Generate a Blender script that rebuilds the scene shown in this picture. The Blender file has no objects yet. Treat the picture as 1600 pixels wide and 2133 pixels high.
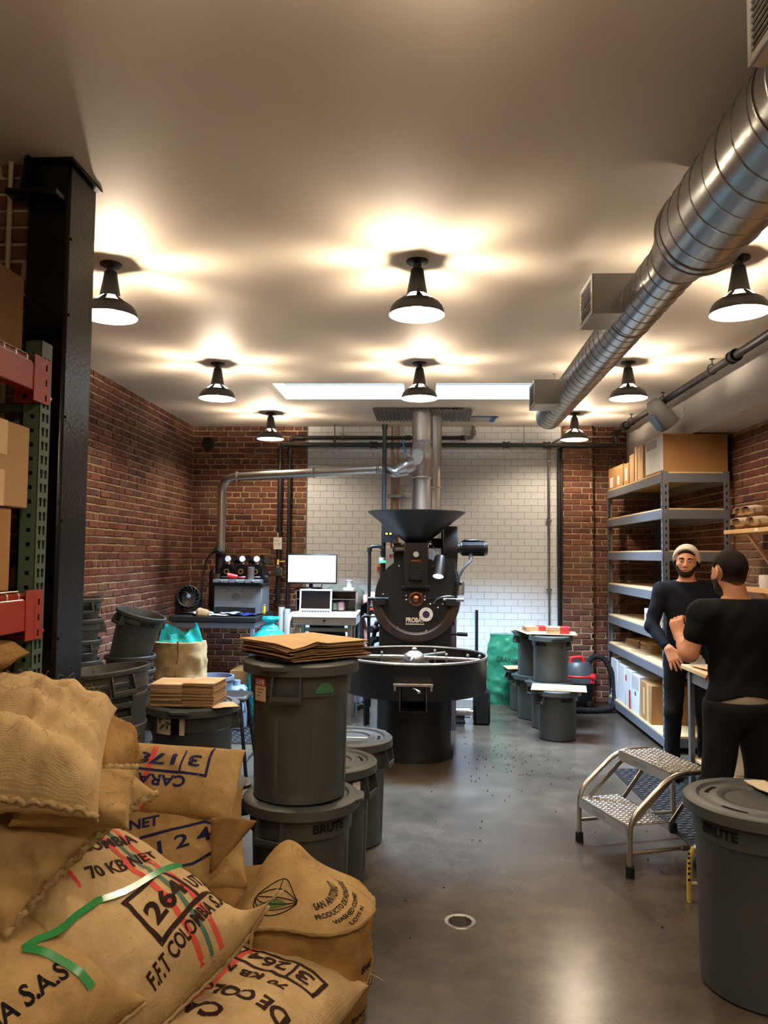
import bpy, bmesh, math, random
import numpy as np
from mathutils import Vector, Matrix, noise, Euler

SC = bpy.context.scene
COL = SC.collection
PI = math.pi

# ------------------------------------------------------------------ camera
cam_d = bpy.data.cameras.new('camera')
cam_d.sensor_fit = 'HORIZONTAL'
cam_d.sensor_width = 36.0
cam_d.lens = 36.0 * 1620.0 / 1600.0
cam_d.clip_start = 0.05
cam_d.clip_end = 200
cam = bpy.data.objects.new('camera', cam_d)
COL.objects.link(cam)
rt = Vector((0.99864424, 0.05108801, 0.00998455))
up = Vector((-0.00713264, -0.05570439, 0.99842183))
fw = Vector((-0.05156357, 0.99713943, 0.05526448))
M4 = Matrix.Identity(4)
for i in range(3):
    M4[i][0] = rt[i]; M4[i][1] = up[i]; M4[i][2] = -fw[i]
M4.translation = (0, 0, 1.68)
cam.matrix_world = M4
SC.camera = cam

# ------------------------------------------------------------------ world: bright overcast sky (comes in through the skylights)
wd = bpy.data.worlds.new('sky')
SC.world = wd
wd.use_nodes = True
bg = wd.node_tree.nodes['Background']
bg.inputs[0].default_value = (0.60, 0.80, 1.0, 1)
bg.inputs[1].default_value = 190.0

# ------------------------------------------------------------------ exposure
vs = SC.view_settings
SC.display_settings.display_device = 'sRGB'
vs.view_transform = 'Standard'
vs.look = 'None'
vs.exposure = 0.0
vs.gamma = 1.0
vs.use_curve_mapping = False
SC.cycles.max_bounces = 7
SC.cycles.diffuse_bounces = 4
SC.cycles.glossy_bounces = 3
SC.cycles.transmission_bounces = 5
SC.cycles.transparent_max_bounces = 8
SC.cycles.caustics_reflective = False
SC.cycles.caustics_refractive = False
SC.cycles.sample_clamp_indirect = 4.0
SC.cycles.use_denoising = True

# sky portals in the two skylight openings (they only guide the sky's light)
SKYLIGHTS = [(-1.37, -0.19), (0.10, 1.30)]
SKY_Y = (6.86, 7.56)
for i, (x0, x1) in enumerate(SKYLIGHTS):
    ld = bpy.data.lights.new('sky_portal', 'AREA')
    ld.shape = 'RECTANGLE'
    ld.size = x1 - x0
    ld.size_y = SKY_Y[1] - SKY_Y[0]
    ld.cycles.is_portal = True
    lo = bpy.data.objects.new('sky_portal', ld)
    lo.location = ((x0 + x1) / 2, sum(SKY_Y) / 2, 3.325)
    COL.objects.link(lo)

LAMP_W = 68.0          # radiance of each lamp bulb

# ------------------------------------------------------------------ helpers
W = {}                 # world matrices of my own objects

def link(o, parent=None, loc=None, rot=None):
    COL.objects.link(o)
    m = Matrix.Identity(4)
    if loc is not None or rot is not None:
        l = Vector(loc or (0, 0, 0))
        if isinstance(rot, Matrix):
            r = rot.to_4x4()
            o.rotation_euler = rot.to_euler()
        else:
            e = Euler(rot or (0, 0, 0))
            r = e.to_matrix().to_4x4()
            o.rotation_euler = e
        o.location = l
        m = Matrix.Translation(l) @ r
    if parent is not None:
        o.parent = parent
        m = W.get(parent.name, Matrix.Identity(4)) @ m
    W[o.name] = m
    return o

def tag(o, label=None, cat=None, group=None, kind=None):
    if label: o['label'] = label
    if cat: o['category'] = cat
    if group: o['group'] = group
    if kind: o['kind'] = kind
    return o

def thing(name, label, cat, loc=(0, 0, 0), rot=(0, 0, 0), group=None):
    o = bpy.data.objects.new(name, None)
    o.empty_display_size = 0.1
    if isinstance(rot, (int, float)): rot = (0, 0, rot)
    link(o, None, loc, rot)
    return tag(o, label, cat, group)

KIDS = {}
def copy_tree(o, parent=None, loc=None, rot=None, label=None, group=None):
    c = o.copy(); COL.objects.link(c)
    if parent is not None: c.parent = parent
    if loc is not None: c.location = loc
    if rot is not None:
        c.rotation_euler = (0, 0, rot) if isinstance(rot, (int, float)) else rot
    if label: c['label'] = label
    if group: c['group'] = group
    KIDS[c.name] = []
    for ch in KIDS.get(o.name, []):
        k = copy_tree(ch, c)
        KIDS[c.name].append(k)
    W[c.name] = Matrix.Translation(c.location) @ c.rotation_euler.to_matrix().to_4x4() if parent is None else W.get(parent.name, Matrix.Identity(4))
    return c

def axes(d):
    d = Vector(d).normalized()
    a = Vector((0, 0, 1)) if abs(d.z) < 0.9 else Vector((1, 0, 0))
    x = a.cross(d).normalized()
    return x, d.cross(x), d

class MB:
    def __init__(self):
        self.v = []; self.f = []; self.M = None
    def add(self, vs, fs):
        b = len(self.v)
        if self.M is not None: vs = [self.M @ Vector(p) for p in vs]
        self.v.extend([tuple(p) for p in vs])
        self.f.extend([tuple(i + b for i in f) for f in fs])
        return self
    def box(self, x0, x1, y0, y1, z0, z1, b=0.0, M=None):
        c = Vector(((x0 + x1) / 2, (y0 + y1) / 2, (z0 + z1) / 2))
        h = (abs(x1 - x0) / 2, abs(y1 - y0) / 2, abs(z1 - z0) / 2)
        b = min(b, min(h) * 0.9)
        vs, fs = [], []
        if b <= 0:
            for sx in (-1, 1):
                for sy in (-1, 1):
                    for sz in (-1, 1):
                        vs.append(c + Vector((sx * h[0], sy * h[1], sz * h[2])))
            fs = [(0, 1, 3, 2), (4, 6, 7, 5), (0, 4, 5, 1), (2, 3, 7, 6), (0, 2, 6, 4), (1, 5, 7, 3)]
        else:
            idx = {}
            for sx in (-1, 1):
                for sy in (-1, 1):
                    for sz in (-1, 1):
                        s = (sx, sy, sz)
                        for a in range(3):
                            p = [s[i] * (h[i] - (0 if i == a else b)) for i in range(3)]
                            idx[(s, a)] = len(vs); vs.append(c + Vector(p))
            for a in range(3):
                o1, o2 = (a + 1) % 3, (a + 2) % 3
                for sa in (-1, 1):
                    q = []
                    for s1, s2 in ((-1, -1), (1, -1), (1, 1), (-1, 1)):
                        s = [0, 0, 0]; s[a] = sa; s[o1] = s1; s[o2] = s2
                        q.append(idx[(tuple(s), a)])
                    fs.append(q if sa > 0 else q[::-1])
            for a in range(3):
                o1, o2 = (a + 1) % 3, (a + 2) % 3
                for s1 in (-1, 1):
                    for s2 in (-1, 1):
                        A = [0, 0, 0]; B = [0, 0, 0]
                        A[a] = -1; B[a] = 1; A[o1] = B[o1] = s1; A[o2] = B[o2] = s2
                        A, B = tuple(A), tuple(B)
                        q = [idx[(A, o1)], idx[(B, o1)], idx[(B, o2)], idx[(A, o2)]]
                        fs.append(q if s1 * s2 < 0 else q[::-1])
            for sx in (-1, 1):
                for sy in (-1, 1):
                    for sz in (-1, 1):
                        s = (sx, sy, sz)
                        t = [idx[(s, 0)], idx[(s, 1)], idx[(s, 2)]]
                        fs.append(t if sx * sy * sz > 0 else t[::-1])
        if M is not None: vs = [M @ p for p in vs]
        return self.add(vs, fs)
    def bar(self, p0, p1, w, t, b=0.0, upv=(0, 0, 1)):
        """a rectangular bar from p0 to p1, w across, t along upv"""
        p0, p1 = Vector(p0), Vector(p1)
        d = (p1 - p0); L = d.length; d.normalize()
        u = Vector(upv); s = u.cross(d)
        if s.length < 1e-4: s = Vector((1, 0, 0)).cross(d)
        s.normalize(); u = d.cross(s)
        M = Matrix.Identity(4)
        for i in range(3):
            M[i][0] = s[i]; M[i][1] = d[i]; M[i][2] = u[i]
        M.translation = p0
        return self.box(-w / 2, w / 2, 0, L, -t / 2, t / 2, b, M)
    def cyl(self, p0, p1, r0, r1=None, n=16, caps=True):
        r1 = r0 if r1 is None else r1
        p0, p1 = Vector(p0), Vector(p1)
        x, y, d = axes(p1 - p0)
        vs = []
        for p, r in ((p0, r0), (p1, r1)):
            for i in range(n):
                a = 2 * PI * i / n
                vs.append(p + (x * math.cos(a) + y * math.sin(a)) * r)
        fs = [(i, (i + 1) % n, n + (i + 1) % n, n + i) for i in range(n)]
        if caps: fs += [tuple(range(n))[::-1], tuple(range(n, 2 * n))]
        return self.add(vs, fs)
    def tube(self, pts, r, n=8, closed=False, caps=True):
        pts = [Vector(p) for p in pts]
        m = len(pts)
        rs = r if isinstance(r, (list, tuple)) else [r] * m
        vs, fs = [], []
        prev = None
        for i, p in enumerate(pts):
            if closed: d = pts[(i + 1) % m] - pts[i - 1]
            else: d = pts[min(i + 1, m - 1)] - pts[max(i - 1, 0)]
            if d.length < 1e-9: d = Vector((0, 0, 1))
            d.normalize()
            if prev is None:
                x, y, _ = axes(d)
            else:
                x = prev - d * prev.dot(d)
                if x.length < 1e-6: x, y, _ = axes(d)
                x.normalize(); y = d.cross(x)
            prev = x
            for k in range(n):
                a = 2 * PI * k / n
                vs.append(p + (x * math.cos(a) + y * math.sin(a)) * rs[i])
        for i in range(m if closed else m - 1):
            j = (i + 1) % m
            for k in range(n):
                fs.append((i * n + k, i * n + (k + 1) % n, j * n + (k + 1) % n, j * n + k))
        if caps and not closed:
            fs.append(tuple(range(n))[::-1]); fs.append(tuple(range((m - 1) * n, m * n)))
        return self.add(vs, fs)
    def lathe(self, prof, n=32, c=(0, 0, 0), d=(0, 0, 1), a0=0, a1=2 * PI):
        """prof: (radius, height) pairs turned about the axis d through c"""
        c = Vector(c); x, y, z = axes(d)
        full = abs(a1 - a0 - 2 * PI) < 1e-6
        cols = n if full else n + 1
        vs, fs = [], []
        for r, h in prof:
            for i in range(cols):
                a = a0 + (a1 - a0) * i / n
                vs.append(c + z * h + (x * math.cos(a) + y * math.sin(a)) * r)
        for j in range(len(prof) - 1):
            for i in range(n):
                k = (i + 1) % cols
                fs.append((j * cols + i, j * cols + k, (j + 1) * cols + k, (j + 1) * cols + i))
        return self.add(vs, fs)
    def ball(self, c, r, n=12, s=(1, 1, 1), M=None):
        c = Vector(c); m = max(4, n // 2)
        vs = [Vector((0, 0, -1))]; fs = []
        for j in range(1, m):
            t = -PI / 2 + PI * j / m
            for i in range(n):
                a = 2 * PI * i / n
                vs.append(Vector((math.cos(t) * math.cos(a), math.cos(t) * math.sin(a), math.sin(t))))
        vs.append(Vector((0, 0, 1)))
        for i in range(n):
            fs.append((0, 1 + (i + 1) % n, 1 + i))
            fs.append((len(vs) - 1, 1 + (m - 2) * n + i, 1 + (m - 2) * n + (i + 1) % n))
        for j in range(m - 2):
            for i in range(n):
                fs.append((1 + j * n + i, 1 + j * n + (i + 1) % n, 1 + (j + 1) * n + (i + 1) % n, 1 + (j + 1) * n + i))
        o = []
        for p in vs:
            q = Vector((p.x * s[0] * r, p.y * s[1] * r, p.z * s[2] * r))
            if M is not None: q = M @ q
            o.append(q + c)
        return self.add(o, fs)
    def prism(self, pts, t):
        """closed outline pts (3D, planar), thickened by the vector t"""
        t = Vector(t); n = len(pts)
        p = [Vector(q) for q in pts]
        vs = p + [q + t for q in p]
        fs = [tuple(range(n))[::-1], tuple(range(n, 2 * n))] + [(i, (i + 1) % n, n + (i + 1) % n, n + i) for i in range(n)]
        return self.add(vs, fs)
    def grid(self, fn, nu, nv, close_u=False):
        vs, fs = [], []
        cu = nu if close_u else nu + 1
        for j in range(nv + 1):
            for i in range(cu):
                vs.append(fn(i / nu, j / nv))
        for j in range(nv):
            for i in range(nu):
                k = (i + 1) % cu
                fs.append((j * cu + i, j * cu + k, (j + 1) * cu + k, (j + 1) * cu + i))
        return self.add(vs, fs)
    def sheet(self, fn, nu, nv, t):
        """a thin closed sheet: fn gives points, t is the thickness along the normal"""
        P = [[Vector(fn(i / nu, j / nv)) for i in range(nu + 1)] for j in range(nv + 1)]
        top, bot = [], []
        for j in range(nv + 1):
            for i in range(nu + 1):
                du = P[j][min(i + 1, nu)] - P[j][max(i - 1, 0)]
                dv = P[min(j + 1, nv)][i] - P[max(j - 1, 0)][i]
                nn = du.cross(dv)
                if nn.length > 1e-12: nn.normalize()
                top.append(P[j][i] + nn * t / 2); bot.append(P[j][i] - nn * t / 2)
        N = len(top); c = nu + 1; fs = []
        for j in range(nv):
            for i in range(nu):
                q = (j * c + i, j * c + i + 1, (j + 1) * c + i + 1, (j + 1) * c + i)
                fs.append(q); fs.append(tuple(N + k for k in q[::-1]))
        ring = [i for i in range(nu)] + [j * c + nu for j in range(nv)] + [nv * c + nu - i for i in range(nu)] + [(nv - j) * c for j in range(nv)]
        for a in range(len(ring)):
            i, j = ring[a], ring[(a + 1) % len(ring)]
            fs.append((i, N + i, N + j, j))
        return self.add(top + bot, fs)
    def mesh(self, name, mat, smooth=True, ang=38):
        me = bpy.data.meshes.new(name)
        me.from_pydata(self.v, [], self.f)
        if mat is not None: me.materials.append(mat)
        if smooth and len(me.polygons):
            me.polygons.foreach_set('use_smooth', [True] * len(me.polygons))
            me.set_sharp_from_angle(angle=math.radians(ang))
        me.update()
        return me
    def build(self, name, mat, parent=None, world=False, smooth=True, ang=38, loc=None, rot=None, fix=False):
        if world and parent is not None:
            inv = W[parent.name].inverted()
            self.v = [tuple(inv @ Vector(p)) for p in self.v]
        me = self.mesh(name, mat, smooth, ang)
        if fix:
            bm = bmesh.new(); bm.from_mesh(me)
            bmesh.ops.recalc_face_normals(bm, faces=bm.faces)
            bm.to_mesh(me); bm.free()
        o = bpy.data.objects.new(name, me)
        link(o, parent, loc, rot)
        if parent is not None: KIDS.setdefault(parent.name, []).append(o)
        return o

def solo(mb, name, mat, label, cat, group=None, loc=None, rot=None, **k):
    """a thing that is one mesh"""
    o = mb.build(name, mat, None, loc=loc, rot=rot, **k)
    return tag(o, label, cat, group)

def struct(mb, name, mat, **k):
    o = mb.build(name, mat, None, **k)
    o['kind'] = 'structure'
    return o

def bez(pts, n=8):
    """smooth curve through points (Catmull-Rom)"""
    P = [Vector(p) for p in pts]
    P = [P[0] * 2 - P[1]] + P + [P[-1] * 2 - P[-2]]
    out = []
    for i in range(1, len(P) - 2):
        for k in range(n):
            t = k / n
            a, b, c, d = P[i - 1], P[i], P[i + 1], P[i + 2]
            out.append(0.5 * ((2 * b) + (c - a) * t + (2 * a - 5 * b + 4 * c - d) * t * t + (3 * b - a - 3 * c + d) * t ** 3))
    out.append(P[-2])
    return out

def fillet(pts, r, n=6):
    """polyline with rounded corners"""
    P = [Vector(p) for p in pts]
    out = [P[0]]
    for i in range(1, len(P) - 1):
        a = (P[i - 1] - P[i]); b = (P[i + 1] - P[i])
        rr = min(r, a.length * 0.49, b.length * 0.49)
        a.normalize(); b.normalize()
        p0, p2 = P[i] + a * rr, P[i] + b * rr
        for k in range(n + 1):
            t = k / n
            out.append(p0 * (1 - t) ** 2 + P[i] * 2 * t * (1 - t) + p2 * t * t)
    out.append(P[-1])
    return out

_TX = {}
def text2d(s, size=1.0, cuts=0, space=1.0, shear=0.0, bold=0.0):
    """outline letters as (verts2d, faces), left-bottom at the origin; cuts > 0 splits long edges so they can follow a curved surface"""
    cu = bpy.data.curves.new('lettering', 'FONT')
    cu.body = s; cu.size = size; cu.space_character = space; cu.shear = shear; cu.offset = bold
    cu.resolution_u = 3; cu.fill_mode = 'FRONT' if hasattr(cu, 'fill_mode') else None
    o = bpy.data.objects.new('lettering', cu)
    me = bpy.data.meshes.new_from_object(o)
    bm = bmesh.new(); bm.from_mesh(me)
    bmesh.ops.remove_doubles(bm, verts=bm.verts, dist=1e-5)
    for _ in range(5 if cuts else 0):
        long = [e for e in bm.edges if e.calc_length() > cuts]
        if not long: break
        bmesh.ops.subdivide_edges(bm, edges=long, cuts=1)
        bmesh.ops.triangulate(bm, faces=[f for f in bm.faces if len(f.verts) > 3])
    bm.verts.index_update()
    vs = [(v.co.x, v.co.y) for v in bm.verts]
    fs = [tuple(v.index for v in f.verts) for f in bm.faces]
    bm.free()
    bpy.data.objects.remove(o); bpy.data.curves.remove(cu); bpy.data.meshes.remove(me)
    x0 = min(v[0] for v in vs); y0 = min(v[1] for v in vs)
    return [(x - x0, y - y0) for x, y in vs], fs

def put_text(mb, s, size, origin, ux, uy, eps=0.001, width=None, center=False, **k):
    """flat lettering on a plane"""
    vs, fs = text2d(s, size, **k)
    w = max(v[0] for v in vs)
    sx = width / w if width else 1.0
    o = Vector(origin); ux = Vector(ux).normalized(); uy = Vector(uy).normalized(); n = ux.cross(uy)
    off = -w * sx / 2 if center else 0
    mb.add([o + ux * (x * sx + off) + uy * y + n * eps for x, y in vs], fs)
    return mb
# ------------------------------------------------------------------ materials
MATS = {}
def lin(r, g, b):
    f = lambda c: (c / 255 / 12.92) if c / 255 <= 0.04045 else ((c / 255 + 0.055) / 1.055) ** 2.4
    return (f(r), f(g), f(b), 1)

def pm(name, col, rough=0.5, metal=0.0, var=0.0, vs=6.0, bump=0.0, bs=80.0, spec=0.5, coat=0.0, rvar=0.0, stretch=None, col2=None, sheen=0.0, trans=0.0, alpha=1.0, emit=None, es=0.0):
    """principled material; colour varies by noise in object space, optional fine bump"""
    if name in MATS: return MATS[name]
    m = bpy.data.materials.new(name); m.use_nodes = True
    nt = m.node_tree; N = nt.nodes; L = nt.links
    b = N['Principled BSDF']
    c = lin(*col) if max(col) > 1.0 else (*col, 1)
    b.inputs['Base Color'].default_value = c
    b.inputs['Roughness'].default_value = rough
    b.inputs['Metallic'].default_value = metal
    b.inputs['Specular IOR Level'].default_value = spec
    b.inputs['Coat Weight'].default_value = coat
    b.inputs['Sheen Weight'].default_value = sheen
    b.inputs['Transmission Weight'].default_value = trans
    b.inputs['Alpha'].default_value = alpha
    if emit:
        b.inputs['Emission Color'].default_value = lin(*emit); b.inputs['Emission Strength'].default_value = es
    if var or bump or rvar or col2:
        tc = N.new('ShaderNodeTexCoord')
        src = tc.outputs['Object']
        if stretch:
            mp = N.new('ShaderNodeMapping'); mp.inputs['Scale'].default_value = stretch
            L.new(src, mp.inputs[0]); src = mp.outputs[0]
        if var or col2 or rvar:
            nz = N.new('ShaderNodeTexNoise'); nz.inputs['Scale'].default_value = vs
            nz.inputs['Detail'].default_value = 6; nz.inputs['Roughness'].default_value = 0.65
            L.new(src, nz.inputs['Vector'])
            if var or col2:
                rp = N.new('ShaderNodeValToRGB')
                if col2:
                    rp.color_ramp.elements[0].color = c; rp.color_ramp.elements[1].color = lin(*col2)
                    rp.color_ramp.elements[0].position = 0.35; rp.color_ramp.elements[1].position = 0.65
                else:
                    rp.color_ramp.elements[0].color = (*[x * (1 - var) for x in c[:3]], 1)
                    rp.color_ramp.elements[1].color = (*[min(1, x * (1 + var)) for x in c[:3]], 1)
                    rp.color_ramp.elements[0].position = 0.3; rp.color_ramp.elements[1].position = 0.7
                L.new(nz.outputs['Fac'], rp.inputs[0]); L.new(rp.outputs[0], b.inputs['Base Color'])
            if rvar:
                mr = N.new('ShaderNodeMapRange')
                mr.inputs['From Min'].default_value = 0.3; mr.inputs['From Max'].default_value = 0.7
                mr.inputs['To Min'].default_value = max(0.02, rough - rvar); mr.inputs['To Max'].default_value = min(1, rough + rvar)
                L.new(nz.outputs['Fac'], mr.inputs[0]); L.new(mr.outputs[0], b.inputs['Roughness'])
        if bump:
            n2 = N.new('ShaderNodeTexNoise'); n2.inputs['Scale'].default_value = bs; n2.inputs['Detail'].default_value = 4
            L.new(src, n2.inputs['Vector'])
            bp = N.new('ShaderNodeBump'); bp.inputs['Strength'].default_value = bump; bp.inputs['Distance'].default_value = 0.004
            L.new(n2.outputs['Fac'], bp.inputs['Height']); L.new(bp.outputs[0], b.inputs['Normal'])
    MATS[name] = m
    return m

def brick_mat(name, cols, tint=1.0):
    """each brick its own colour: by object, or by loose piece where bricks are joined"""
    m = bpy.data.materials.new(name); m.use_nodes = True
    N = m.node_tree.nodes; L = m.node_tree.links; b = N['Principled BSDF']
    oi = N.new('ShaderNodeObjectInfo'); ge = N.new('ShaderNodeNewGeometry')
    ad = N.new('ShaderNodeMath'); ad.operation = 'ADD'
    L.new(oi.outputs['Random'], ad.inputs[0]); L.new(ge.outputs['Random Per Island'], ad.inputs[1])
    fr = N.new('ShaderNodeMath'); fr.operation = 'FRACT'; L.new(ad.outputs[0], fr.inputs[0])
    rp = N.new('ShaderNodeValToRGB'); rp.color_ramp.interpolation = 'LINEAR'
    el = rp.color_ramp.elements
    while len(el) < len(cols): el.new(0.5)
    for i, c in enumerate(cols):
        el[i].position = i / (len(cols) - 1); el[i].color = lin(*c)
    L.new(fr.outputs[0], rp.inputs[0])
    nz = N.new('ShaderNodeTexNoise'); nz.inputs['Scale'].default_value = 26; nz.inputs['Detail'].default_value = 8; nz.inputs['Roughness'].default_value = 0.7
    L.new(ge.outputs['Position'], nz.inputs['Vector'])
    n3 = N.new('ShaderNodeTexNoise'); n3.inputs['Scale'].default_value = 1.7; n3.inputs['Detail'].default_value = 5
    L.new(ge.outputs['Position'], n3.inputs['Vector'])
    mx = N.new('ShaderNodeMix'); mx.data_type = 'RGBA'; mx.blend_type = 'MULTIPLY'
    r2 = N.new('ShaderNodeValToRGB'); r2.color_ramp.elements[0].color = (0.5, 0.47, 0.45, 1); r2.color_ramp.elements[1].color = (1.25, 1.2, 1.15, 1)
    r2.color_ramp.elements[0].position = 0.3; r2.color_ramp.elements[1].position = 0.7
    L.new(nz.outputs['Fac'], r2.inputs[0])
    mx.inputs[0].default_value = 0.8
    L.new(rp.outputs[0], mx.inputs[6]); L.new(r2.outputs[0], mx.inputs[7])
    # old mortar smears
    m2 = N.new('ShaderNodeMix'); m2.data_type = 'RGBA'
    r3 = N.new('ShaderNodeValToRGB'); r3.color_ramp.elements[0].position = 0.50; r3.color_ramp.elements[1].position = 0.72
    r3.color_ramp.elements[1].color = (0.55, 0.55, 0.55, 1)
    L.new(n3.outputs['Fac'], r3.inputs[0]); L.new(r3.outputs[0], m2.inputs[0])
    L.new(mx.outputs[2], m2.inputs[6]); m2.inputs[7].default_value = lin(128, 104, 82)
    L.new(m2.outputs[2], b.inputs['Base Color'])
    b.inputs['Roughness'].default_value = 0.82; b.inputs['Specular IOR Level'].default_value = 0.3
    bp = N.new('ShaderNodeBump'); bp.inputs['Strength'].default_value = 0.7; bp.inputs['Distance'].default_value = 0.006
    L.new(nz.outputs['Fac'], bp.inputs['Height']); L.new(bp.outputs[0], b.inputs['Normal'])
    return m

m_brick = brick_mat('brick_red', [(84, 50, 42), (104, 62, 51), (116, 74, 60), (96, 56, 47), (126, 86, 68), (70, 50, 45), (108, 66, 54)])
m_mortar = pm('mortar', (168, 148, 118), 0.95, var=0.3, vs=9, bump=0.8, bs=90, spec=0.2)
m_grout = pm('grout', (96, 92, 88), 0.9)
def tile_mat():
    m = pm('white_glazed_tile', (216, 220, 224), 0.09, bump=0.04, bs=14, coat=0.3, spec=0.5)
    return m
m_tile = tile_mat()

def floor_mat():
    m = bpy.data.materials.new('polished_concrete'); m.use_nodes = True
    N = m.node_tree.nodes; L = m.node_tree.links; b = N['Principled BSDF']
    tc = N.new('ShaderNodeTexCoord')
    def nz(s, d, r):
        n = N.new('ShaderNodeTexNoise'); n.inputs['Scale'].default_value = s; n.inputs['Detail'].default_value = d; n.inputs['Roughness'].default_value = r
        L.new(tc.outputs['Object'], n.inputs['Vector']); return n
    n1, n2, n3 = nz(0.8, 3, 0.5), nz(5, 5, 0.6), nz(60, 3, 0.6)
    r1 = N.new('ShaderNodeValToRGB'); r1.color_ramp.interpolation = 'EASE'
    r1.color_ramp.elements[0].position = 0.2; r1.color_ramp.elements[0].color = lin(54, 48, 42)
    r1.color_ramp.elements[1].position = 0.8; r1.color_ramp.elements[1].color = lin(98, 88, 76)
    L.new(n1.outputs['Fac'], r1.inputs[0])
    def mul(src, n, lo, hi):
        mr = N.new('ShaderNodeMapRange'); mr.inputs['From Min'].default_value = 0.1; mr.inputs['From Max'].default_value = 0.9
        mr.inputs['To Min'].default_value = lo; mr.inputs['To Max'].default_value = hi
        L.new(n.outputs['Fac'], mr.inputs[0])
        mx = N.new('ShaderNodeMix'); mx.data_type = 'RGBA'; mx.blend_type = 'MULTIPLY'; mx.inputs[0].default_value = 1
        L.new(src, mx.inputs[6]); L.new(mr.outputs[0], mx.inputs[7]); return mx.outputs[2]
    c = mul(mul(r1.outputs[0], n2, 0.45, 1.55), n3, 0.85, 1.15)
    L.new(c, b.inputs['Base Color'])
    b.inputs['Roughness'].default_value = 0.24
    b.inputs['Specular IOR Level'].default_value = 0.6
    return m
m_floor = floor_mat()
m_ceil = pm('ceiling_paint', (224, 214, 200), 0.62, var=0.03, vs=1.5, bump=0.05, bs=140)
m_soffit = pm('soffit_paint', (200, 198, 194), 0.6, var=0.03, vs=2)
m_black_paint = pm('black_gloss_paint', (8, 8, 10), 0.24, bump=0.35, bs=60, spec=0.32, coat=0.0)
m_black = pm('black_enamel', (15, 14, 14), 0.42, spec=0.4, var=0.15, vs=12)
m_black_iron = pm('black_iron_pipe', (24, 24, 26), 0.48, metal=0.0, spec=0.5, bump=0.1)
m_black_plastic = pm('black_plastic', (16, 16, 17), 0.38, spec=0.45)
m_black_rubber = pm('black_rubber', (20, 20, 20), 0.8, spec=0.25, bump=0.2)
m_steel = pm('brushed_steel', (190, 186, 180), 0.34, metal=1.0)
m_galv = pm('galvanised_steel', (182, 184, 184), 0.27, metal=1.0)
m_alu = pm('aluminium', (212, 208, 200), 0.3, metal=1.0)
m_chrome = pm('chrome', (220, 220, 220), 0.12, metal=1.0)
m_dark_steel = pm('dark_seasoned_steel', (74, 66, 58), 0.36, metal=1.0, var=0.3, vs=7, rvar=0.1)
m_copper = pm('copper', (176, 110, 74), 0.3, metal=1.0, var=0.2, vs=12)
m_bronze = pm('bronze', (150, 104, 76), 0.34, metal=1.0, var=0.2, vs=12)
m_white = pm('white_plastic', (228, 228, 226), 0.4)
m_white_paper = pm('white_paper', (232, 230, 226), 0.8, spec=0.2)
m_kraft = pm('kraft_board', (166, 134, 98), 0.8, spec=0.2, var=0.06, vs=5)
m_kraft_light = pm('kraft_board_light', (206, 172, 126), 0.8, spec=0.2, var=0.06, vs=5)
m_kraft_dark = pm('kraft_board_dark', (128, 98, 66), 0.82, spec=0.2, var=0.08, vs=5)
m_carton = pm('carton', (156, 116, 74), 0.82, spec=0.2, var=0.08, vs=4)
m_tape = pm('packing_tape', (206, 176, 132), 0.3, spec=0.5)
m_clear_tape = pm('clear_tape', (220, 210, 200), 0.12, spec=0.6, alpha=0.55)
m_red = pm('red_plastic', (196, 34, 36), 0.38)
m_red_print = pm('red_print', (168, 30, 34), 0.7)
m_orange = pm('orange_powder_coat', (150, 44, 20), 0.45, var=0.06, vs=8)
m_green_rack = pm('green_powder_coat', (70, 86, 70), 0.45, var=0.06, vs=8)
m_blue_frame = pm('blue_grey_powder_coat', (92, 104, 128), 0.42, var=0.05, vs=8)
m_grey_rack = pm('grey_powder_coat', (98, 102, 110), 0.4, var=0.05, vs=8)
m_can = pm('grey_can_plastic', (60, 64, 63), 0.46, var=0.06, vs=5, bump=0.06, bs=220, spec=0.45)
m_can_blue = m_can
m_particle = pm('particle_board', (212, 180, 132), 0.75, var=0.12, vs=40, spec=0.25)
m_wood = pm('pale_wood', (214, 172, 122), 0.5, var=0.10, vs=5, stretch=(1, 0.2, 6), spec=0.35)
m_ink = pm('black_ink', (22, 18, 18), 0.9, spec=0.15)
m_ink_blue = pm('navy_ink', (34, 36, 74), 0.9, spec=0.15)
m_ink_brown = pm('brown_ink', (46, 28, 24), 0.9, spec=0.15)
m_dark_hole = pm('dark_hole', (8, 8, 8), 0.9, spec=0.1)
m_glass_dark = pm('dark_glass', (10, 12, 16), 0.06, spec=0.6)

def plastic_film(name, col, alpha):
    m = bpy.data.materials.new(name); m.use_nodes = True
    N = m.node_tree.nodes; L = m.node_tree.links; b = N['Principled BSDF']
    b.inputs['Base Color'].default_value = lin(*col); b.inputs['Roughness'].default_value = 0.16
    tr = N.new('ShaderNodeBsdfTransparent'); tr.inputs[0].default_value = lin(*[min(255, c + 60) for c in col])
    mx = N.new('ShaderNodeMixShader'); mx.inputs[0].default_value = alpha
    L.new(tr.outputs[0], mx.inputs[1]); L.new(b.outputs[0], mx.inputs[2])
    L.new(mx.outputs[0], N['Material Output'].inputs[0])
    return m
m_teal_film = plastic_film('teal_film', (52, 176, 180), 0.6)
m_green_film = plastic_film('green_film', (58, 140, 108), 0.66)
m_clear_film = plastic_film('clear_film', (200, 205, 210), 0.25)

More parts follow.
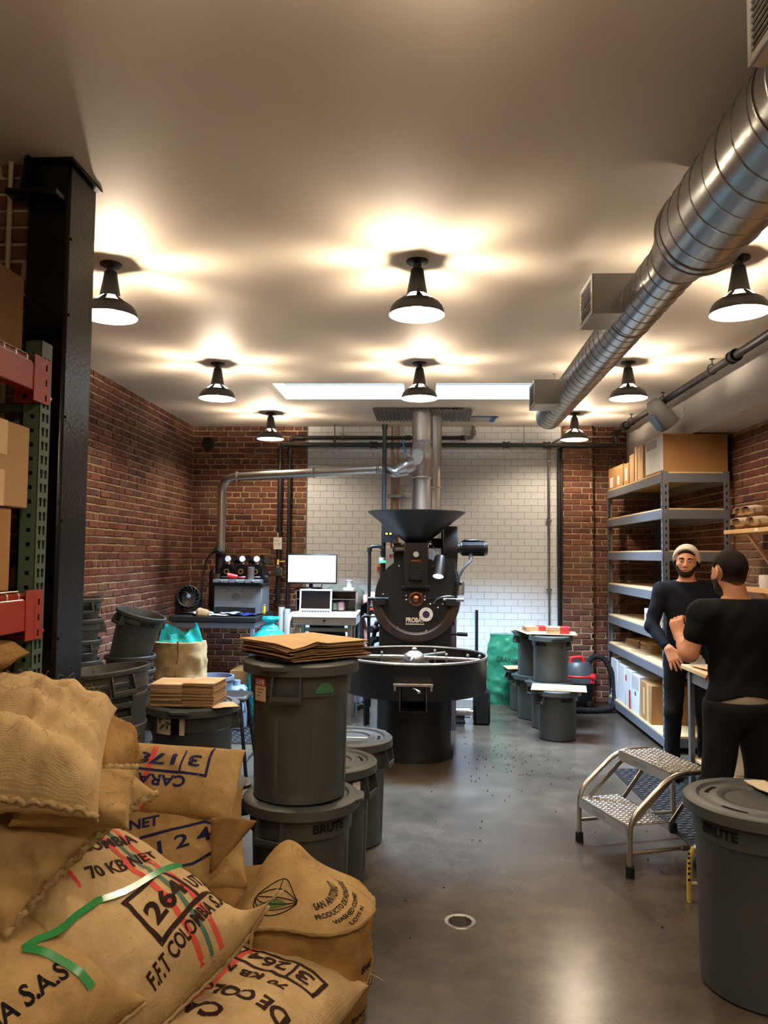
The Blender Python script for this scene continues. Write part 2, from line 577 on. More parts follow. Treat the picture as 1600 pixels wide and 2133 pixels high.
def glass_pane(name, tint=(0.95, 0.97, 1.0)):
    m = bpy.data.materials.new(name); m.use_nodes = True
    N = m.node_tree.nodes; L = m.node_tree.links
    N.remove(N['Principled BSDF'])
    tr = N.new('ShaderNodeBsdfTransparent'); tr.inputs[0].default_value = (*tint, 1)
    gl = N.new('ShaderNodeBsdfGlossy'); gl.inputs['Roughness'].default_value = 0.03
    fr = N.new('ShaderNodeFresnel'); fr.inputs[0].default_value = 1.45
    mx = N.new('ShaderNodeMixShader')
    L.new(fr.outputs[0], mx.inputs[0]); L.new(tr.outputs[0], mx.inputs[1]); L.new(gl.outputs[0], mx.inputs[2])
    L.new(mx.outputs[0], N['Material Output'].inputs[0])
    return m
m_pane = glass_pane('skylight_glass')

def emitter(name, col, s):
    m = bpy.data.materials.new(name); m.use_nodes = True
    N = m.node_tree.nodes; L = m.node_tree.links
    N.remove(N['Principled BSDF'])
    e = N.new('ShaderNodeEmission'); e.inputs[0].default_value = (*col, 1); e.inputs[1].default_value = s
    L.new(e.outputs[0], N['Material Output'].inputs[0])
    return m

def burlap_mat(name, c1, c2, weave=420.0):
    """jute cloth: plain weave as bump and colour, mottled"""
    m = bpy.data.materials.new(name); m.use_nodes = True
    N = m.node_tree.nodes; L = m.node_tree.links; b = N['Principled BSDF']
    uv = N.new('ShaderNodeUVMap')
    tc = N.new('ShaderNodeTexCoord')
    nz = N.new('ShaderNodeTexNoise'); nz.inputs['Scale'].default_value = 5; nz.inputs['Detail'].default_value = 8; nz.inputs['Roughness'].default_value = 0.7
    L.new(tc.outputs['Object'], nz.inputs['Vector'])
    rp = N.new('ShaderNodeValToRGB'); rp.color_ramp.elements[0].position = 0.3; rp.color_ramp.elements[1].position = 0.72
    rp.color_ramp.elements[0].color = lin(*c1); rp.color_ramp.elements[1].color = lin(*c2)
    L.new(nz.outputs['Fac'], rp.inputs[0])
    def wave(axis):
        w = N.new('ShaderNodeTexWave'); w.wave_type = 'BANDS'; w.bands_direction = axis
        w.inputs['Scale'].default_value = weave / 4.6
        w.inputs['Distortion'].default_value = 1.2; w.inputs['Detail'].default_value = 1; w.inputs['Detail Scale'].default_value = 3
        L.new(uv.outputs[0], w.inputs['Vector']); return w
    wx, wy = wave('X'), wave('Y')
    mx = N.new('ShaderNodeMath'); mx.operation = 'MAXIMUM'
    L.new(wx.outputs['Fac'], mx.inputs[0]); L.new(wy.outputs['Fac'], mx.inputs[1])
    mp = N.new('ShaderNodeMapRange'); mp.inputs['To Min'].default_value = 0.70; mp.inputs['To Max'].default_value = 1.08
    L.new(mx.outputs[0], mp.inputs[0])
    mu = N.new('ShaderNodeMix'); mu.data_type = 'RGBA'; mu.blend_type = 'MULTIPLY'; mu.inputs[0].default_value = 1.0
    L.new(rp.outputs[0], mu.inputs[6]); L.new(mp.outputs[0], mu.inputs[7])
    L.new(mu.outputs[2], b.inputs['Base Color'])
    bp = N.new('ShaderNodeBump'); bp.inputs['Strength'].default_value = 0.3; bp.inputs['Distance'].default_value = 0.002
    L.new(mx.outputs[0], bp.inputs['Height'])
    n2 = N.new('ShaderNodeTexNoise'); n2.inputs['Scale'].default_value = 60; n2.inputs['Detail'].default_value = 4
    L.new(tc.outputs['Object'], n2.inputs['Vector'])
    b2 = N.new('ShaderNodeBump'); b2.inputs['Strength'].default_value = 0.5; b2.inputs['Distance'].default_value = 0.006
    L.new(n2.outputs['Fac'], b2.inputs['Height']); L.new(bp.outputs[0], b2.inputs['Normal']); L.new(b2.outputs[0], b.inputs['Normal'])
    b.inputs['Roughness'].default_value = 0.92; b.inputs['Specular IOR Level'].default_value = 0.12
    b.inputs['Sheen Weight'].default_value = 0.25; b.inputs['Sheen Tint'].default_value = lin(*c2)
    return m
m_burlap = burlap_mat('burlap', (140, 112, 72), (188, 158, 108))
m_burlap_pale = burlap_mat('burlap_pale', (164, 138, 98), (206, 180, 134))
m_burlap_brown = burlap_mat('burlap_brown', (122, 92, 52), (168, 132, 82))
# ------------------------------------------------------------------ the room
XL, XR, YB, YF, ZC = -2.80, 2.72, 9.22, -3.0, 3.21
TX0, TX1 = -1.395, 1.60        # white tiling on the back wall

mb = MB(); mb.box(XL - 0.3, XR + 0.3, YF - 0.3, YB + 0.3, -0.12, 0.0)
floor = struct(mb, 'floor', m_floor)

# ceiling with two skylight openings
mb = MB()
xs = [XL - 0.3, SKYLIGHTS[0][0], SKYLIGHTS[0][1], SKYLIGHTS[1][0], SKYLIGHTS[1][1], XR + 0.3]
mb.box(xs[0], xs[-1], YF - 0.3, SKY_Y[0], ZC, ZC + 0.1)
mb.box(xs[0], xs[-1], SKY_Y[1], YB + 0.3, ZC, ZC + 0.1)
for a, b in ((xs[0], xs[1]), (xs[2], xs[3]), (xs[4], xs[5])):
    mb.box(a, b, SKY_Y[0], SKY_Y[1], ZC, ZC + 0.1)
ceiling = struct(mb, 'ceiling', m_ceil)
for k, (x0, x1) in enumerate(SKYLIGHTS):
    mb = MB()
    y0, y1 = SKY_Y
    mb.box(x0 - 0.05, x0, y0 - 0.05, y1 + 0.05, ZC + 0.1, 3.335); mb.box(x1, x1 + 0.05, y0 - 0.05, y1 + 0.05, ZC + 0.1, 3.335)
    mb.box(x0, x1, y0 - 0.05, y0, ZC + 0.1, 3.335); mb.box(x0, x1, y1, y1 + 0.05, ZC + 0.1, 3.335)
    w = struct(mb, 'window_%d' % (k + 1), m_ceil)
    mb = MB(); mb.box(x0 - 0.04, x1 + 0.04, y0 - 0.04, y1 + 0.04, 3.335, 3.347)
    mb.build('window_pane', m_pane, w)
    mb = MB()
    mb.box(x0 - 0.06, x0, y0 - 0.06, y1 + 0.06, 3.347, 3.375, 0.004); mb.box(x1, x1 + 0.06, y0 - 0.06, y1 + 0.06, 3.347, 3.375, 0.004)
    mb.box(x0, x1, y0 - 0.06, y0, 3.347, 3.375, 0.004); mb.box(x0, x1, y1, y1 + 0.06, 3.347, 3.375, 0.004)
    mb.build('window_frame', m_galv, w)

# brick pieces ------------------------------------------------------------
def brick_meshes(seed, l, h, d, n, mat, rough=0.004, ch=0.006):
    rnd = random.Random(seed); out = []
    for i in range(n):
        mb = MB(); mb.box(-l / 2, l / 2, -d, 0.0, -h / 2, h / 2, ch)
        mb.v = [(x + rnd.uniform(-rough, rough), y + (rnd.uniform(-rough, rough * 0.4) if y > -d * 0.8 else 0), z + rnd.uniform(-rough, rough) * 0.7) for x, y, z in mb.v]
        out.append(mb.mesh('brick', mat, True, 30))
    return out
BL, BH, BC = 0.200, 0.056, 0.0672
bm_s = brick_meshes(1, BL, BH, 0.03, 6, m_brick)
bm_h = brick_meshes(2, 0.096, BH, 0.03, 4, m_brick)

def place_bricks(wall, origin, ux, nrm, length, z0, z1, seed, score, limit=300, header_every=6, skip=None, name='brick'):
    """bricks on a vertical wall: origin at u=0, ux along the wall, nrm outward. The `limit` with the best score are objects, the rest one mesh."""
    rnd = random.Random(seed)
    ux = Vector(ux); nrm = Vector(nrm); o = Vector(origin)
    R = Matrix.Identity(3)
    for i in range(3):
        R[i][0] = ux[i]; R[i][1] = nrm[i]; R[i][2] = (0, 0, 1)[i]
    if R.determinant() < 0:
        for i in range(3): R[i][0] = -ux[i]
    items = []
    z = z0 + BC / 2; row = 0
    while z < z1 - 0.01:
        hd = header_every and row % header_every == header_every - 1
        l = 0.096 if hd else BL
        pitch = l + 0.0105
        u = (-pitch / 2 if row % 2 else 0.0) + rnd.uniform(-0.012, 0.012)
        while u < length:
            a, b = max(u, 0.0), min(u + l, length)
            if b - a > 0.03 and not (skip and skip((a + b) / 2, z)):
                items.append((a, b, z, hd, b - a > l - 0.002))
            u += pitch
        z += BC; row += 1
    sc = [(score(o + ux * ((a + b) / 2) + Vector((0, 0, z))), i) for i, (a, b, z, hd, fullb) in enumerate(items) if fullb]
    keep = {i for _, i in sorted([s for s in sc if s[0] > 0], reverse=True)[:limit]}
    rest = MB()
    e = R.to_euler()
    for i, (a, b, z, hd, fullb) in enumerate(items):
        c = o + ux * ((a + b) / 2) + Vector((0, 0, z)) + nrm * (0.010 + rnd.uniform(-0.004, 0.004))
        if i in keep:
            ob = bpy.data.objects.new(name, rnd.choice(bm_h if hd else bm_s))
            ob.parent = wall; ob.location = c
            ob.rotation_euler = (e.x, e.y + rnd.uniform(-0.008, 0.008), e.z + rnd.uniform(-0.012, 0.012))
            COL.objects.link(ob)
        else:
            M = Matrix.Translation(c) @ R.to_4x4()
            rest.box(-(b - a) / 2, (b - a) / 2, -0.03, 0.0, -BH / 2, BH / 2, 0.0055, M)
    if rest.v:
        ob = rest.build('brick_field', m_brick, wall, ang=30)
        ob['kind'] = 'stuff'

def pixel_of(p):
    d = Vector(p) - Vector((0, 0, 1.68)); z = d.dot(fw)
    if z <= 0.05: return None
    return 800 + 1620 * d.dot(rt) / z, 1066.5 - 1620 * d.dot(up) / z, z

def wall_left_score(p):
    q = pixel_of(p)
    if q is None or not (188 < q[0] < 400 and 760 < q[1] < 1290): return -1
    return 20 - q[2]
def wall_back_score(p):
    q = pixel_of(p)
    if q is None or not (395 < q[0] < 1310 and 880 < q[1] < 1470): return -1
    if q[1] > 1230 and q[0] < 640: return 0.2
    return 2 if q[0] < 640 or 1168 < q[0] < 1236 else 1

mb = MB(); mb.box(XL - 0.3, XL, YF - 0.3, YB + 0.3, 0, ZC)
wall_left = struct(mb, 'wall_left', m_mortar)
place_bricks(wall_left, (XL, 3.2, 0), (0, 1, 0), (1, 0, 0), YB - 3.2, 0.0, ZC, 5, wall_left_score)
mb = MB(); mb.box(XL, XR, YB, YB + 0.3, 0, ZC)
wall_back = struct(mb, 'wall_back', m_mortar)
place_bricks(wall_back, (XL + 0.014, YB, 0), (1, 0, 0), (0, -1, 0), TX0 - XL - 0.03, 0.0, ZC, 6, wall_back_score, limit=215)
place_bricks(wall_back, (1.97, YB, 0), (1, 0, 0), (0, -1, 0), XR - 1.97, 0.0, ZC, 7, wall_back_score, limit=85)
# brick pillar right of the tiling
mb = MB(); mb.box(1.615, 1.955, YB - 0.10, YB, 0, ZC)
pil = struct(mb, 'brick_pillar', m_mortar)
place_bricks(pil, (1.615, YB - 0.10, 0), (1, 0, 0), (0, -1, 0), 0.34, 0.0, ZC, 8, wall_back_score, limit=120, header_every=0)
place_bricks(pil, (1.955, YB - 0.10, 0), (0, 1, 0), (1, 0, 0), 0.10, 0.0, ZC, 9, lambda p: -1, limit=0, header_every=0)
# right wall and the wall behind the camera
mb = MB(); mb.box(XR, XR + 0.3, YF - 0.3, YB + 0.3, 0, ZC)
wall_right = struct(mb, 'wall_right', m_mortar)
place_bricks(wall_right, (XR, 3.6, 0), (0, 1, 0), (-1, 0, 0), YB - 3.6, 0.0, 2.78, 10,
             lambda p: (20 - p.y) if (lambda q: q and 1525 < q[0] < 1610 and 880 < q[1] < 1420)(pixel_of(p)) else -1)
mb = MB(); mb.box(XL, XR, YF - 0.3, YF, 0, ZC)
wall_front = struct(mb, 'wall_front', m_soffit)
# brick pier left, behind the steel column
mb = MB(); mb.box(XL, -1.56, 2.93, 3.2, 0, ZC)
pier = struct(mb, 'brick_pillar', m_mortar)
place_bricks(pier, (XL, 2.93, 0), (1, 0, 0), (0, -1, 0), 1.24, 0.0, ZC, 11,
             lambda p: 5 if (lambda q: q and q[0] > -20 and q[1] < 1500)(pixel_of(p)) else -1)

# white subway tiles --------------------------------------------------------
mb = MB(); mb.box(TX0, TX1, YB - 0.012, YB, 0.0, ZC)
tile_bed = mb.build('tile_bed', m_grout, wall_back)
TWp, THp = 0.1560, 0.0785
tmesh = []
for i in range(3):
    mb = MB(); mb.box(-0.0768, 0.0768, -0.008, 0.0, -0.038, 0.038, 0.0014)
    tmesh.append(mb.mesh('tile', m_tile, True, 25))
rest = MB(); rnd = random.Random(21)
cells = []
for r in range(41):
    z = 0.0 + THp * (r + 0.5)
    if z > ZC: break
    x = TX0 - (TWp / 2 if r % 2 else 0)
    while x < TX1 - 0.01:
        a, b = max(x + 0.0012, TX0), min(x + TWp - 0.0012, TX1)
        if b - a > 0.02: cells.append((a, b, z, b - a > TWp - 0.004))
        x += TWp
def tile_score(p):
    q = pixel_of(p)
    if q is None: return -1
    x, y = q[0], q[1]
    if 925 < x < 1165 and 940 < y < 1330: return 3 - abs(y - 1130) / 1000
    if 645 < x < 850 and 895 < y < 1240: return 2
    return 1
order = sorted([i for i, c in enumerate(cells) if c[3]], key=lambda i: -tile_score(Vector(((cells[i][0] + cells[i][1]) / 2, YB, cells[i][2]))))
keep = set(order[:300])
for i, (a, b, z, fullt) in enumerate(cells):
    y = YB - 0.012 + rnd.uniform(-0.0006, 0.0006)
    zt = min(z + 0.038, ZC) ; zb = z - 0.038
    if i in keep and zt - zb > 0.07:
        ob = bpy.data.objects.new('tile', tmesh[i % 3]); ob.parent = wall_back
        ob.location = ((a + b) / 2, y, z)
        ob.rotation_euler = (rnd.uniform(-0.006, 0.006), 0, rnd.uniform(-0.004, 0.004))
        COL.objects.link(ob)
    else:
        rest.box(a, b, y - 0.008, y, zb, zt, 0.0014)
ob = rest.build('tile_field', m_tile, wall_back, ang=25); ob['kind'] = 'stuff'

mb = MB(); mb.box(TX1 - 0.006, TX1 + 0.018, YB - 0.03, YB, 0.0, 2.98, 0.003)
struct(mb, 'trim_1', m_black)
mb = MB(); mb.box(TX0 - 0.012, TX0, YB - 0.024, YB, 0.0, ZC, 0.002)
struct(mb, 'trim_2', m_grey_rack)

# soffit along the right wall
mb = MB(); mb.box(2.37, XR, YF, YB, 2.785, ZC, 0.0)
struct(mb, 'soffit_beam', m_soffit)

# black steel column with bracket plates
mb = MB()
mb.box(-1.555, -1.385, 2.885, 3.13, 0.0, ZC - 0.012, 0.012)
col = struct(mb, 'steel_column', m_black_paint)
mb = MB(); mb.box(-1.565, -1.368, 2.865, 3.145, ZC - 0.014, ZC, 0.002)
mb.build('cap_plate', m_black_paint, col)
mb = MB(); mb.box(-1.60, -1.40, 2.80, 2.886, 3.035, 3.06, 0.004); mb.build('bracket_plate', m_black_paint, col)
mb = MB(); mb.prism([(-1.54, 2.80, 3.06), (-1.54, 2.885, 3.06), (-1.54, 2.885, 3.20), (-1.54, 2.83, 3.20)], (0.016, 0, 0)); mb.build('bracket_web', m_black_paint, col)
mb = MB()
for z in (0.4, 0.9, 1.35, 1.8, 2.2, 2.6, 2.9):
    mb.cyl((-1.386, 2.9 + 0.01, z), (-1.381, 2.91, z), 0.006, n=8)
mb.build('weld_bump', m_black_paint, col)

# floor drain
d = thing('floor_drain', 'round slotted metal drain set in the concrete floor', 'drain', (0.178, 3.69, 0))
mb = MB(); mb.lathe([(0.052, 0.001), (0.072, 0.003), (0.074, 0.0)], 28); mb.build('rim', m_steel, d)
mb = MB(); mb.cyl((0, 0, 0.0003), (0, 0, 0.001), 0.055, n=24); mb.build('well', m_dark_hole, d)
for k in range(7):
    y = -0.042 + k * 0.014; l = math.sqrt(max(0.0, 0.054 ** 2 - y * y))
    mb = MB(); mb.box(-l, l, y - 0.0042, y + 0.0042, 0.001, 0.0035, 0.001); mb.build('grate_bar', m_dark_steel, d)
# ------------------------------------------------------------------ ceiling lamps
m_lamp_in = pm('lamp_white_enamel', (235, 228, 214), 0.5)
m_bulb = emitter('bulb_glow', (1.0, 0.79, 0.57), LAMP_W * 28)

def make_lamp():
    t = thing('ceiling_lamp', 'x', 'lamp', (0, 0, ZC), group='barn lamps on the ceiling')
    mb = MB(); mb.lathe([(0.0, 0), (0.056, 0), (0.058, -0.008), (0.05, -0.014), (0.0, -0.014)], 24); mb.build('canopy', m_black, t)
    mb = MB(); mb.cyl((0, 0, -0.012), (0, 0, -0.05), 0.022, n=16)
    mb.lathe([(0.0, -0.045), (0.03, -0.045), (0.033, -0.052), (0.054, -0.180), (0.0, -0.180)], 24); mb.build('neck', m_black, t)
    mb = MB()
    for z0 in (0.0, 0.0025):
        prof = [(0.098, -0.214 - z0), (0.118, -0.227 - z0), (0.132, -0.244 - z0), (0.140, -0.264 - z0), (0.144, -0.288)]
        if z0 == 0.0: mb.lathe(prof, 36)
    for k in range(6):
        a = k * PI / 3
        mb.lathe([(0.052, -0.179), (0.072, -0.194), (0.098, -0.214)], 3, a0=a - 0.17, a1=a + 0.17)
    sh = mb.build('lamp_shade', m_black, t)
    mb = MB(); mb.lathe([(0.0965, -0.2165), (0.1165, -0.2295), (0.1300, -0.246), (0.138, -0.266), (0.143, -0.2875)], 36)
    for k in range(6):
        a = k * PI / 3
        mb.lathe([(0.052, -0.1815), (0.0715, -0.1965), (0.0965, -0.2165)], 3, a0=a - 0.17, a1=a + 0.17)
    mb.build('shade_lining', m_lamp_in, t)
    mb = MB(); mb.cyl((0, 0, -0.178), (0, 0, -0.202), 0.016, n=12); mb.build('lamp_socket', m_white, t)
    mb = MB(); mb.ball((0, 0, -0.230), 0.031, 10); mb.build('bulb', m_bulb, t)
    return t

LAMPS = []
rowname = {3.97: 'nearest', 6.12: 'middle', 8.30: 'farthest'}
side = {-1.67: 'along the left brick wall', -0.045: 'down the middle of the ceiling', 1.59: 'along the right side'}
lamp0 = None
for y in (3.97, 6.12, 8.30, 1.30, -0.90):
    for x in (-1.67, -0.045, 1.59):
        if y == 8.30 and x == -0.045: continue
        if y == 1.30 and x < -1: continue
        if x < -1 and y > 3:
            lab = {3.97: 'black barn lamp half hidden by the steel column', 6.12: 'black barn lamp in the left row, over the stacked cans', 8.30: 'small black barn lamp in front of the left end of the back wall pipes'}[y]
        elif x > 1 and y > 3:
            lab = {3.97: 'black barn lamp right of the wide silver duct, near the frame edge', 6.12: 'black barn lamp between the silver duct and the sprinkler pipe', 8.30: 'small black barn lamp in front of the brick pillar beside the tiles'}[y]
        elif y > 3:
            lab = {3.97: 'large black barn lamp alone in the middle of the ceiling', 6.12: 'black barn lamp hanging in front of the bright skylights'}[y]
        else:
            lab = 'black barn lamp on the ceiling over the photographer, out of the picture'
        if lamp0 is None:
            lamp0 = make_lamp(); lamp0.location = (x, y, ZC); lamp0['label'] = lab
        else:
            copy_tree(lamp0, None, (x, y, ZC), (0, 0, 0.3 * y), lab)

# ------------------------------------------------------------------ spiral duct
duct = thing('spiral_duct', 'big spiral galvanised air duct running under the ceiling', 'duct', (1.12, 3.3, 2.99))
def axis_pt(y): return Vector((1.10 + 0.006 * (y - 2), y, 3.012 - 0.011 * (y - 2)))
def duct_part(name, y0, y1, r0, r1, caps=False):
    mb = MB(); p0, p1 = axis_pt(y0), axis_pt(y1)
    mb.lathe([(r0, 0), (r1, (p1 - p0).length)], 56, p0, p1 - p0)
    if caps: mb.lathe([(0, 0), (r1, 0)], 56, p1, p1 - p0)
    return mb.build(name, m_galv, duct, world=True)
def helix(y0, y1, r, pitch, t=0.0032):
    pts = []; n = int((y1 - y0) / pitch * 28)
    for i in range(n + 1):
        y = y0 + (y1 - y0) * i / n; a = 2 * PI * (y - y0) / pitch
        pts.append(axis_pt(y) + Vector((math.cos(a) * r, 0, math.sin(a) * r)))
    mb = MB(); mb.tube(pts, t, 5); return mb
w = duct_part('wide_section', 0.3, 3.14, 0.176, 0.176)
helix(0.3, 3.12, 0.1765, 0.125).build('spiral_seam', m_galv, w, world=True)
r_ = duct_part('reducer', 3.14, 3.40, 0.176, 0.120)
mb = MB()
for y, r in ((3.10, 0.1775), (3.15, 0.1765), (3.40, 0.1215)):
    mb = MB(); mb.tube([axis_pt(y) + Vector((math.cos(a) * r, 0, math.sin(a) * r)) for a in [2 * PI * k / 48 for k in range(48)]], 0.005, 6, closed=True)
    mb.build('collar', m_galv, r_, world=True)
n_ = duct_part('narrow_section', 3.40, 7.12, 0.117, 0.117, True)
helix(3.42, 7.10, 0.1175, 0.115, 0.0028).build('spiral_seam', m_galv, n_, world=True)
def register(y0, y1, z0, z1, x0=0.86):
    mb = MB(); mb.box(x0, 1.09, y0, y1, z0, z1, 0.003); b = mb.build('register_box', m_galv, duct, world=True)
    mb = MB(); g = 0.022
    mb.box(x0 - 0.008, x0, y0, y0 + g, z0, z1, 0.002); mb.box(x0 - 0.008, x0, y1 - g, y1, z0, z1, 0.002)
    mb.box(x0 - 0.008, x0, y0 + g, y1 - g, z0, z0 + g, 0.002); mb.box(x0 - 0.008, x0, y0 + g, y1 - g, z1 - g, z1, 0.002)
    mb.build('grille_frame', m_white, b, world=True)
    mb = MB(); mb.box(x0 - 0.001, x0 + 0.0005, y0 + g, y1 - g, z0 + g, z1 - g); mb.build('grille_back', m_dark_hole, b, world=True)
    k = int((z1 - z0 - 2 * g) / 0.017)
    for i in range(k):
        z = z0 + g + (i + 0.5) * (z1 - z0 - 2 * g) / k
        mb = MB(); mb.bar((x0 - 0.004, y0 + g, z), (x0 - 0.004, y1 - g, z), 0.008, 0.002); mb.build('louver', m_white, b, world=True)
register(1.70, 2.05, 2.985, 3.18)
register(3.98, 4.28, 2.93, 3.14)
register(6.07, 6.36, 2.868, 3.065)
for y in (4.22, 6.5, 2.2):
    mb = MB(); p = axis_pt(y); r = 0.179 if y < 3.1 else 0.119
    mb.tube([p + Vector((math.cos(a) * r, 0, math.sin(a) * r)) for a in [2 * PI * k / 40 for k in range(40)]], 0.003, 5, closed=True)
    mb.tube([p + Vector((-0.03, 0, r)), p + Vector((-0.05, 0, ZC - p.z))], 0.0025, 5); mb.tube([p + Vector((0.03, 0, r)), p + Vector((0.05, 0, ZC - p.z))], 0.0025, 5)
    mb.cyl(p + Vector((-0.05, 0, ZC - p.z - 0.004)), p + Vector((-0.05, 0, ZC - p.z)), 0.014, n=10)
    mb.build('duct_hanger', m_galv, duct, world=True)

# ------------------------------------------------------------------ pipes
def pipe_run(pts, r, mat, n=12, fr=None):
    mb = MB(); mb.tube(fillet(pts, fr or r * 2.2, 5), r, n); return mb
def coupling(mb, p, d, r, l=0.05):
    p = Vector(p); d = Vector(d).normalized()
    mb.cyl(p - d * l / 2, p + d * l / 2, r * 1.35, n=14); mb.cyl(p - d * l / 2, p - d * l * 0.3, r * 1.6, n=14); mb.cyl(p + d * l * 0.3, p + d * l / 2, r * 1.6, n=14)

sp = thing('sprinkler_pipe', 'long black iron pipe hung in ring hangers beside the white soffit', 'pipe', (2.2, 6, 3.12))
pipe_run([(2.2, 2.2, 3.12), (2.2, 9.02, 3.12), (2.2, 9.02, 2.975)], 0.030, m_black_iron, 16).build('pipe_run', m_black_iron, sp, world=True)
for y in (5.6, 8.6):
    mb = MB(); coupling(mb, (2.2, y, 3.12), (0, 1, 0), 0.030, 0.09); mb.build('coupling', m_black_iron, sp, world=True)
for y in (4.3, 6.02, 7.25, 8.35):
    mb = MB()
    mb.tube([(2.2 + math.cos(a) * 0.036, y, 3.128 + math.sin(a) * 0.04) for a in [2 * PI * k / 20 for k in range(20)]], 0.005, 6, closed=True)
    mb.tube([(2.2, y, 3.168), (2.2, y, ZC)], 0.005, 6); mb.cyl((2.2, y, ZC - 0.005), (2.2, y, ZC), 0.02, n=12)
    mb.build('ring_hanger', m_black_iron, sp, world=True)

Yp = YB - 0.14
p2 = thing('gas_pipe', 'black iron gas pipe across the tiles with a drop down the left bricks', 'pipe', (0, Yp, 2.975))
pipe_run([(2.15, Yp, 2.975), (-1.705, Yp, 2.975), (-1.705, Yp, 1.10)], 0.026, m_black_iron, 14).build('pipe_run', m_black_iron, p2, world=True)
for x in (1.42, 0.95, -0.6):
    mb = MB(); coupling(mb, (x, Yp, 2.975), (1, 0, 0), 0.026, 0.08); mb.build('coupling', m_black_iron, p2, world=True)
for z in (2.90, 1.52, 1.26, 1.16):
    mb = MB(); coupling(mb, (-1.705, Yp, z), (0, 0, 1), 0.022, 0.05); mb.build('coupling', m_black_iron, p2, world=True)
mb = MB(); mb.cyl((-1.705, Yp - 0.055, 1.475), (-1.705, Yp + 0.045, 1.475), 0.05, n=20); mb.box(-1.755, -1.655, Yp - 0.035, Yp + 0.035, 1.425, 1.525, 0.012)
mb.cyl((-1.705, Yp - 0.075, 1.475), (-1.705, Yp - 0.055, 1.475), 0.022, n=14)
mb.build('pressure_regulator', m_galv, p2, world=True)
mb = MB(); mb.box(-1.69, -1.62, Yp - 0.035, Yp - 0.025, 1.585, 1.60, 0.003); mb.build('valve_handle', pm('yellow_handle', (222, 184, 40), 0.4), p2, world=True)
mb = MB(); mb.cyl((-1.705, Yp - 0.045, 1.55), (-1.705, Yp, 1.62), 0.02, n=12); mb.build('valve_body', pm('brass', (190, 160, 90), 0.35, 1.0), p2, world=True)
mb = MB(); mb.box(-1.722, -1.688, Yp - 0.034, Yp - 0.030, 1.50, 1.59, 0.001); mb.build('paper_tag', m_white_paper, p2, world=True)
mb = MB(); mb.tube(fillet([(-1.705, Yp, 1.20), (-1.86, Yp, 1.20), (-1.98, Yp, 1.20)], 0.02), 0.014, 8); mb.cyl((-1.85, Yp - 0.02, 1.20), (-1.80, Yp - 0.02, 1.20), 0.024, n=10); mb.build('branch_pipe', m_black_iron, p2, world=True)
mb = MB(); mb.box(-1.86, -1.79, Yp - 0.05, Yp - 0.01, 1.235, 1.275, 0.004); mb.build('gas_switch', m_black_plastic, p2, world=True)
mb = MB(); mb.box(-1.84, -1.815, Yp - 0.054, Yp - 0.05, 1.25, 1.27, 0.002); mb.build('switch_button', m_white, p2, world=True)

Yq = YB - 0.09
p1 = thing('water_pipe', 'upper black pipe on the back wall, elbowed up to the ceiling', 'pipe', (-0.5, Yq, 3.066))
pipe_run([(0.57, Yq, ZC), (0.57, Yq, 3.066), (-1.60, Yq, 3.066), (-1.60, Yq, 0.6)], 0.022, m_black_iron, 14, 0.06).build('pipe_run', m_black_iron, p1, world=True)
for x in (0.45, -0.2, -1.48):
    mb = MB(); coupling(mb, (x, Yq, 3.066), (1, 0, 0), 0.022, 0.06); mb.build('coupling', m_black_iron, p1, world=True)
for z in (3.13, 2.9):
    mb = MB(); coupling(mb, (0.57 if z > 3 else -1.60, Yq, z), (0, 0, 1), 0.022, 0.05); mb.build('coupling', m_black_iron, p1, world=True)
for i, (x, z, yy, par) in enumerate(((-1.06, 2.975, Yp, p2), (1.155, 2.975, Yp, p2), (0.17, 3.066, Yq, p1), (-0.97, 3.066, Yq, p1))):
    mb = MB(); mb.tube([(x, yy, z + 0.028), (x, yy, ZC)], 0.005, 6)
    mb.tube([(x, yy + math.cos(a) * 0.032, z + math.sin(a) * 0.034) for a in [2 * PI * k / 18 for k in range(18)]], 0.006, 6, closed=True)
    mb.box(x - 0.012, x + 0.012, yy - 0.012, yy + 0.012, z + 0.03, z + 0.075, 0.003)
    mb.build('pipe_hanger', m_galv if i % 2 else m_black_iron, par, world=True)

cd = thing('conduit', 'thin galvanised conduit running down the right edge of the tiles', 'conduit', (1.46, YB - 0.052, 0))
pipe_run([(2.3, YB - 0.16, 3.07), (1.62, YB - 0.16, 3.07), (1.46, YB - 0.052, 3.0), (1.46, YB - 0.052, 0.02)], 0.0125, m_galv, 10, 0.09).build('conduit_run', m_galv, cd, world=True)
for z in (0.5, 1.3, 2.1, 2.8):
    mb = MB(); mb.box(1.43, 1.49, YB - 0.066, YB - 0.024, z - 0.01, z + 0.01, 0.003); mb.build('strap', m_galv, cd, world=True)
bp_ = thing('vent_pipe', 'black pipe standing in front of the black trim by the tiles', 'pipe', (1.575, YB - 0.06, 0))
pipe_run([(1.572, YB - 0.06, 0.0), (1.572, YB - 0.06, 2.95)], 0.018, m_black_iron).build('pipe_run', m_black_iron, bp_, world=True)

cp = thing('copper_pipes', 'pair of thin copper water pipes clamped on the tiles behind the flue', 'pipe', (-0.34, YB - 0.05, 2))
for x in (-0.385, -0.31):
    mb = MB(); mb.tube([(x, YB - 0.05, 1.2), (x, YB - 0.05, ZC)], 0.011, 10); mb.build('copper_pipe', m_copper, cp, world=True)
mb = MB(); mb.box(-0.43, -0.25, YB - 0.07, YB - 0.03, 2.36, 2.40, 0.004)
for x in (-0.43, -0.35, -0.27): mb.cyl((x, YB - 0.08, 2.38), (x, YB - 0.03, 2.38), 0.012, n=8)
mb.build('pipe_clamp', m_galv, cp, world=True)

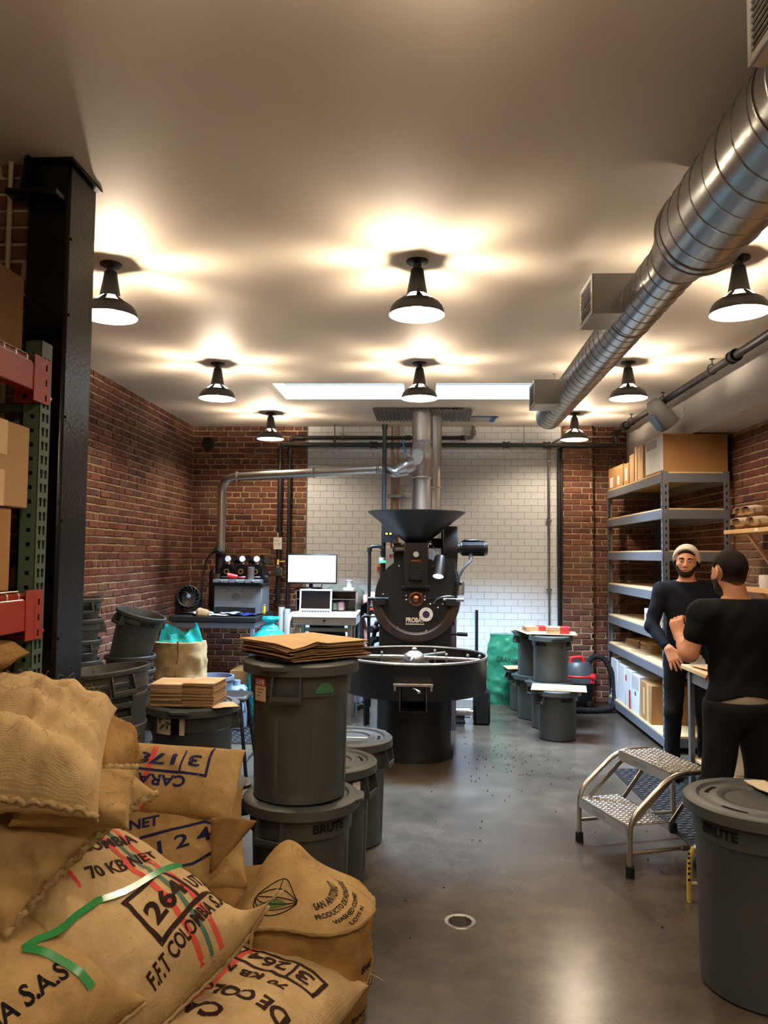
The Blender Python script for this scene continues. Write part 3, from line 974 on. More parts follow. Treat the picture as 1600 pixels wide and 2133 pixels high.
# round black vent on the left bricks, paper note, tape patch, ceiling plate
v = thing('wall_vent', 'round black vent cap high on the left end of the brick back wall', 'vent', (-2.60, YB - 0.01, 3.0), (PI / 2, 0, 0))
mb = MB(); mb.lathe([(0.0, 0.0), (0.075, 0.0), (0.078, 0.03), (0.06, 0.05), (0.056, 0.03), (0.0, 0.03)], 28); mb.build('vent_ring', m_black_plastic, v)
mb = MB()
for k in range(5): mb.box(-0.05, 0.05, -0.045 + k * 0.02, -0.036 + k * 0.02, 0.03, 0.036)
mb.build('vent_slat', m_black_rubber, v)
n = thing('paper_note', 'white handwritten note taped to the black gas pipe', 'note', (-1.712, Yp - 0.03, 1.81))
mb = MB(); mb.sheet(lambda u, w_: (-0.05 + 0.1 * u, -0.004 + 0.004 * math.sin(3 * u), -0.075 + 0.14 * w_), 6, 4, 0.001); sheet_ = mb.build('sheet', m_white_paper, n)
mb = MB(); mb.box(-0.008, 0.008, -0.006, -0.002, 0.06, 0.12, 0.001); mb.build('tape_strip', m_tape, n)
mb = MB()
put_text(mb, 'Don\'t', 0.030, (-0.036, -0.006, 0.018), (1, 0, 0), (0, 0, 1), 0.002, width=0.05); put_text(mb, 'eat stuff!', 0.024, (-0.038, -0.006, -0.02), (1, 0, 0), (0, 0, 1), 0.002, width=0.074)
mb.build('handwriting', m_ink, sheet_, smooth=False)

pl = thing('ceiling_plate', 'corrugated metal plate on the ceiling round the flues', 'plate', (-0.02, 8.35, ZC - 0.02))
mb = MB(); mb.sheet(lambda u, w_: (-0.52 + 1.04 * u, -0.36 + 0.72 * w_, 0.008 * math.sin(u * 2 * PI * 26)), 156, 1, 0.002); mb.build('corrugated_sheet', m_galv, pl)
bt = thing('tape_patch', 'blue masking tape and plastic patch on the ceiling by the pipe elbow', 'tape', (0.56, 8.62, ZC - 0.002))
mb = MB(); mb.box(-0.24, 0.22, -0.10, 0.22, -0.001, 0.0); mb.build('plastic_patch', m_clear_film, bt)
mt = pm('blue_tape', (40, 96, 178), 0.6)
mb = MB(); mb.box(-0.26, 0.24, -0.13, -0.085, -0.003, -0.001); mb.box(0.18, 0.23, -0.13, 0.24, -0.003, -0.001); mb.box(-0.26, -0.21, -0.13, 0.2, -0.003, -0.001); mb.build('tape_strip', mt, bt)
mb = MB(); mb.sheet(lambda u, w_: (-0.14 + 0.13 * u + 0.03 * w_, 0.10 + 0.05 * math.sin(u * 5), -0.002 - 0.22 * w_), 8, 8, 0.001); mb.build('loose_flap', m_clear_film, bt)

# grey flood light at the end of the soffit
fl = thing('flood_light', 'pale grey swivel flood light under the far end of the sprinkler pipe', 'light', (2.17, 7.2, 2.99))
M = Matrix.Rotation(math.radians(20), 4, 'Z') @ Matrix.Rotation(math.radians(-42), 4, 'Y')
mb = MB(); mb.lathe([(0.0, 0.16), (0.05, 0.16), (0.075, 0.12), (0.10, -0.02), (0.105, -0.12), (0.0, -0.12)], 28, d=M.to_3x3() @ Vector((0, 0, 1)))
mb.build('lamp_housing', pm('pale_grey_plastic', (168, 172, 172), 0.4), fl)
mb = MB(); mb.box(-0.108, -0.088, -0.05, 0.05, -0.10, 0.06, 0.004, M); mb.build('front_panel', pm('blue_grey_panel', (120, 140, 164), 0.3), fl)
mb = MB(); mb.tube(fillet([(0.02, 0, 0.02), (0.12, 0, 0.06), (0.20, 0, 0.02)], 0.05), 0.016, 8); mb.cyl((0.19, 0, 0.02), (0.20, 0, 0.02), 0.05, n=16); mb.build('swivel_bracket', m_white, fl)
# ------------------------------------------------------------------ the roaster
m_cream = pm('cream_lettering', (226, 214, 188), 0.5)
m_apron = pm('seasoned_apron', (84, 70, 60), 0.5, metal=0.6, var=0.25, vs=9)
R0 = (-0.075, 6.71, 0.0)
ro = thing('coffee_roaster', 'big black drum coffee roaster with hopper and round cooling tray', 'roaster', R0)
def rp(mb, name, mat, parent=None, **k): return mb.build(name, mat, parent or ro, world=True, **k)
cx, cy = R0[0], R0[1]
# pedestal and cooling tray
mb = MB(); mb.lathe([(0.0, 0.0), (0.338, 0.0), (0.335, 0.03), (0.315, 0.10), (0.312, 0.54), (0.0, 0.54)], 48, (cx, cy, 0)); ped = rp(mb, 'pedestal', m_black)
for a in (-1.9, -1.75, -0.1):
    mb = MB(); p = Vector((cx + math.cos(a) * 0.313, cy + math.sin(a) * 0.313, 0.34)); mb.ball(p, 0.011, 8); rp(mb, 'bolt', m_dark_steel, ped)
mb = MB(); mb.lathe([(0.0, 0.545), (0.600, 0.545), (0.612, 0.56), (0.616, 0.82), (0.622, 0.832)], 72, (cx, cy, 0)); tray = rp(mb, 'cooling_tray', m_black)
mb = MB(); mb.lathe([(0.604, 0.825), (0.606, 0.70), (0.600, 0.69), (0.0, 0.69)], 72, (cx, cy, 0)); rp(mb, 'tray_lining', m_dark_steel, tray)
mb = MB(); mb.tube([(cx + math.cos(a) * 0.614, cy + math.sin(a) * 0.614, 0.832) for a in [2 * PI * k / 72 for k in range(72)]], 0.010, 8, closed=True); rp(mb, 'tray_rim', m_steel, tray)
mb = MB(); mb.lathe([(0.095, 0.78), (0.098, 0.80), (0.085, 0.835), (0.045, 0.862), (0.022, 0.868), (0.022, 0.885), (0.012, 0.895), (0.0, 0.897)], 32, (cx + 0.0, cy, 0)); mb.cyl((cx, cy, 0.69), (cx, cy, 0.79), 0.05, n=20); hub = rp(mb, 'stirrer_hub', m_steel, tray)
for a, L in ((PI - 0.05, 0.58), (PI * 0.28, 0.42), (-0.22, 0.56), (-1.7, 0.3)):
    d = Vector((math.cos(a), math.sin(a), 0)); mb = MB()
    mb.tube([Vector((cx, cy, 0.815)) + d * 0.09, Vector((cx, cy, 0.812)) + d * L], 0.014, 10)
    arm = rp(mb, 'stirrer_arm', m_steel, tray)
    s = Vector((-d.y, d.x, 0))
    for k in (0.28, 0.46, 0.56):
        if k > L + 0.01: continue
        q = Vector((cx, cy, 0)) + d * k
        mb2 = MB(); mb2.cyl(q + Vector((0, 0, 0.70)), q + Vector((0, 0, 0.84)), 0.007, n=8); mb2.ball(q + Vector((0, 0, 0.845)), 0.014, 8)
        rp(mb2, 'arm_bolt', m_steel, tray)
    mb3 = MB(); q0 = Vector((cx, cy, 0.735)) + d * 0.2; q1 = Vector((cx, cy, 0.735)) + d * L
    mb3.bar(q0, q1, 0.004, 0.06); rp(mb3, 'stirrer_blade', m_dark_steel, tray)
# discharge gate at the front of the tray
mb = MB(); mb.box(cx - 0.155, cx + 0.155, cy - 0.655, cy - 0.600, 0.668, 0.69, 0.004); g = rp(mb, 'discharge_plate', m_steel)
for s in (-1, 1):
    mb = MB(); mb.box(cx + s * 0.14 - 0.009, cx + s * 0.14 + 0.009, cy - 0.657, cy - 0.640, 0.635, 0.675, 0.003); rp(mb, 'plate_hook', m_steel, g)
mb = MB()
mb.prism([(cx - 0.105, cy - 0.62, 0.66), (cx - 0.105, cy - 0.66, 0.48), (cx - 0.105, cy - 0.40, 0.48), (cx - 0.105, cy - 0.40, 0.66)], (0.006, 0, 0))
mb.prism([(cx + 0.099, cy - 0.62, 0.66), (cx + 0.099, cy - 0.66, 0.48), (cx + 0.099, cy - 0.40, 0.48), (cx + 0.099, cy - 0.40, 0.66)], (0.006, 0, 0))
mb.prism([(cx - 0.1, cy - 0.665, 0.478), (cx + 0.1, cy - 0.665, 0.478), (cx + 0.1, cy - 0.40, 0.53), (cx - 0.1, cy - 0.40, 0.53)], (0, 0, 0.006))
ch = rp(mb, 'discharge_chute', m_dark_steel)
mb = MB(); mb.tube([(cx + 0.0, cy - 0.66, 0.655), (cx + 0.03, cy - 0.70, 0.65), (cx + 0.045, cy - 0.72, 0.64)], 0.008, 8); mb.ball((cx + 0.045, cy - 0.72, 0.64), 0.014, 8); rp(mb, 'gate_handle', m_steel, g)
for s in (-0.04, 0.01, 0.06):
    mb = MB(); mb.ball((cx + s, cy - 0.318, 0.40 + abs(s)), 0.012, 8); rp(mb, 'chute_bolt', m_red if s == 0.01 else m_dark_steel, ch)

# machine body
FY = 7.42; dx, dz = -0.073, 1.277
mb = MB(); mb.box(dx - 0.35, dx + 0.34, FY + 0.05, 8.0, 0.0, 1.05, 0.01); base = rp(mb, 'machine_base', m_black)
mb = MB(); mb.cyl((dx, FY + 0.03, dz), (dx, 8.0, dz), 0.375, n=56); mb.cyl((dx, FY + 0.02, dz), (dx, FY + 0.05, dz), 0.392, n=56); drum = rp(mb, 'drum_housing', m_black)
mb = MB(); mb.cyl((dx, FY, dz), (dx, FY + 0.03, dz), 0.366, n=64); face = rp(mb, 'front_plate', m_black)
mb = MB(); mb.lathe([(0.325, 0.0), (0.332, -0.035), (0.345, -0.05), (0.415, -0.02), (0.424, 0.0), (0.415, 0.05), (0.366, 0.055)], 48, (dx, FY, dz), (0, 1, 0), a0=0, a1=2 * PI)
# keep the lower half: the apron
vs_, keep = mb.v, []
for f in mb.f:
    if max(vs_[i][2] for i in f) < dz + 0.008: keep.append(f)
mb.f = keep
ap = rp(mb, 'chaff_apron', m_apron)
for s in (-1, 1):
    mb = MB(); mb.box(dx + s * 0.33 - 0.05, dx + s * 0.33 + 0.05, FY - 0.07, FY + 0.0, dz - 0.07, dz - 0.0, 0.006); hb = rp(mb, 'door_hinge', m_black_rubber)
    mb = MB(); mb.cyl((dx + s * 0.26, FY - 0.05, dz - 0.01), (dx + s * 0.42, FY - 0.05, dz - 0.01), 0.015, n=12); mb.cyl((dx + s * 0.40, FY - 0.05, dz - 0.01), (dx + s * 0.45, FY - 0.05, dz - 0.01), 0.019, n=12); rp(mb, 'hinge_pin', m_steel if s > 0 else m_black_iron, hb)
# face bolts
for x, z in ((-0.31, 0.03), (-0.16, 0.30), (0.16, 0.30), (-0.17, -0.285), (0.10, -0.31), (0.21, -0.09), (-0.09, 0.02), (-0.09, -0.018), (0.085, 0.015), (0.085, -0.018), (0.135, -0.055), (0.255, -0.055), (-0.10, 0.095), (0.10, 0.095)):
    mb = MB(); mb.cyl((dx + x, FY + 0.002, dz + z), (dx + x, FY - 0.012, dz + z), 0.0105, n=8); mb.ball((dx + x, FY - 0.012, dz + z), 0.0105, 8); rp(mb, 'face_bolt', m_steel, face)
# drum shaft cap
mb = MB(); mb.lathe([(0.072, 0.0), (0.074, -0.012), (0.060, -0.024), (0.050, -0.026), (0.034, -0.05), (0.030, -0.07), (0.014, -0.082), (0.0, -0.084)], 36, (dx + 0.002, FY, dz - 0.005), (0, 1, 0)); hubc = rp(mb, 'shaft_cap', m_bronze)
for k in range(4):
    a = k * PI / 2 + 0.6; mb = MB(); mb.ball((dx + 0.002 + math.cos(a) * 0.062, FY - 0.018, dz - 0.005 + math.sin(a) * 0.062), 0.007, 8); rp(mb, 'cap_bolt', m_steel, hubc)
# sight window
wx, wz = dx + 0.098, dz - 0.155
mb = MB(); mb.lathe([(0.034, -0.012), (0.064, -0.012), (0.066, 0.0)], 36, (wx, FY, wz), (0, 1, 0)); win = rp(mb, 'sight_window', m_white)
mb = MB(); mb.cyl((wx, FY - 0.006, wz), (wx, FY, wz), 0.036, n=28); rp(mb, 'window_glass', pm('violet_glass', (62, 50, 92), 0.08, spec=0.6), win)
for k in range(3):
    a = k * 2 * PI / 3 + 1.57; mb = MB(); mb.ball((wx + math.cos(a) * 0.05, FY - 0.012, wz + math.sin(a) * 0.05), 0.004, 6); rp(mb, 'window_screw', m_dark_steel, win)
# maker's lettering
mb = MB(); put_text(mb, 'PROBAT', 0.062, (dx - 0.092, FY - 0.002, dz - 0.232), (1, 0, 0), (0, 0, 1), 0.002, width=0.175, bold=0.0022)
rp(mb, 'lettering', m_cream, face, smooth=False)
mb = MB(); mb.box(dx - 0.096, dx + 0.082, FY - 0.004, FY, dz - 0.252, dz - 0.243, 0.001); rp(mb, 'lettering_rule', m_cream, face)
# probe tube on the right
mb = MB(); mb.tube(bez([(dx + 0.165, FY - 0.02, dz - 0.05), (dx + 0.20, FY - 0.05, dz - 0.005), (dx + 0.26, FY - 0.05, dz + 0.018), (dx + 0.33, FY - 0.02, dz + 0.02), (dx + 0.38, FY, dz + 0.012)], 6), 0.006, 8); rp(mb, 'probe_tube', m_steel)
mb = MB(); mb.box(dx + 0.06, dx + 0.25, FY - 0.015, FY, dz - 0.012, dz + 0.004, 0.002); rp(mb, 'latch_bar', m_black_rubber)
mb = MB(); mb.tube([(dx + 0.195, FY - 0.03, dz - 0.10), (dx + 0.19, FY - 0.035, dz - 0.16), (dx + 0.185, FY - 0.03, dz - 0.22)], 0.008, 8); rp(mb, 'trier_handle', m_black_rubber)
# feed throat and hopper
hx, hy = dx + 0.0, 7.50
mb = MB(); mb.box(dx - 0.115, dx + 0.115, FY - 0.09, FY + 0.12, dz + 0.10, 1.80, 0.006); mb.box(dx - 0.135, dx + 0.135, FY - 0.02, FY + 0.02, dz + 0.075, dz + 0.115, 0.006); thr = rp(mb, 'feed_throat', m_black)
mb = MB(); mb.box(dx - 0.15, dx + 0.15, FY - 0.06, FY + 0.10, 1.775, 1.795, 0.004); rp(mb, 'throat_flange', m_black, thr)
mb = MB(); mb.lathe([(0.027, 0.0), (0.044, 0.0), (0.046, 0.012)], 24, (dx, FY - 0.102, 1.69), (0, 1, 0)); mb.v = mb.v; sg = rp(mb, 'sight_glass', m_dark_steel, thr)
mb = MB(); mb.cyl((dx, FY - 0.100, 1.69), (dx, FY - 0.09, 1.69), 0.028, n=20); rp(mb, 'glass_disc', pm('pale_glass', (168, 186, 190), 0.1), thr)
mb = MB(); mb.box(dx - 0.046, dx + 0.046, FY - 0.095, FY - 0.09, 1.618, 1.64, 0.001); rp(mb, 'name_plate', m_bronze, thr)
mb = MB(); mb.box(dx - 0.062, dx + 0.062, FY - 0.115, FY - 0.09, 1.44, 1.605, 0.004); mb.box(dx - 0.052, dx + 0.052, FY - 0.13, FY - 0.11, 1.45, 1.52, 0.004); rp(mb, 'chute_door', m_black_rubber, thr)
mb = MB(); mb.lathe([(0.10, 1.79), (0.115, 1.81), (0.462, 2.085), (0.468, 2.09), (0.468, 2.098), (0.460, 2.092), (0.11, 1.815), (0.0, 1.80)], 64, (hx, hy, 0)); hop = rp(mb, 'hopper', m_black)
for x in (-0.13, 0.0, 0.13):
    mb = MB(); mb.ball((dx + x, FY - 0.065, 1.785), 0.009, 8); rp(mb, 'flange_bolt', m_steel, thr)
# work light
M = Matrix.Translation((dx + 0.215, FY - 0.12, 1.56)) @ Matrix.Rotation(math.radians(6), 4, 'Y') @ Matrix.Rotation(math.radians(-28), 4, 'X')
mb = MB(); mb.M = M; mb.lathe([(0.0, 0.12), (0.05, 0.12), (0.055, 0.10), (0.055, -0.085), (0.05, -0.085), (0.05, -0.07), (0.0, -0.07)], 28); wl = rp(mb, 'work_light', m_black_plastic)
mb = MB(); mb.M = M; mb.cyl((0, 0, -0.082), (0, 0, -0.074), 0.048, n=24); rp(mb, 'light_lens', emitter('work_light_glow', (1, 0.95, 0.9), 6.0), wl)
mb = MB(); mb.tube(bez([(dx + 0.21, FY - 0.10, 1.68), (dx + 0.18, FY - 0.04, 1.74), (dx + 0.14, FY + 0.02, 1.78)]), 0.008, 8); rp(mb, 'light_arm', m_steel, wl)
# blower and motor
bx, by, bz = dx + 0.33, 7.66, 1.755
mb = MB(); mb.cyl((bx - 0.075, by, bz), (bx + 0.065, by, bz), 0.215, n=48); mb.tube([(bx - 0.075, by + math.cos(a) * 0.215, bz + math.sin(a) * 0.215) for a in [2 * PI * k / 40 for k in range(40)]], 0.012, 6, closed=True)
mb.box(bx - 0.07, bx + 0.06, by - 0.19, by + 0.02, bz - 0.40, bz - 0.05, 0.02); bl = rp(mb, 'blower_housing', m_black)
mb = MB(); mb.tube([(dx + 0.12, 7.62, 1.80), (bx - 0.07, 7.66, 1.80)], 0.05, 20); rp(mb, 'blower_duct', m_black_iron, bl)
mb = MB(); mb.cyl((bx + 0.06, by, bz), (bx + 0.10, by, bz), 0.05, n=20); mb.cyl((bx + 0.10, by, bz), (bx + 0.335, by, bz), 0.066, n=32); mb.cyl((bx + 0.335, by, bz), (bx + 0.365, by, bz), 0.074, 0.060, n=32)
mo = rp(mb, 'motor', m_black_plastic)
for k in range(26):
    a = 2 * PI * k / 26; d = Vector((0, math.cos(a), math.sin(a)))
    mb = MB(); c = Vector((bx, by, bz)); mb.bar(c + d * 0.069 + Vector((0.115, 0, 0)), c + d * 0.069 + Vector((0.33, 0, 0)), 0.003, 0.014, upv=d); rp(mb, 'cooling_fin', m_black_plastic, mo)
mb = MB(); mb.box(bx + 0.13, bx + 0.28, by - 0.05, by + 0.05, bz + 0.06, bz + 0.085, 0.006); rp(mb, 'terminal_box', m_black_plastic, mo)
mb = MB(); mb.tube(bez([(bx + 0.20, by - 0.03, bz - 0.07), (bx + 0.20, by - 0.05, bz - 0.12), (bx + 0.13, by - 0.05, bz - 0.20), (bx + 0.06, by - 0.02, bz - 0.33), (bx - 0.02, by, bz - 0.36)], 6), 0.013, 8); mb.cyl((bx + 0.2, by - 0.03, bz - 0.05), (bx + 0.2, by - 0.035, bz - 0.11), 0.02, n=12); rp(mb, 'motor_cable', m_grey_rack, mo)
# hand wheel left of the throat
mb = MB(); mb.lathe([(0.0, 0), (0.085, 0.0), (0.09, 0.012), (0.085, 0.024), (0.0, 0.02)], 32, (dx - 0.23, 7.56, 1.74), (1, 0, 0)); hw = rp(mb, 'hand_wheel', m_chrome)
mb = MB(); mb.cyl((dx - 0.21, 7.56, 1.74), (dx - 0.08, 7.56, 1.74), 0.03, n=20); rp(mb, 'wheel_shaft', m_steel, hw)
mb = MB(); mb.box(dx - 0.22, dx - 0.08, 7.6, 7.8, 1.45, 1.80, 0.006); rp(mb, 'gear_box', m_black)
# post, airlock cylinder, lever
mb = MB(); mb.box(dx + 0.345, dx + 0.395, 7.62, 7.68, 0.0, 1.36, 0.004); rp(mb, 'support_post', pm('mauve_grey_paint', (96, 86, 100), 0.45))
mb = MB(); mb.lathe([(0.0, 0.065), (0.036, 0.065), (0.042, 0.05), (0.042, -0.065), (0.0, -0.065)], 24, (dx + 0.42, 7.5, 1.37)); cyl_ = rp(mb, 'air_cylinder', m_steel)
mb = MB(); mb.box(dx + 0.405, dx + 0.435, 7.45, 7.46, 1.40, 1.43, 0.002); rp(mb, 'cylinder_plate', m_dark_steel, cyl_)
mb = MB(); mb.cyl((dx + 0.30, 7.6, 0.925), (dx + 0.44, 7.6, 0.922), 0.012, n=10); mb.cyl((dx + 0.40, 7.6, 0.923), (dx + 0.50, 7.6, 0.92), 0.018, n=12); rp(mb, 'lever', m_black_rubber)
for k, x in enumerate((0.37, 0.39, 0.385)):
    mb = MB(); mb.tube(bez([(dx + x, FY + 0.03, 1.55 - 0.02 * k), (dx + x + 0.02, FY - 0.02, 1.44), (dx + x + 0.01 - 0.03 * k, FY - 0.01, 1.27), (dx + x - 0.03, FY + 0.02, 1.02)], 6), 0.006, 6); rp(mb, 'control_cable', m_black_rubber)

# gas train on the left
gt = thing('gas_train', 'looped black gas pipe with a green lit cap, left of the roaster drum', 'pipe', (-0.53, 7.7, 0))
mb = MB(); mb.tube(fillet([(-0.538, 7.7, 0.02), (-0.538, 7.7, 1.765), (-0.408, 7.7, 1.765), (-0.408, 7.7, 1.66)], 0.045, 6), 0.0165, 12)
for p, d in (((-0.538, 7.7, 1.73), (0, 0, 1)), ((-0.408, 7.7, 1.70), (0, 0, 1)), ((-0.538, 7.7, 1.08), (0, 0, 1))): coupling(mb, p, d, 0.0165, 0.04)
gp = mb.build('gas_riser', m_black_iron, gt, world=True)
mb = MB(); mb.cyl((-0.408, 7.7, 1.60), (-0.408, 7.7, 1.655), 0.032, n=20); mb.build('light_ring', m_white, gt, world=True)
mb = MB(); mb.cyl((-0.408, 7.7, 1.625), (-0.408, 7.7, 1.605), 0.0335, n=20); mb.build('green_lamp', emitter('green_glow', (0.1, 1.0, 0.5), 1.6), gt, world=True)
mb = MB(); mb.cyl((-0.408, 7.7, 1.05), (-0.408, 7.7, 1.60), 0.024, n=16); mb.build('column_tube', m_black_plastic, gt, world=True)
mb = MB(); mb.tube(fillet([(-0.538, 7.68, 1.08), (-0.605, 7.66, 1.075), (-0.60, 7.66, 0.9), (-0.575, 7.66, 0.5), (-0.56, 7.66, 0.02)], 0.03, 5), 0.016, 10); mb.build('branch_pipe', m_black_iron, gt, world=True)
mb = MB()
mb.tube(fillet([(-0.538, 7.7, 0.62), (-0.47, 7.62, 0.95), (-0.455, 7.6, 1.02), (-0.435, 7.6, 1.03)], 0.03, 5), 0.022, 10)
mb.build('burner_pipe', m_black_iron, gt, world=True)
for p, r in (((-0.478, 7.60, 0.96), 0.042), ((-0.472, 7.6, 0.86), 0.036)):
    mb = MB(); mb.ball(p, r, 14); mb.cyl(Vector(p) + Vector((-0.03, -0.03, 0)), Vector(p) + Vector((0.03, 0.03, 0)), r * 0.8, n=14); mb.build('gas_valve', m_black_iron, gt, world=True)
mb = MB(); mb.box(-0.535, -0.47, 7.66, 7.71, 1.10, 1.185, 0.006); dsp = mb.build('display_box', m_black_plastic, gt, world=True)
mb = MB(); put_text(mb, '204', 0.032, (-0.526, 7.658, 1.14), (1, 0, 0), (0, 0, 1), 0.001, width=0.046); mb.build('red_digits', emitter('red_led', (1, 0.12, 0.06), 3.0), dsp, world=True, smooth=False)
mb = MB(); mb.box(-0.53, -0.44, 7.66, 7.70, 1.07, 1.09, 0.003); mb.build('display_bracket', m_steel, gt, world=True)

cb = thing('control_cabinet', 'pale grey electric cabinet on the tiles behind the roaster', 'cabinet', (-0.33, YB - 0.16, 1.7))
mb = MB(); mb.box(-0.50, -0.20, YB - 0.15, YB - 0.014, 1.38, 1.76, 0.006); mb.build('cabinet_body', pm('pale_grey_paint', (176, 182, 190), 0.4), cb, world=True)
mb = MB(); mb.box(-0.40, -0.375, YB - 0.16, YB - 0.15, 1.65, 1.69, 0.003); mb.build('badge', m_red, cb, world=True)
mb = MB(); mb.box(-0.545, -0.50, YB - 0.1, YB - 0.02, 1.48, 1.57, 0.004); sw = mb.build('switch_box', pm('yellow_switch', (226, 170, 50), 0.4), cb, world=True)
mb = MB(); mb.cyl((-0.525, YB - 0.13, 1.525), (-0.525, YB - 0.1, 1.525), 0.02, n=14); mb.build('red_knob', m_red, sw, world=True)
pb = thing('push_button_panel', 'small black panel with two amber buttons left of the hopper', 'panel', (-0.36, 8.05, 1.9))
mb = MB(); mb.box(-0.435, -0.28, 8.03, 8.08, 1.81, 1.99, 0.004); mb.build('panel_box', m_black_plastic, pb, world=True)
for x in (-0.385, -0.345):
    mb = MB(); mb.cyl((x, 8.02, 1.90), (x, 8.03, 1.90), 0.011, n=12); mb.build('amber_button', pm('amber', (240, 180, 60), 0.3, emit=(240, 170, 40), es=0.5), pb, world=True)
mb = MB(); mb.tube([(-0.420, 8.10, 0.4), (-0.420, 8.10, 3.04)], 0.0235, 14); mb.cyl((-0.42, 8.10, 3.0), (-0.42, 8.10, 3.05), 0.03, n=14); mb.build('stand_pipe', m_black_iron, pb, world=True)

# flues -------------------------------------------------------------------
f1 = thing('flue_pipe', 'thick steel flue rising from the hopper to the corrugated ceiling plate', 'pipe', (-0.03, 8.2, 1.6))
c0 = (-0.03, 8.2, 0)
mb = MB(); mb.lathe([(0.099, 1.60), (0.099, 2.55), (0.099, 2.56)], 40, c0); mb.lathe([(0.099, 2.84), (0.099, ZC - 0.01)], 40, c0); mb.build('flue_tube', m_steel, f1, world=True)
mb = MB(); mb.lathe([(0.099, 2.50), (0.102, 2.54), (0.128, 2.62), (0.134, 2.69), (0.126, 2.77), (0.103, 2.83), (0.099, 2.88)], 40, c0); vb = mb.build('valve_body', m_steel, f1, world=True)
bd = Vector((-0.80, -0.25, -0.42)).normalized()
q = Vector((-0.03, 8.2, 2.69))
mb = MB(); mb.cyl(q, q + bd * 0.22, 0.105, 0.085, n=32); mb.cyl(q + bd * 0.22, q + bd * 0.30, 0.085, 0.055, n=32); mb.build('branch_cone', m_steel, f1, world=True)
fd = Vector((-0.42, -0.85, 0.12)).normalized()
mb = MB(); mb.cyl(q + fd * 0.06, q + fd * 0.135, 0.088, n=32); mb.build('damper_plate', m_alu, f1, world=True)
mb = MB(); mb.bar(q + fd * 0.14 + Vector((-0.07, 0, -0.06)), q + fd * 0.15 + Vector((-0.125, 0, 0.10)), 0.02, 0.006); dl = mb.build('damper_lever', m_steel, f1, world=True)
mb = MB(); mb.bar(q + fd * 0.15 + Vector((-0.105, 0, 0.04)), q + fd * 0.16 + Vector((-0.13, 0, 0.17)), 0.026, 0.014, 0.004); mb.build('lever_grip', pm('blue_grip', (50, 140, 190), 0.5), dl, world=True)
for z in (2.50, 2.88):
    mb = MB(); mb.lathe([(0.100, z - 0.008), (0.113, z), (0.100, z + 0.008)], 36, c0); mb.bar((-0.08, 8.085, z), (0.02, 8.085, z), 0.012, 0.016, 0.003); mb.build('pipe_clamp', m_steel, f1, world=True)
f2 = thing('flue_pipe', 'second steel flue standing half hidden behind the thick flue', 'pipe', (0.10, 8.45, 1.4))
c1 = (0.10, 8.45, 0)
mb = MB(); mb.lathe([(0.086, 1.4), (0.086, ZC - 0.01)], 36, c1); mb.build('flue_tube', m_steel, f2, world=True)
mb = MB(); mb.lathe([(0.087, 2.40), (0.098, 2.41), (0.087, 2.42)], 36, c1); mb.bar((0.03, 8.35, 2.41), (0.12, 8.35, 2.41), 0.012, 0.014, 0.003); mb.build('pipe_clamp', m_steel, f2, world=True)

ex = thing('exhaust_pipe', 'narrow steel exhaust pipe running from the sample roaster across to the flue', 'pipe', (-2.19, 8.3, 1.5))
path = [(-2.19, 8.30, 1.50), (-2.19, 8.30, 2.50), (-0.48, 8.16, 2.585), (-0.30, 8.14, 2.57)]
P_ = fillet(path[:3], 0.17, 10)
mb = MB(); mb.tube(P_, 0.046, 24); mb.build('exhaust_run', m_steel, ex, world=True)
e0 = Vector((-0.48, 8.16, 2.585)); e1 = q + bd * 0.30
mb = MB(); mb.tube(bez([e0, e0 + Vector((0.08, 0, 0.004)), e1 + bd * 0.03, e1 - bd * 0.02], 6), 0.050, 24); mb.build('end_elbow', m_steel, ex, world=True)
for t, d in (((-2.19, 8.3, 2.36), (0, 0, 1)), ((-2.02, 8.286, 2.508), (1, -0.08, 0.05)), ((-1.18, 8.217, 2.55), (1, -0.08, 0.05)), ((-0.50, 8.162, 2.584), (1, -0.08, 0.05)), (e1 + bd * 0.01, bd)):
    d = Vector(d).normalized(); t = Vector(t)
    mb = MB(); mb.lathe([(0.047, -0.008), (0.061, -0.002), (0.061, 0.002), (0.047, 0.008)], 28, t, d); mb.build('pipe_clamp', m_alu, ex, world=True)
# ------------------------------------------------------------------ generic soft shapes
def fbm(p, s=1.0, o=4):
    return noise.fractal(Vector(p) * s, 1.0, 2.0, o)
def crease(p, s):
    return 1.0 - abs(noise.noise(Vector(p) * s)) * 2.0

def bag_mesh(name, mat, rx, ry, h, prof, seed=0, wr=0.012, ws=9.0, nu=56, nv=48, square=2.6, parent=None, neck=None, M=None):
    """upright soft bag: prof(t) scales the radius with height, cross-section a superellipse, creased by noise"""
    mb = MB(); mb.M = M
    def fn(u, t):
        a = 2 * PI * u
        c, s = math.cos(a), math.sin(a)
        e = (abs(c) ** square + abs(s) ** square) ** (-1 / square)
        k = prof(t)
        p = Vector((c * e * rx * k, s * e * ry * k, t * h))
        w = crease((p.x + seed, p.y, p.z * 0.7), ws) * wr + fbm((p.x, p.y + seed, p.z), ws * 2.5) * wr * 0.5
        d = Vector((c, s, 0.1))
        return p + d * w * min(1.0, t * 8) * (0.3 + k)
    mb.grid(fn, nu, nv, close_u=True)
    n = nu; b = len(mb.v) - n
    mb.f.append(tuple(range(n))[::-1]); mb.f.append(tuple(range(b, b + n)))
    return mb.build(name, mat, parent, ang=60)

def smooth_prof(pts):
    def f(t):
        for (a, x), (b, y) in zip(pts, pts[1:]):
            if t <= b:
                k = (t - a) / (b - a); k = k * k * (3 - 2 * k)
                return x + (y - x) * k
        return pts[-1][1]
    return f

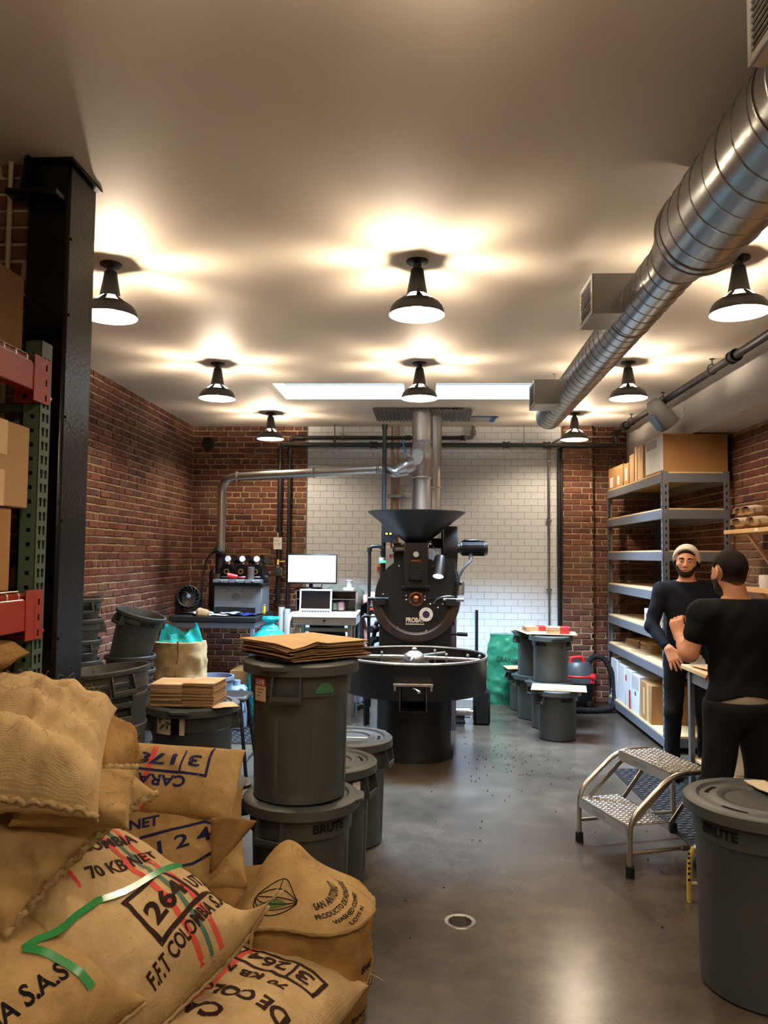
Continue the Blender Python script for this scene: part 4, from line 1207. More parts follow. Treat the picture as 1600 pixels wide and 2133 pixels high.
# ------------------------------------------------------------------ left work table with the sample roaster
tb = thing('work_table', 'blue grey steel work table with a black top against the brick corner', 'table', (-2.125, 8.25, 0))
mb = MB(); mb.box(-2.57, -1.68, 7.78, 8.72, 0.988, 1.04, 0.006); mb.build('table_top', m_black_rubber, tb, world=True)
mb = MB()
mb.box(-2.55, -1.70, 7.80, 7.84, 0.925, 0.988, 0.004); mb.build('front_rail', m_blue_frame, tb, world=True)
mb = MB(); mb.box(-2.55, -1.70, 8.66, 8.70, 0.925, 0.988, 0.004); mb.build('rear_rail', m_blue_frame, tb, world=True)
for x in (-2.55, -1.74):
    mb = MB(); mb.box(x, x + 0.04, 7.84, 8.66, 0.925, 0.988, 0.004); mb.build('side_rail', m_blue_frame, tb, world=True)
    for y in (7.80, 8.66):
        mb = MB(); mb.box(x, x + 0.04, y, y + 0.04, 0.0, 0.925, 0.004); mb.build('leg', m_blue_frame, tb, world=True)
mb = MB(); mb.box(-2.51, -1.74, 7.82, 7.85, 0.12, 0.16, 0.004); mb.build('lower_rail', m_blue_frame, tb, world=True)

sr = thing('sample_roaster', 'grey three-barrel sample roaster with black drums on the work table', 'roaster', (-1.945, 8.3, 1.04))
m_sr = pm('grey_hammer_paint', (96, 98, 100), 0.4, var=0.08, vs=30)
mb = MB(); mb.box(-2.205, -1.695, 8.12, 8.52, 1.045, 1.345, 0.008); body = mb.build('roaster_body', m_sr, sr, world=True)
mb = MB(); mb.box(-2.19, -1.76, 8.112, 8.122, 1.05, 1.12, 0.003); mb.build('lower_panel', m_black, body, world=True)
mb = MB(); mb.box(-2.22, -1.68, 8.08, 8.54, 1.345, 1.375, 0.004); mb.build('top_ledge', m_black, body, world=True)
for k in range(3):
    x = -2.115 + k * 0.168
    mb = MB(); mb.box(x - 0.08, x + 0.08, 8.02, 8.20, 1.375, 1.41, 0.005); tr = mb.build('cooling_pan', m_sr, sr, world=True)
    mb = MB(); mb.box(x - 0.01, x + 0.025, 8.0, 8.02, 1.39, 1.40, 0.002); mb.build('pan_handle', m_steel, tr, world=True)
    dxk = -2.095 + k * 0.155
    mb = MB(); mb.box(dxk - 0.072, dxk + 0.08, 8.20, 8.50, 1.40, 1.50, 0.01); mb.cyl((dxk, 8.20, 1.495), (dxk, 8.50, 1.495), 0.074, n=32); dr = mb.build('roast_drum', m_black_paint, sr, world=True)
    mb = MB(); mb.lathe([(0.016, -0.012), (0.028, -0.012), (0.030, 0.0)], 20, (dxk, 8.20, 1.49), (0, 1, 0)); mb.build('drum_port', pm('brass', (190, 160, 90), 0.35, 1.0), dr, world=True)
    mb = MB(); mb.box(dxk - 0.055, dxk + 0.055, 8.185, 8.2, 1.428, 1.438, 0.002); mb.build('drum_latch', m_steel, dr, world=True)
    mb = MB(); mb.cyl((dxk + 0.005, 8.26, 1.56), (dxk + 0.005, 8.26, 1.61), 0.012, n=10); mb.lathe([(0.0, 0.0), (0.032, 0.0), (0.034, -0.008), (0.028, -0.02), (0, -0.02)], 20, (dxk + 0.005, 8.235, 1.622), (0, 1, 0)); gauge = mb.build('gauge', m_white, dr, world=True)
    mb = MB(); mb.bar((dxk - 0.028, 8.228, 1.62), (dxk + 0.04, 8.228, 1.62), 0.006, 0.012); mb.build('gauge_handle', pm('orange_wood', (190, 116, 50), 0.5), gauge, world=True)
    mb = MB(); mb.cyl((dxk + 0.055, 8.25, 1.63), (dxk + 0.085, 8.36, 1.60), 0.038, n=20); mb.cyl((dxk + 0.075, 8.3, 1.54), (dxk + 0.075, 8.3, 1.62), 0.014, n=10); mb.build('feed_funnel', m_dark_steel, dr, world=True)
    mb = MB(); mb.lathe([(0.02, 0.0), (0.032, -0.004), (0.034, 0.0)], 18, (dxk + 0.02, 8.119, 1.30), (0, 1, 0)); kn = mb.build('burner_dial', m_sr, body, world=True)
    mb = MB(); mb.bar((dxk - 0.01, 8.108, 1.30), (dxk + 0.035, 8.108, 1.302), 0.008, 0.009, 0.002); mb.build('burner_knob', m_steel, kn, world=True)
mb = MB(); mb.ball((-1.97, 8.117, 1.225), 0.001, 8); mb.lathe([(0.0, -0.003), (0.036, -0.003), (0.038, 0.0)], 28, (-1.97, 8.119, 1.225), (0, 1, 0)); mb.v = [(-1.97 + (x + 1.97) * 1.25, y, z) for x, y, z in mb.v]; mb.build('oval_badge', m_galv, body, world=True)
mb = MB(); mb.box(-1.73, -1.66, 8.25, 8.36, 1.375, 1.45, 0.01); mb.ball((-1.65, 8.27, 1.47), 0.022, 10); mb.build('drive_motor', m_black, sr, world=True)
# cyclone and hose beside it
cy_ = thing('chaff_cyclone', 'black chaff collector tube with a hose left of the sample roaster', 'collector', (-2.26, 8.36, 1.04))
mb = MB(); mb.cyl((-2.19, 8.30, 1.40), (-2.19, 8.30, 1.68), 0.052, n=24); mb.build('collector_tube', m_black_plastic, cy_, world=True)
mb = MB(); mb.bar((-2.235, 8.25, 1.735), (-2.14, 8.25, 1.665), 0.10, 0.05, 0.01); mb.build('tube_cap', m_black_plastic, cy_, world=True)
mb = MB(); mb.lathe([(0.054, 1.40), (0.058, 1.41), (0.058, 1.45), (0.054, 1.46)], 24, (-2.19, 8.30, 0)); mb.box(-2.21, -2.17, 8.23, 8.25, 1.41, 1.45, 0.004); mb.build('clamp_band', m_chrome, cy_, world=True)
mb = MB(); mb.box(-2.34, -2.235, 8.36, 8.52, 1.04, 1.52, 0.05); mb.build('collector_tank', m_black, cy_, world=True)
mb = MB(); mb.tube(bez([(-2.235, 8.26, 1.71), (-2.33, 8.25, 1.60), (-2.365, 8.24, 1.35), (-2.37, 8.26, 1.12)], 8), 0.011, 8); mb.build('hose', m_black_rubber, cy_, world=True)
mb = MB(); mb.box(-2.275, -2.215, 8.33, 8.355, 1.335, 1.36, 0.006); mb.build('white_label', m_white, cy_, world=True)

fan = thing('desk_fan', 'round black air circulator fan on the left end of the work table', 'fan', (-2.47, 8.12, 1.04))
M = Matrix.Translation((-2.47, 8.10, 1.215)) @ Matrix.Rotation(math.radians(18), 4, 'Z') @ Matrix.Rotation(math.radians(-12), 4, 'X')
mb = MB(); mb.M = M; mb.lathe([(0.105, -0.07), (0.118, -0.07), (0.124, -0.04), (0.115, 0.06), (0.08, 0.12), (0.0, 0.13)], 40, (0, 0, 0), (0, 1, 0)); hs = mb.build('fan_housing', m_black_plastic, fan, world=True)
for k in range(14):
    a0 = 2 * PI * k / 14
    mb = MB(); mb.M = M; mb.tube([(math.cos(a0 + 1.0 * r) * (0.02 + 0.092 * r), -0.075 - 0.01 * (1 - r), math.sin(a0 + 1.0 * r) * (0.02 + 0.092 * r)) for r in [j / 8 for j in range(9)]], 0.0028, 5); mb.build('grille_blade', m_black_plastic, hs, world=True)
mb = MB(); mb.M = M
mb.tube([(math.cos(a) * 0.110, -0.072, math.sin(a) * 0.110) for a in [2 * PI * k / 40 for k in range(40)]], 0.006, 6, closed=True); mb.build('grille_ring', m_black_plastic, hs, world=True)
mb = MB(); mb.M = M; mb.lathe([(0.0, -0.10), (0.02, -0.098), (0.024, -0.08), (0, -0.08)], 20, (0, 0, 0), (0, 1, 0)); mb.build('fan_hub', m_grey_rack, hs, world=True)
mb = MB(); mb.box(-2.60, -2.35, 8.02, 8.24, 1.04, 1.075, 0.015); mb.prism([(-2.60, 8.06, 1.06), (-2.53, 8.06, 1.06), (-2.57, 8.06, 1.25), (-2.60, 8.06, 1.26)], (0, 0.10, 0)); mb.prism([(-2.35, 8.06, 1.06), (-2.40, 8.06, 1.06), (-2.36, 8.06, 1.2), (-2.345, 8.06, 1.2)], (0, 0.10, 0)); mb.build('fan_base', m_black_plastic, fan, world=True)
# papers and bags lying on the table
def crumple_sheet(name, mat, label, cat, c, sx, sy, rz, h=0.02, seed=0, group=None):
    M = Matrix.Translation(c) @ Matrix.Rotation(rz, 4, 'Z')
    mb = MB(); mb.M = M
    mb.sheet(lambda u, v: ((u - 0.5) * sx, (v - 0.5) * sy, h * 0.5 + h * 0.5 * noise.noise(Vector((u * 3 + seed, v * 3, seed)))), 12, 10, 0.002)
    o = solo(mb, name, mat, label, cat, group); return o
crumple_sheet('clear_bag', pm('silver_film', (176, 176, 180), 0.25, spec=0.7), 'crumpled silvery plastic bag in front of the fan', 'bag', (-2.27, 7.98, 1.042), 0.20, 0.18, 0.3, 0.05, 1)
crumple_sheet('loose_paper', m_white_paper, 'creased white paper lying in front of the sample roaster', 'paper', (-2.10, 7.94, 1.042), 0.24, 0.18, -0.2, 0.02, 2)
crumple_sheet('foil_pack', pm('silver_film', (176, 176, 180), 0.25), 'wrinkled foil pack on the papers by the sample roaster', 'pack', (-1.98, 7.98, 1.05), 0.2, 0.16, 0.5, 0.04, 3)
crumple_sheet('blue_folder', pm('navy_plastic', (34, 48, 110), 0.35), 'navy blue folder near the right end of the work table', 'folder', (-1.83, 8.0, 1.044), 0.22, 0.2, 0.1, 0.025, 4)
kb = bag_mesh('paper_pouch', m_kraft, 0.045, 0.03, 0.13, smooth_prof([(0, 0.8), (0.2, 1), (0.7, 0.9), (1, 0.5)]), 3, 0.006, 14, 24, 16, M=Matrix.Translation((-2.3, 7.83, 1.075)) @ Matrix.Rotation(PI / 2, 4, 'Y'))
tag(kb, 'small kraft pouch lying at the front edge of the work table', 'pouch')
cw = thing('red_scoop', 'red plastic scoop lying on the sample roaster pans', 'scoop', (-2.0, 8.15, 1.425))
mb = MB(); mb.cyl((-2.06, 8.10, 1.452), (-1.96, 8.12, 1.435), 0.03, 0.022, n=18); mb.build('scoop_bowl', m_red, cw, world=True)
mb = MB(); mb.bar((-1.96, 8.12, 1.435), (-1.87, 8.14, 1.418), 0.018, 0.010, 0.003); mb.build('handle', m_red, cw, world=True)
tn = thing('steel_beaker', 'tall steel beaker standing on the sample roaster pan', 'beaker', (-1.81, 8.10, 1.41))
mb = MB(); mb.lathe([(0.0, 0), (0.034, 0), (0.036, 0.125), (0.038, 0.13), (0.034, 0.125), (0.032, 0.006), (0, 0.006)], 24); mb.build('cup', m_steel, tn)
yb = thing('lighter', 'yellow lighter standing at the right end of the work table', 'lighter', (-1.695, 8.25, 1.04))
mb = MB(); mb.box(-0.016, 0.016, -0.01, 0.01, 0, 0.085, 0.006); mb.build('body', pm('yellow_plastic', (236, 196, 30), 0.4), yb)
mb = MB(); mb.box(-0.012, 0.012, -0.008, 0.008, 0.085, 0.10, 0.003); mb.build('cap', m_steel, yb)
for i, (x, y, h, lab) in enumerate(((-1.575, 8.62, 1.09, 'pale tube of rolled paper, left one of two standing behind the teal bag'), (-1.505, 8.58, 1.075, 'pale tube of rolled paper, right one of two standing behind the teal bag'))):
    t = thing('paper_tube', lab, 'tube', (x, y, 0))
    mb = MB(); mb.lathe([(0.036, 0.0), (0.036, h), (0.032, h), (0.032, 0.0), (0.036, 0.0)], 24); mb.build('tube_wall', pm('grey_white_card', (186, 186, 176), 0.7), t)

# teal bag beside the table
gb = thing('teal_bag', 'knotted translucent teal plastic bag on the floor between table and steel desk', 'bag', (-1.52, 7.70, 0))
o = bag_mesh('bag_body', m_teal_film, 0.19, 0.17, 1.06, smooth_prof([(0, 0.85), (0.1, 1.0), (0.62, 1.0), (0.80, 0.80), (0.90, 0.40), (0.935, 0.20), (0.95, 0.20), (0.975, 0.42), (1.0, 0.36)]), 5, 0.020, 13, 96, 90, 2.2, gb)
o2 = bag_mesh('bag_contents', pm('green_beans', (44, 110, 104), 0.9), 0.150, 0.135, 0.80, smooth_prof([(0, 0.85), (0.1, 1), (0.8, 0.95), (1, 0.3)]), 6, 0.015, 9, 32, 24, parent=gb)
# burlap sack with teal liner in the corner
bs = thing('lined_sack', 'open burlap sack with a teal plastic liner standing behind the stacked cans', 'sack', (-2.09, 6.66, 0))
bag_mesh('sack_body', m_burlap_pale, 0.20, 0.17, 0.92, smooth_prof([(0, 0.9), (0.1, 1.0), (0.8, 1.02), (1, 0.96)]), 8, 0.02, 7, 56, 40, parent=bs)
mb = MB(); mb.sheet(lambda u, v: (0.02 + 0.012 * math.sin(v * 9), -0.172 - 0.012 * math.sin(v * 3), 0.30 + 0.64 * v + 0.0 * u) if u < 0.5 else (0.035 + 0.012 * math.sin(v * 9), -0.185 - 0.012 * math.sin(v * 3), 0.30 + 0.64 * v), 1, 24, 0.006); mb.build('seam', m_burlap_brown, bs)
def liner(u, v):
    a = 2 * PI * u; r = 0.185 - 0.05 * v + 0.018 * math.sin(a * 7 + 3 * v)
    h = 0.13 + 0.09 * max(0, math.cos(a - 0.25)) ** 3 + 0.08 * max(0, math.cos(a - 3.0)) ** 2
    return (math.cos(a) * r * 1.02, math.sin(a) * r * 0.85, 0.86 + v * h + 0.012 * noise.noise(Vector((u * 14, v * 5, 2))))
mb = MB(); mb.grid(liner, 64, 10); mb.build('plastic_liner', m_teal_film, bs, ang=80)
mb = MB(); mb.grid(lambda u, v: (math.cos(2 * PI * u) * 0.19 * v, math.sin(2 * PI * u) * 0.16 * v, 0.93 - 0.02 * v), 32, 3, close_u=True); mb.build('liner_top', m_teal_film, bs, ang=80)
ws = thing('printed_sack', 'white printed sack leaning right of the lined burlap sack', 'sack', (-1.93, 6.80, 0), (0, -0.2, 0))
bag_mesh('sack_body', pm('white_woven_sack', (216, 206, 192), 0.7, bump=0.3, bs=300), 0.13, 0.11, 0.92, smooth_prof([(0, 0.9), (0.1, 1.0), (0.9, 1.0), (1, 0.9)]), 9, 0.012, 8, 48, 32, parent=ws)
mb = MB(); put_text(mb, 'FAIR', 0.085, (-0.03, -0.132, 0.72), (1, 0, 0.0), (0, 0, 1), 0.002, bold=0.003); put_text(mb, 'ING', 0.075, (-0.01, -0.132, 0.63), (1, 0, 0), (0, 0, 1), 0.002, bold=0.003); mb.build('lettering', m_ink, ws, smooth=False)
mb = MB(); mb.box(0.05, 0.10, -0.133, -0.128, 0.80, 0.91); mb.build('pink_print', pm('pink_print', (206, 140, 150), 0.8), ws)

# boxes and tub under the table
tu = thing('storage_tub', 'blue grey plastic tub on the floor below the work table', 'tub', (-1.98, 7.30, 0))
mb = MB(); mb.lathe([(0.0, 0.0), (0.15, 0.0), (0.19, 0.50), (0.205, 0.50), (0.205, 0.53), (0.186, 0.53), (0.148, 0.02), (0, 0.02)], 36); mb.build('tub_body', pm('blue_grey_plastic', (104, 118, 140), 0.4), tu)
ju = thing('water_jug', 'pale blue plastic jug standing on the floor right of the tub', 'jug', (-1.78, 7.45, 0))
mb = MB(); mb.box(-0.09, 0.09, -0.09, 0.09, 0, 0.42, 0.03); mb.cyl((0, 0, 0.42), (0, 0, 0.47), 0.035, n=16); mb.build('jug_body', pm('jug_plastic', (128, 150, 178), 0.25), ju)
mb = MB(); mb.tube(fillet([(0.05, -0.08, 0.40), (0.10, -0.1, 0.40), (0.11, -0.1, 0.2), (0.07, -0.08, 0.18)], 0.03), 0.012, 8); mb.build('handle', pm('jug_plastic', (128, 150, 178), 0.25), ju)
cbx = thing('carton_box', 'brown carton printed in black, under the right end of the work table', 'box', (-1.79, 8.05, 0))
mb = MB(); mb.box(-0.16, 0.08, -0.2, 0.2, 0.0, 0.50, 0.004); cb_ = mb.build('box_body', m_carton, cbx)
mb = MB()
for s, z in (('Handle', 0.36), ('with care', 0.30), ('This side', 0.14)): put_text(mb, s, 0.035, (-0.12, -0.2, z), (1, 0, 0), (0, 0, 1), 0.002)
mb.build('lettering', m_ink, cb_, smooth=False)

# ------------------------------------------------------------------ steel standing desk
dk = thing('standing_desk', 'small stainless steel standing desk with a sloped white top by the tiles', 'desk', (-0.985, 8.0, 0))
mb = MB(); mb.prism([(-1.305, 7.75, 1.055), (-1.305, 7.75, 1.075), (-1.305, 8.26, 1.10), (-1.305, 8.26, 1.08)], (0.64, 0, 0)); mb.build('desk_top', m_white, dk, world=True)
mb = MB(); mb.box(-1.30, -0.67, 7.755, 8.25, 0.975, 1.055, 0.004); dr = mb.build('drawer', m_steel, dk, world=True)
mb = MB(); mb.cyl((-0.985, 7.745, 1.02), (-0.985, 7.757, 1.02), 0.012, n=16); mb.build('drawer_lock', m_dark_hole, dr, world=True)
for x in (-1.285, -0.755):
    for y in (7.78, 8.18):
        mb = MB(); mb.box(x, x + 0.04, y, y + 0.04, 0, 0.975, 0.005); mb.build('leg', m_steel, dk, world=True)
mb = MB(); mb.box(-1.245, -0.755, 7.785, 7.805, 0.825, 0.855, 0.003); br = mb.build('cross_bar', m_steel, dk, world=True)
mb = MB(); mb.box(-1.06, -0.985, 7.78, 7.785, 0.83, 0.85, 0.002); mb.build('bar_plate', m_dark_steel, br, world=True)
mb = MB(); mb.box(-1.245, -0.755, 8.18, 8.22, 0.87, 0.91, 0.003); mb.build('rear_bar', m_steel, dk, world=True)
cu_ = thing('pigeonhole_shelf', 'open steel pigeonhole shelf on the back of the standing desk', 'shelf', (-1.0, 8.13, 1.09))
for nm, b in (('side_panel', (-1.315, -1.31, 8.02, 8.24, 1.095, 1.305)), ('side_panel', (-0.70, -0.695, 8.02, 8.24, 1.095, 1.305)), ('top_panel', (-1.315, -0.695, 8.02, 8.24, 1.30, 1.306)), ('shelf_panel', (-1.31, -0.70, 8.02, 8.24, 1.215, 1.221)), ('back_panel', (-1.31, -0.70, 8.236, 8.24, 1.095, 1.30))):
    mb = MB(); mb.box(*b); mb.build(nm, m_steel if nm != 'back_panel' else m_dark_steel, cu_, world=True)
mn = thing('monitor', 'wide monitor with a glowing white screen above the laptop', 'monitor', (-1.12, 8.1, 1.306))
mb = MB(); mb.box(-1.415, -0.895, 8.02, 8.055, 1.375, 1.682, 0.006); bz_ = mb.build('bezel', m_black_plastic, mn, world=True)
mb = MB(); mb.box(-1.403, -0.907, 8.0185, 8.021, 1.392, 1.670); mb.build('screen', emitter('monitor_glow', (0.93, 0.97, 1.0), 1.5), mn, world=True)
mb = MB(); mb.box(-1.0, -0.975, 8.0178, 8.019, 1.40, 1.425); mb.box(-1.39, -0.92, 8.0178, 8.019, 1.397, 1.402); mb.build('screen_icon', emitter('icon_glow', (0.65, 0.9, 0.82), 1.1), bz_, world=True)
mb = MB(); mb.box(-1.19, -1.15, 8.06, 8.08, 1.33, 1.45, 0.004); mb.build('stand_neck', m_black_plastic, mn, world=True)
mb = MB(); mb.lathe([(0.0, 0.0), (0.16, 0.0), (0.16, 0.008), (0.13, 0.03), (0.0, 0.034)], 32, (-1.20, 8.13, 1.306)); mb.v = [(x, 8.13 + (y - 8.13) * 0.62, z) for x, y, z in mb.v]; mb.build('stand_base', m_black_plastic, mn, world=True)
mb = MB(); mb.tube(bez([(-1.10, 8.07, 1.44), (-1.06, 8.10, 1.38), (-1.08, 8.18, 1.31), (-1.05, 8.25, 1.2)]), 0.005, 6); mb.build('monitor_cable', m_black_rubber, mn, world=True)
m_silver = pm('laptop_silver', (206, 208, 212), 0.35, metal=0.2)
lp = thing('laptop', 'open silver laptop with a dark screen on the steel desk', 'laptop', (-1.10, 7.85, 1.085))
mb = MB(); mb.prism([(-1.265, 7.77, 1.078), (-0.915, 7.77, 1.078), (-0.945, 7.98, 1.092), (-1.275, 7.98, 1.092)], (0, 0, 0.012)); kbd = mb.build('laptop_base', m_silver, lp, world=True)
for r in range(4):
    for k in range(11):
        mb = MB(); x = -1.238 + k * 0.0265 - r * 0.001; y = 7.86 + r * 0.026; z = 1.092 + (y - 7.77) * 0.066
        mb.box(x, x + 0.021, y, y + 0.02, z, z + 0.003, 0.001); mb.build('key', m_black_plastic, kbd, world=True)
M = Matrix.Translation((-1.11, 7.985, 1.10)) @ Matrix.Rotation(math.radians(-10), 4, 'X')
mb = MB(); mb.M = M; mb.box(-0.168, 0.168, 0, 0.008, 0.0, 0.225, 0.004); lid = mb.build('screen_lid', m_silver, lp, world=True)
mb = MB(); mb.M = M; mb.box(-0.150, 0.150, -0.0012, 0.001, 0.024, 0.205); mb.build('screen', m_glass_dark, lid, world=True)
pcup = thing('paper_cup', 'white paper cup standing on the pigeonhole shelf', 'cup', (-0.775, 8.12, 1.306))
mb = MB(); mb.lathe([(0, 0.03), (0.028, 0.03), (0.038, 0.105), (0.040, 0.108), (0.036, 0.105), (0.026, 0.034), (0, 0.034)], 24); mb.build('cup_wall', m_white_paper, pcup)
mb = MB(); mb.box(-0.06, 0.05, -0.04, 0.04, 0.0, 0.03, 0.004); mb.build('card_base', m_white_paper, pcup)
for i, (x, r, h, m, lab) in enumerate(((-0.925, 0.034, 0.09, pm('olive_jar', (90, 104, 80), 0.4), 'small olive jar in the lower pigeonhole'), (-0.855, 0.038, 0.10, pm('pink_jar', (188, 150, 160), 0.4), 'small pink jar in the lower pigeonhole'))):
    t = thing('small_jar', lab, 'jar', (x, 8.10, 1.105))
    mb = MB(); mb.lathe([(0, 0), (r, 0), (r, h * 0.8), (r * 0.8, h * 0.88), (0, h * 0.88)], 20); mb.build('jar_body', m, t)
    mb = MB(); mb.cyl((0, 0, h * 0.88), (0, 0, h), r * 0.8, n=18); mb.build('lid', m_dark_steel, t)
tw = thing('red_towel', 'red cloth hanging over the cross bar of the steel desk', 'towel', (-0.79, 7.79, 0.86))
def towel(u, v):
    x = -0.845 + 0.10 * u + 0.006 * math.sin(v * 5)
    s = (v - 0.45) * 0.44
    if abs(s) < 0.02: y, z = 7.795 + s * 0.8, 0.864
    else: y, z = (7.795 - 0.017 * (1 if s < 0 else -1) * -1 if s > 0 else 7.795 - 0.017), 0.864 - (abs(s) - 0.02)
    return (x, y + 0.006 * math.sin(u * 15 + v * 2), z)
mb = MB(); mb.sheet(towel, 16, 30, 0.005); solo_t = mb.build('cloth', pm('red_towel_cloth', (186, 62, 72), 0.9, bump=0.6, bs=120), tw, world=True)
cb2 = thing('white_cables', 'white cables hanging down the left side of the steel desk', 'cable', (-1.34, 7.9, 0.5))
for k in range(3):
    mb = MB(); mb.tube(bez([(-1.29, 7.96, 1.09), (-1.34 - 0.012 * k, 7.93, 1.06), (-1.38 + 0.004 * k, 7.92, 0.85), (-1.36 + 0.012 * k, 7.92, 0.5), (-1.34, 7.95, 0.01)], 8), 0.005, 6); mb.build('cable_strand', m_white, cb2, world=True)
mb = MB(); mb.tube(bez([(-0.70, 8.2, 1.0), (-0.68, 8.2, 0.9), (-0.685, 8.15, 0.5), (-0.69, 8.15, 0.01)], 8), 0.009, 6); tag(mb.build('blue_hose', pm('blue_hose', (120, 150, 186), 0.5), None), 'thin pale blue hose hanging at the right side of the steel desk', 'hose')

# floor mats, tool case, extinguisher, black post, beans
def rubber_mat(label, c, sx, sy, rz):
    t = thing('floor_mat', label, 'mat', c, rz)
    mb = MB(); mb.box(-sx / 2, sx / 2, -sy / 2, sy / 2, 0.0, 0.009, 0.004); mb.build('mat_base', m_black_rubber, t)
    mb = MB(); n = int(sy / 0.045)
    for k in range(n):
        y = -sy / 2 + 0.03 + k * (sy - 0.06) / (n - 1)
        for j in range(int(sx / 0.06)):
            x = -sx / 2 + 0.03 + j * 0.06 + (0.015 if k % 2 else 0); 
            if x < sx / 2 - 0.03: mb.box(x, x + 0.035, y - 0.012, y + 0.012, 0.008, 0.014, 0.002)
    o = mb.build('mat_rib', pm('mat_rubber_worn', (46, 48, 54), 0.5), t); o['kind'] = 'stuff'
rubber_mat('ribbed black rubber mat in front of the blue grey work table', (-1.95, 7.35, 0), 0.95, 0.9, 0.0)
rubber_mat('perforated black rubber mat under the two men and the step stool', (1.84, 5.5, 0), 0.62, 1.75, 0.04)
tc_ = thing('tool_case', 'black tool case with a white label leaning by the tiled wall', 'case', (-0.68, 8.50, 0), (0, 0, 0.06))
mb = MB(); mb.box(-0.19, 0.12, 0, 0.11, 0.01, 0.29, 0.03); cs = mb.build('case_shell', m_black_plastic, tc_)
for x in (-0.15, -0.05, 0.06):
    mb = MB(); mb.box(x - 0.02, x + 0.02, 0.0, 0.11, 0, 0.03, 0.005); mb.build('foot', m_black_plastic, tc_)
mb = MB(); mb.box(-0.14, 0.06, -0.004, 0.002, 0.06, 0.22, 0.003); lb = mb.build('label_sheet', pm('pale_blue_label', (196, 206, 222), 0.6), tc_)
mb = MB()
for r in range(9):
    mb.box(-0.125, -0.06, -0.006, -0.003, 0.085 + r * 0.013, 0.089 + r * 0.013); mb.box(-0.045, 0.0, -0.006, -0.003, 0.085 + r * 0.013, 0.089 + r * 0.013)
mb.box(0.01, 0.05, -0.006, -0.003, 0.075, 0.10)
o = mb.build('fine_print', m_grey_rack, lb); o['kind'] = 'stuff'
mb = MB(); mb.tube(fillet([(-0.06, 0.05, 0.28), (-0.06, 0.05, 0.32), (0.02, 0.05, 0.32), (0.02, 0.05, 0.28)], 0.02), 0.012, 8); mb.build('handle', m_black_plastic, tc_)
fx = thing('extinguisher', 'small dark red extinguisher on the floor, half behind the tall grey can', 'extinguisher', (-0.80, 7.55, 0))
mb = MB(); mb.lathe([(0, 0), (0.05, 0), (0.055, 0.02), (0.055, 0.17), (0.03, 0.20), (0, 0.2)], 24); mb.build('cylinder', pm('dark_red_paint', (120, 28, 36), 0.3), fx)
mb = MB(); mb.lathe([(0.056, 0.16), (0.056, 0.185), (0.045, 0.19)], 24); mb.build('white_band', m_white, fx)
mb = MB(); mb.cyl((0, 0, 0.2), (0, 0, 0.24), 0.018, n=12); mb.box(-0.05, 0.02, -0.01, 0.01, 0.235, 0.25, 0.003); mb.build('valve_handle', m_black_plastic, fx)
mb = MB(); mb.box(-0.016, 0.016, -0.016, 0.016, 0.0, 1.05, 0.003)
bpst = thing('black_post', 'thin black post standing against the white tiles right of the roaster', 'post', (0.622, YB - 0.04, 0))
mb.build('post_shaft', m_black, bpst)
mb = MB(); mb.box(-0.03, 0.03, -0.02, 0.018, 0.0, 0.02, 0.003); mb.build('foot', m_black, bpst)
mv = thing('chaff_motor', 'small motor and black bin on the floor right of the roaster base', 'motor', (0.33, 7.9, 0))
mb = MB(); mb.box(-0.03, 0.09, -0.1, 0.1, 0.02, 0.05, 0.004); mb.build('motor_foot', m_black_rubber, mv)
mb = MB(); mb.cyl((0.0, 0, 0.12), (0.14, 0, 0.12), 0.055, n=24); mb.cyl((0.14, 0, 0.12), (0.17, 0, 0.12), 0.03, n=16); mb.build('motor_body', m_galv, mv)
mb = MB(); mb.box(0.18, 0.34, -0.04, 0.2, 0.0, 0.34, 0.02); mb.build('bin', m_black_rubber, mv)
rb = random.Random(4); mb = MB()
for k in range(90):
    x = rb.gauss(0.62, 0.22); y = rb.gauss(6.55, 0.42)
    if k > 70: x = rb.uniform(-0.2, 1.4); y = rb.uniform(3.2, 6.0)
    if (x + 0.075) ** 2 + (y - 6.71) ** 2 < 0.15: continue
    a = rb.uniform(0, PI); mb.ball((x, y, 0.004), 0.005, 6, (1.2, 0.8, 0.75), Matrix.Rotation(a, 3, 'Z'))
o = mb.build('spilled_beans', pm('roasted_bean', (30, 20, 16), 0.5), None)
tag(o, 'dark coffee beans spilled over the concrete floor beside the roaster', 'beans', None, 'stuff')
mb = MB()
for k in range(260):
    x = rb.gauss(0.55, 0.22); y = rb.gauss(8.75, 0.18); mb.box(x, x + 0.006, y, y + 0.004, 0, 0.0015)
o = mb.build('spilled_chaff', pm('chaff', (150, 120, 80), 0.9), None); tag(o, 'pale coffee chaff scattered on the floor under the green bag and tiles', 'chaff', None, 'stuff')
# ------------------------------------------------------------------ grey lidded cans
def text_on_can(mb, s, size, R, ang, z, width, bold=0.0, eps=0.0015, slope=0.0):
    vs, fs = text2d(s, size, cuts=0.02, bold=bold)
    w = max(v[0] for v in vs); k = width / w
    out = []
    for x, y in vs:
        a = ang + (x * k - width / 2) / R
        r = R + eps + slope * y
        out.append((math.cos(a) * r, math.sin(a) * r, z + y))
    mb.add(out, fs)

def arc_patch(mb, R, ang, z0, z1, width, t=0.001, n=8, slope=0.0):
    def fn(u, v):
        a = ang + (u - 0.5) * width / R; r = R + t + slope * v * (z1 - z0)
        return (math.cos(a) * r, math.sin(a) * r, z0 + (z1 - z0) * v)
    mb.sheet(fn, n, 2, 0.001)

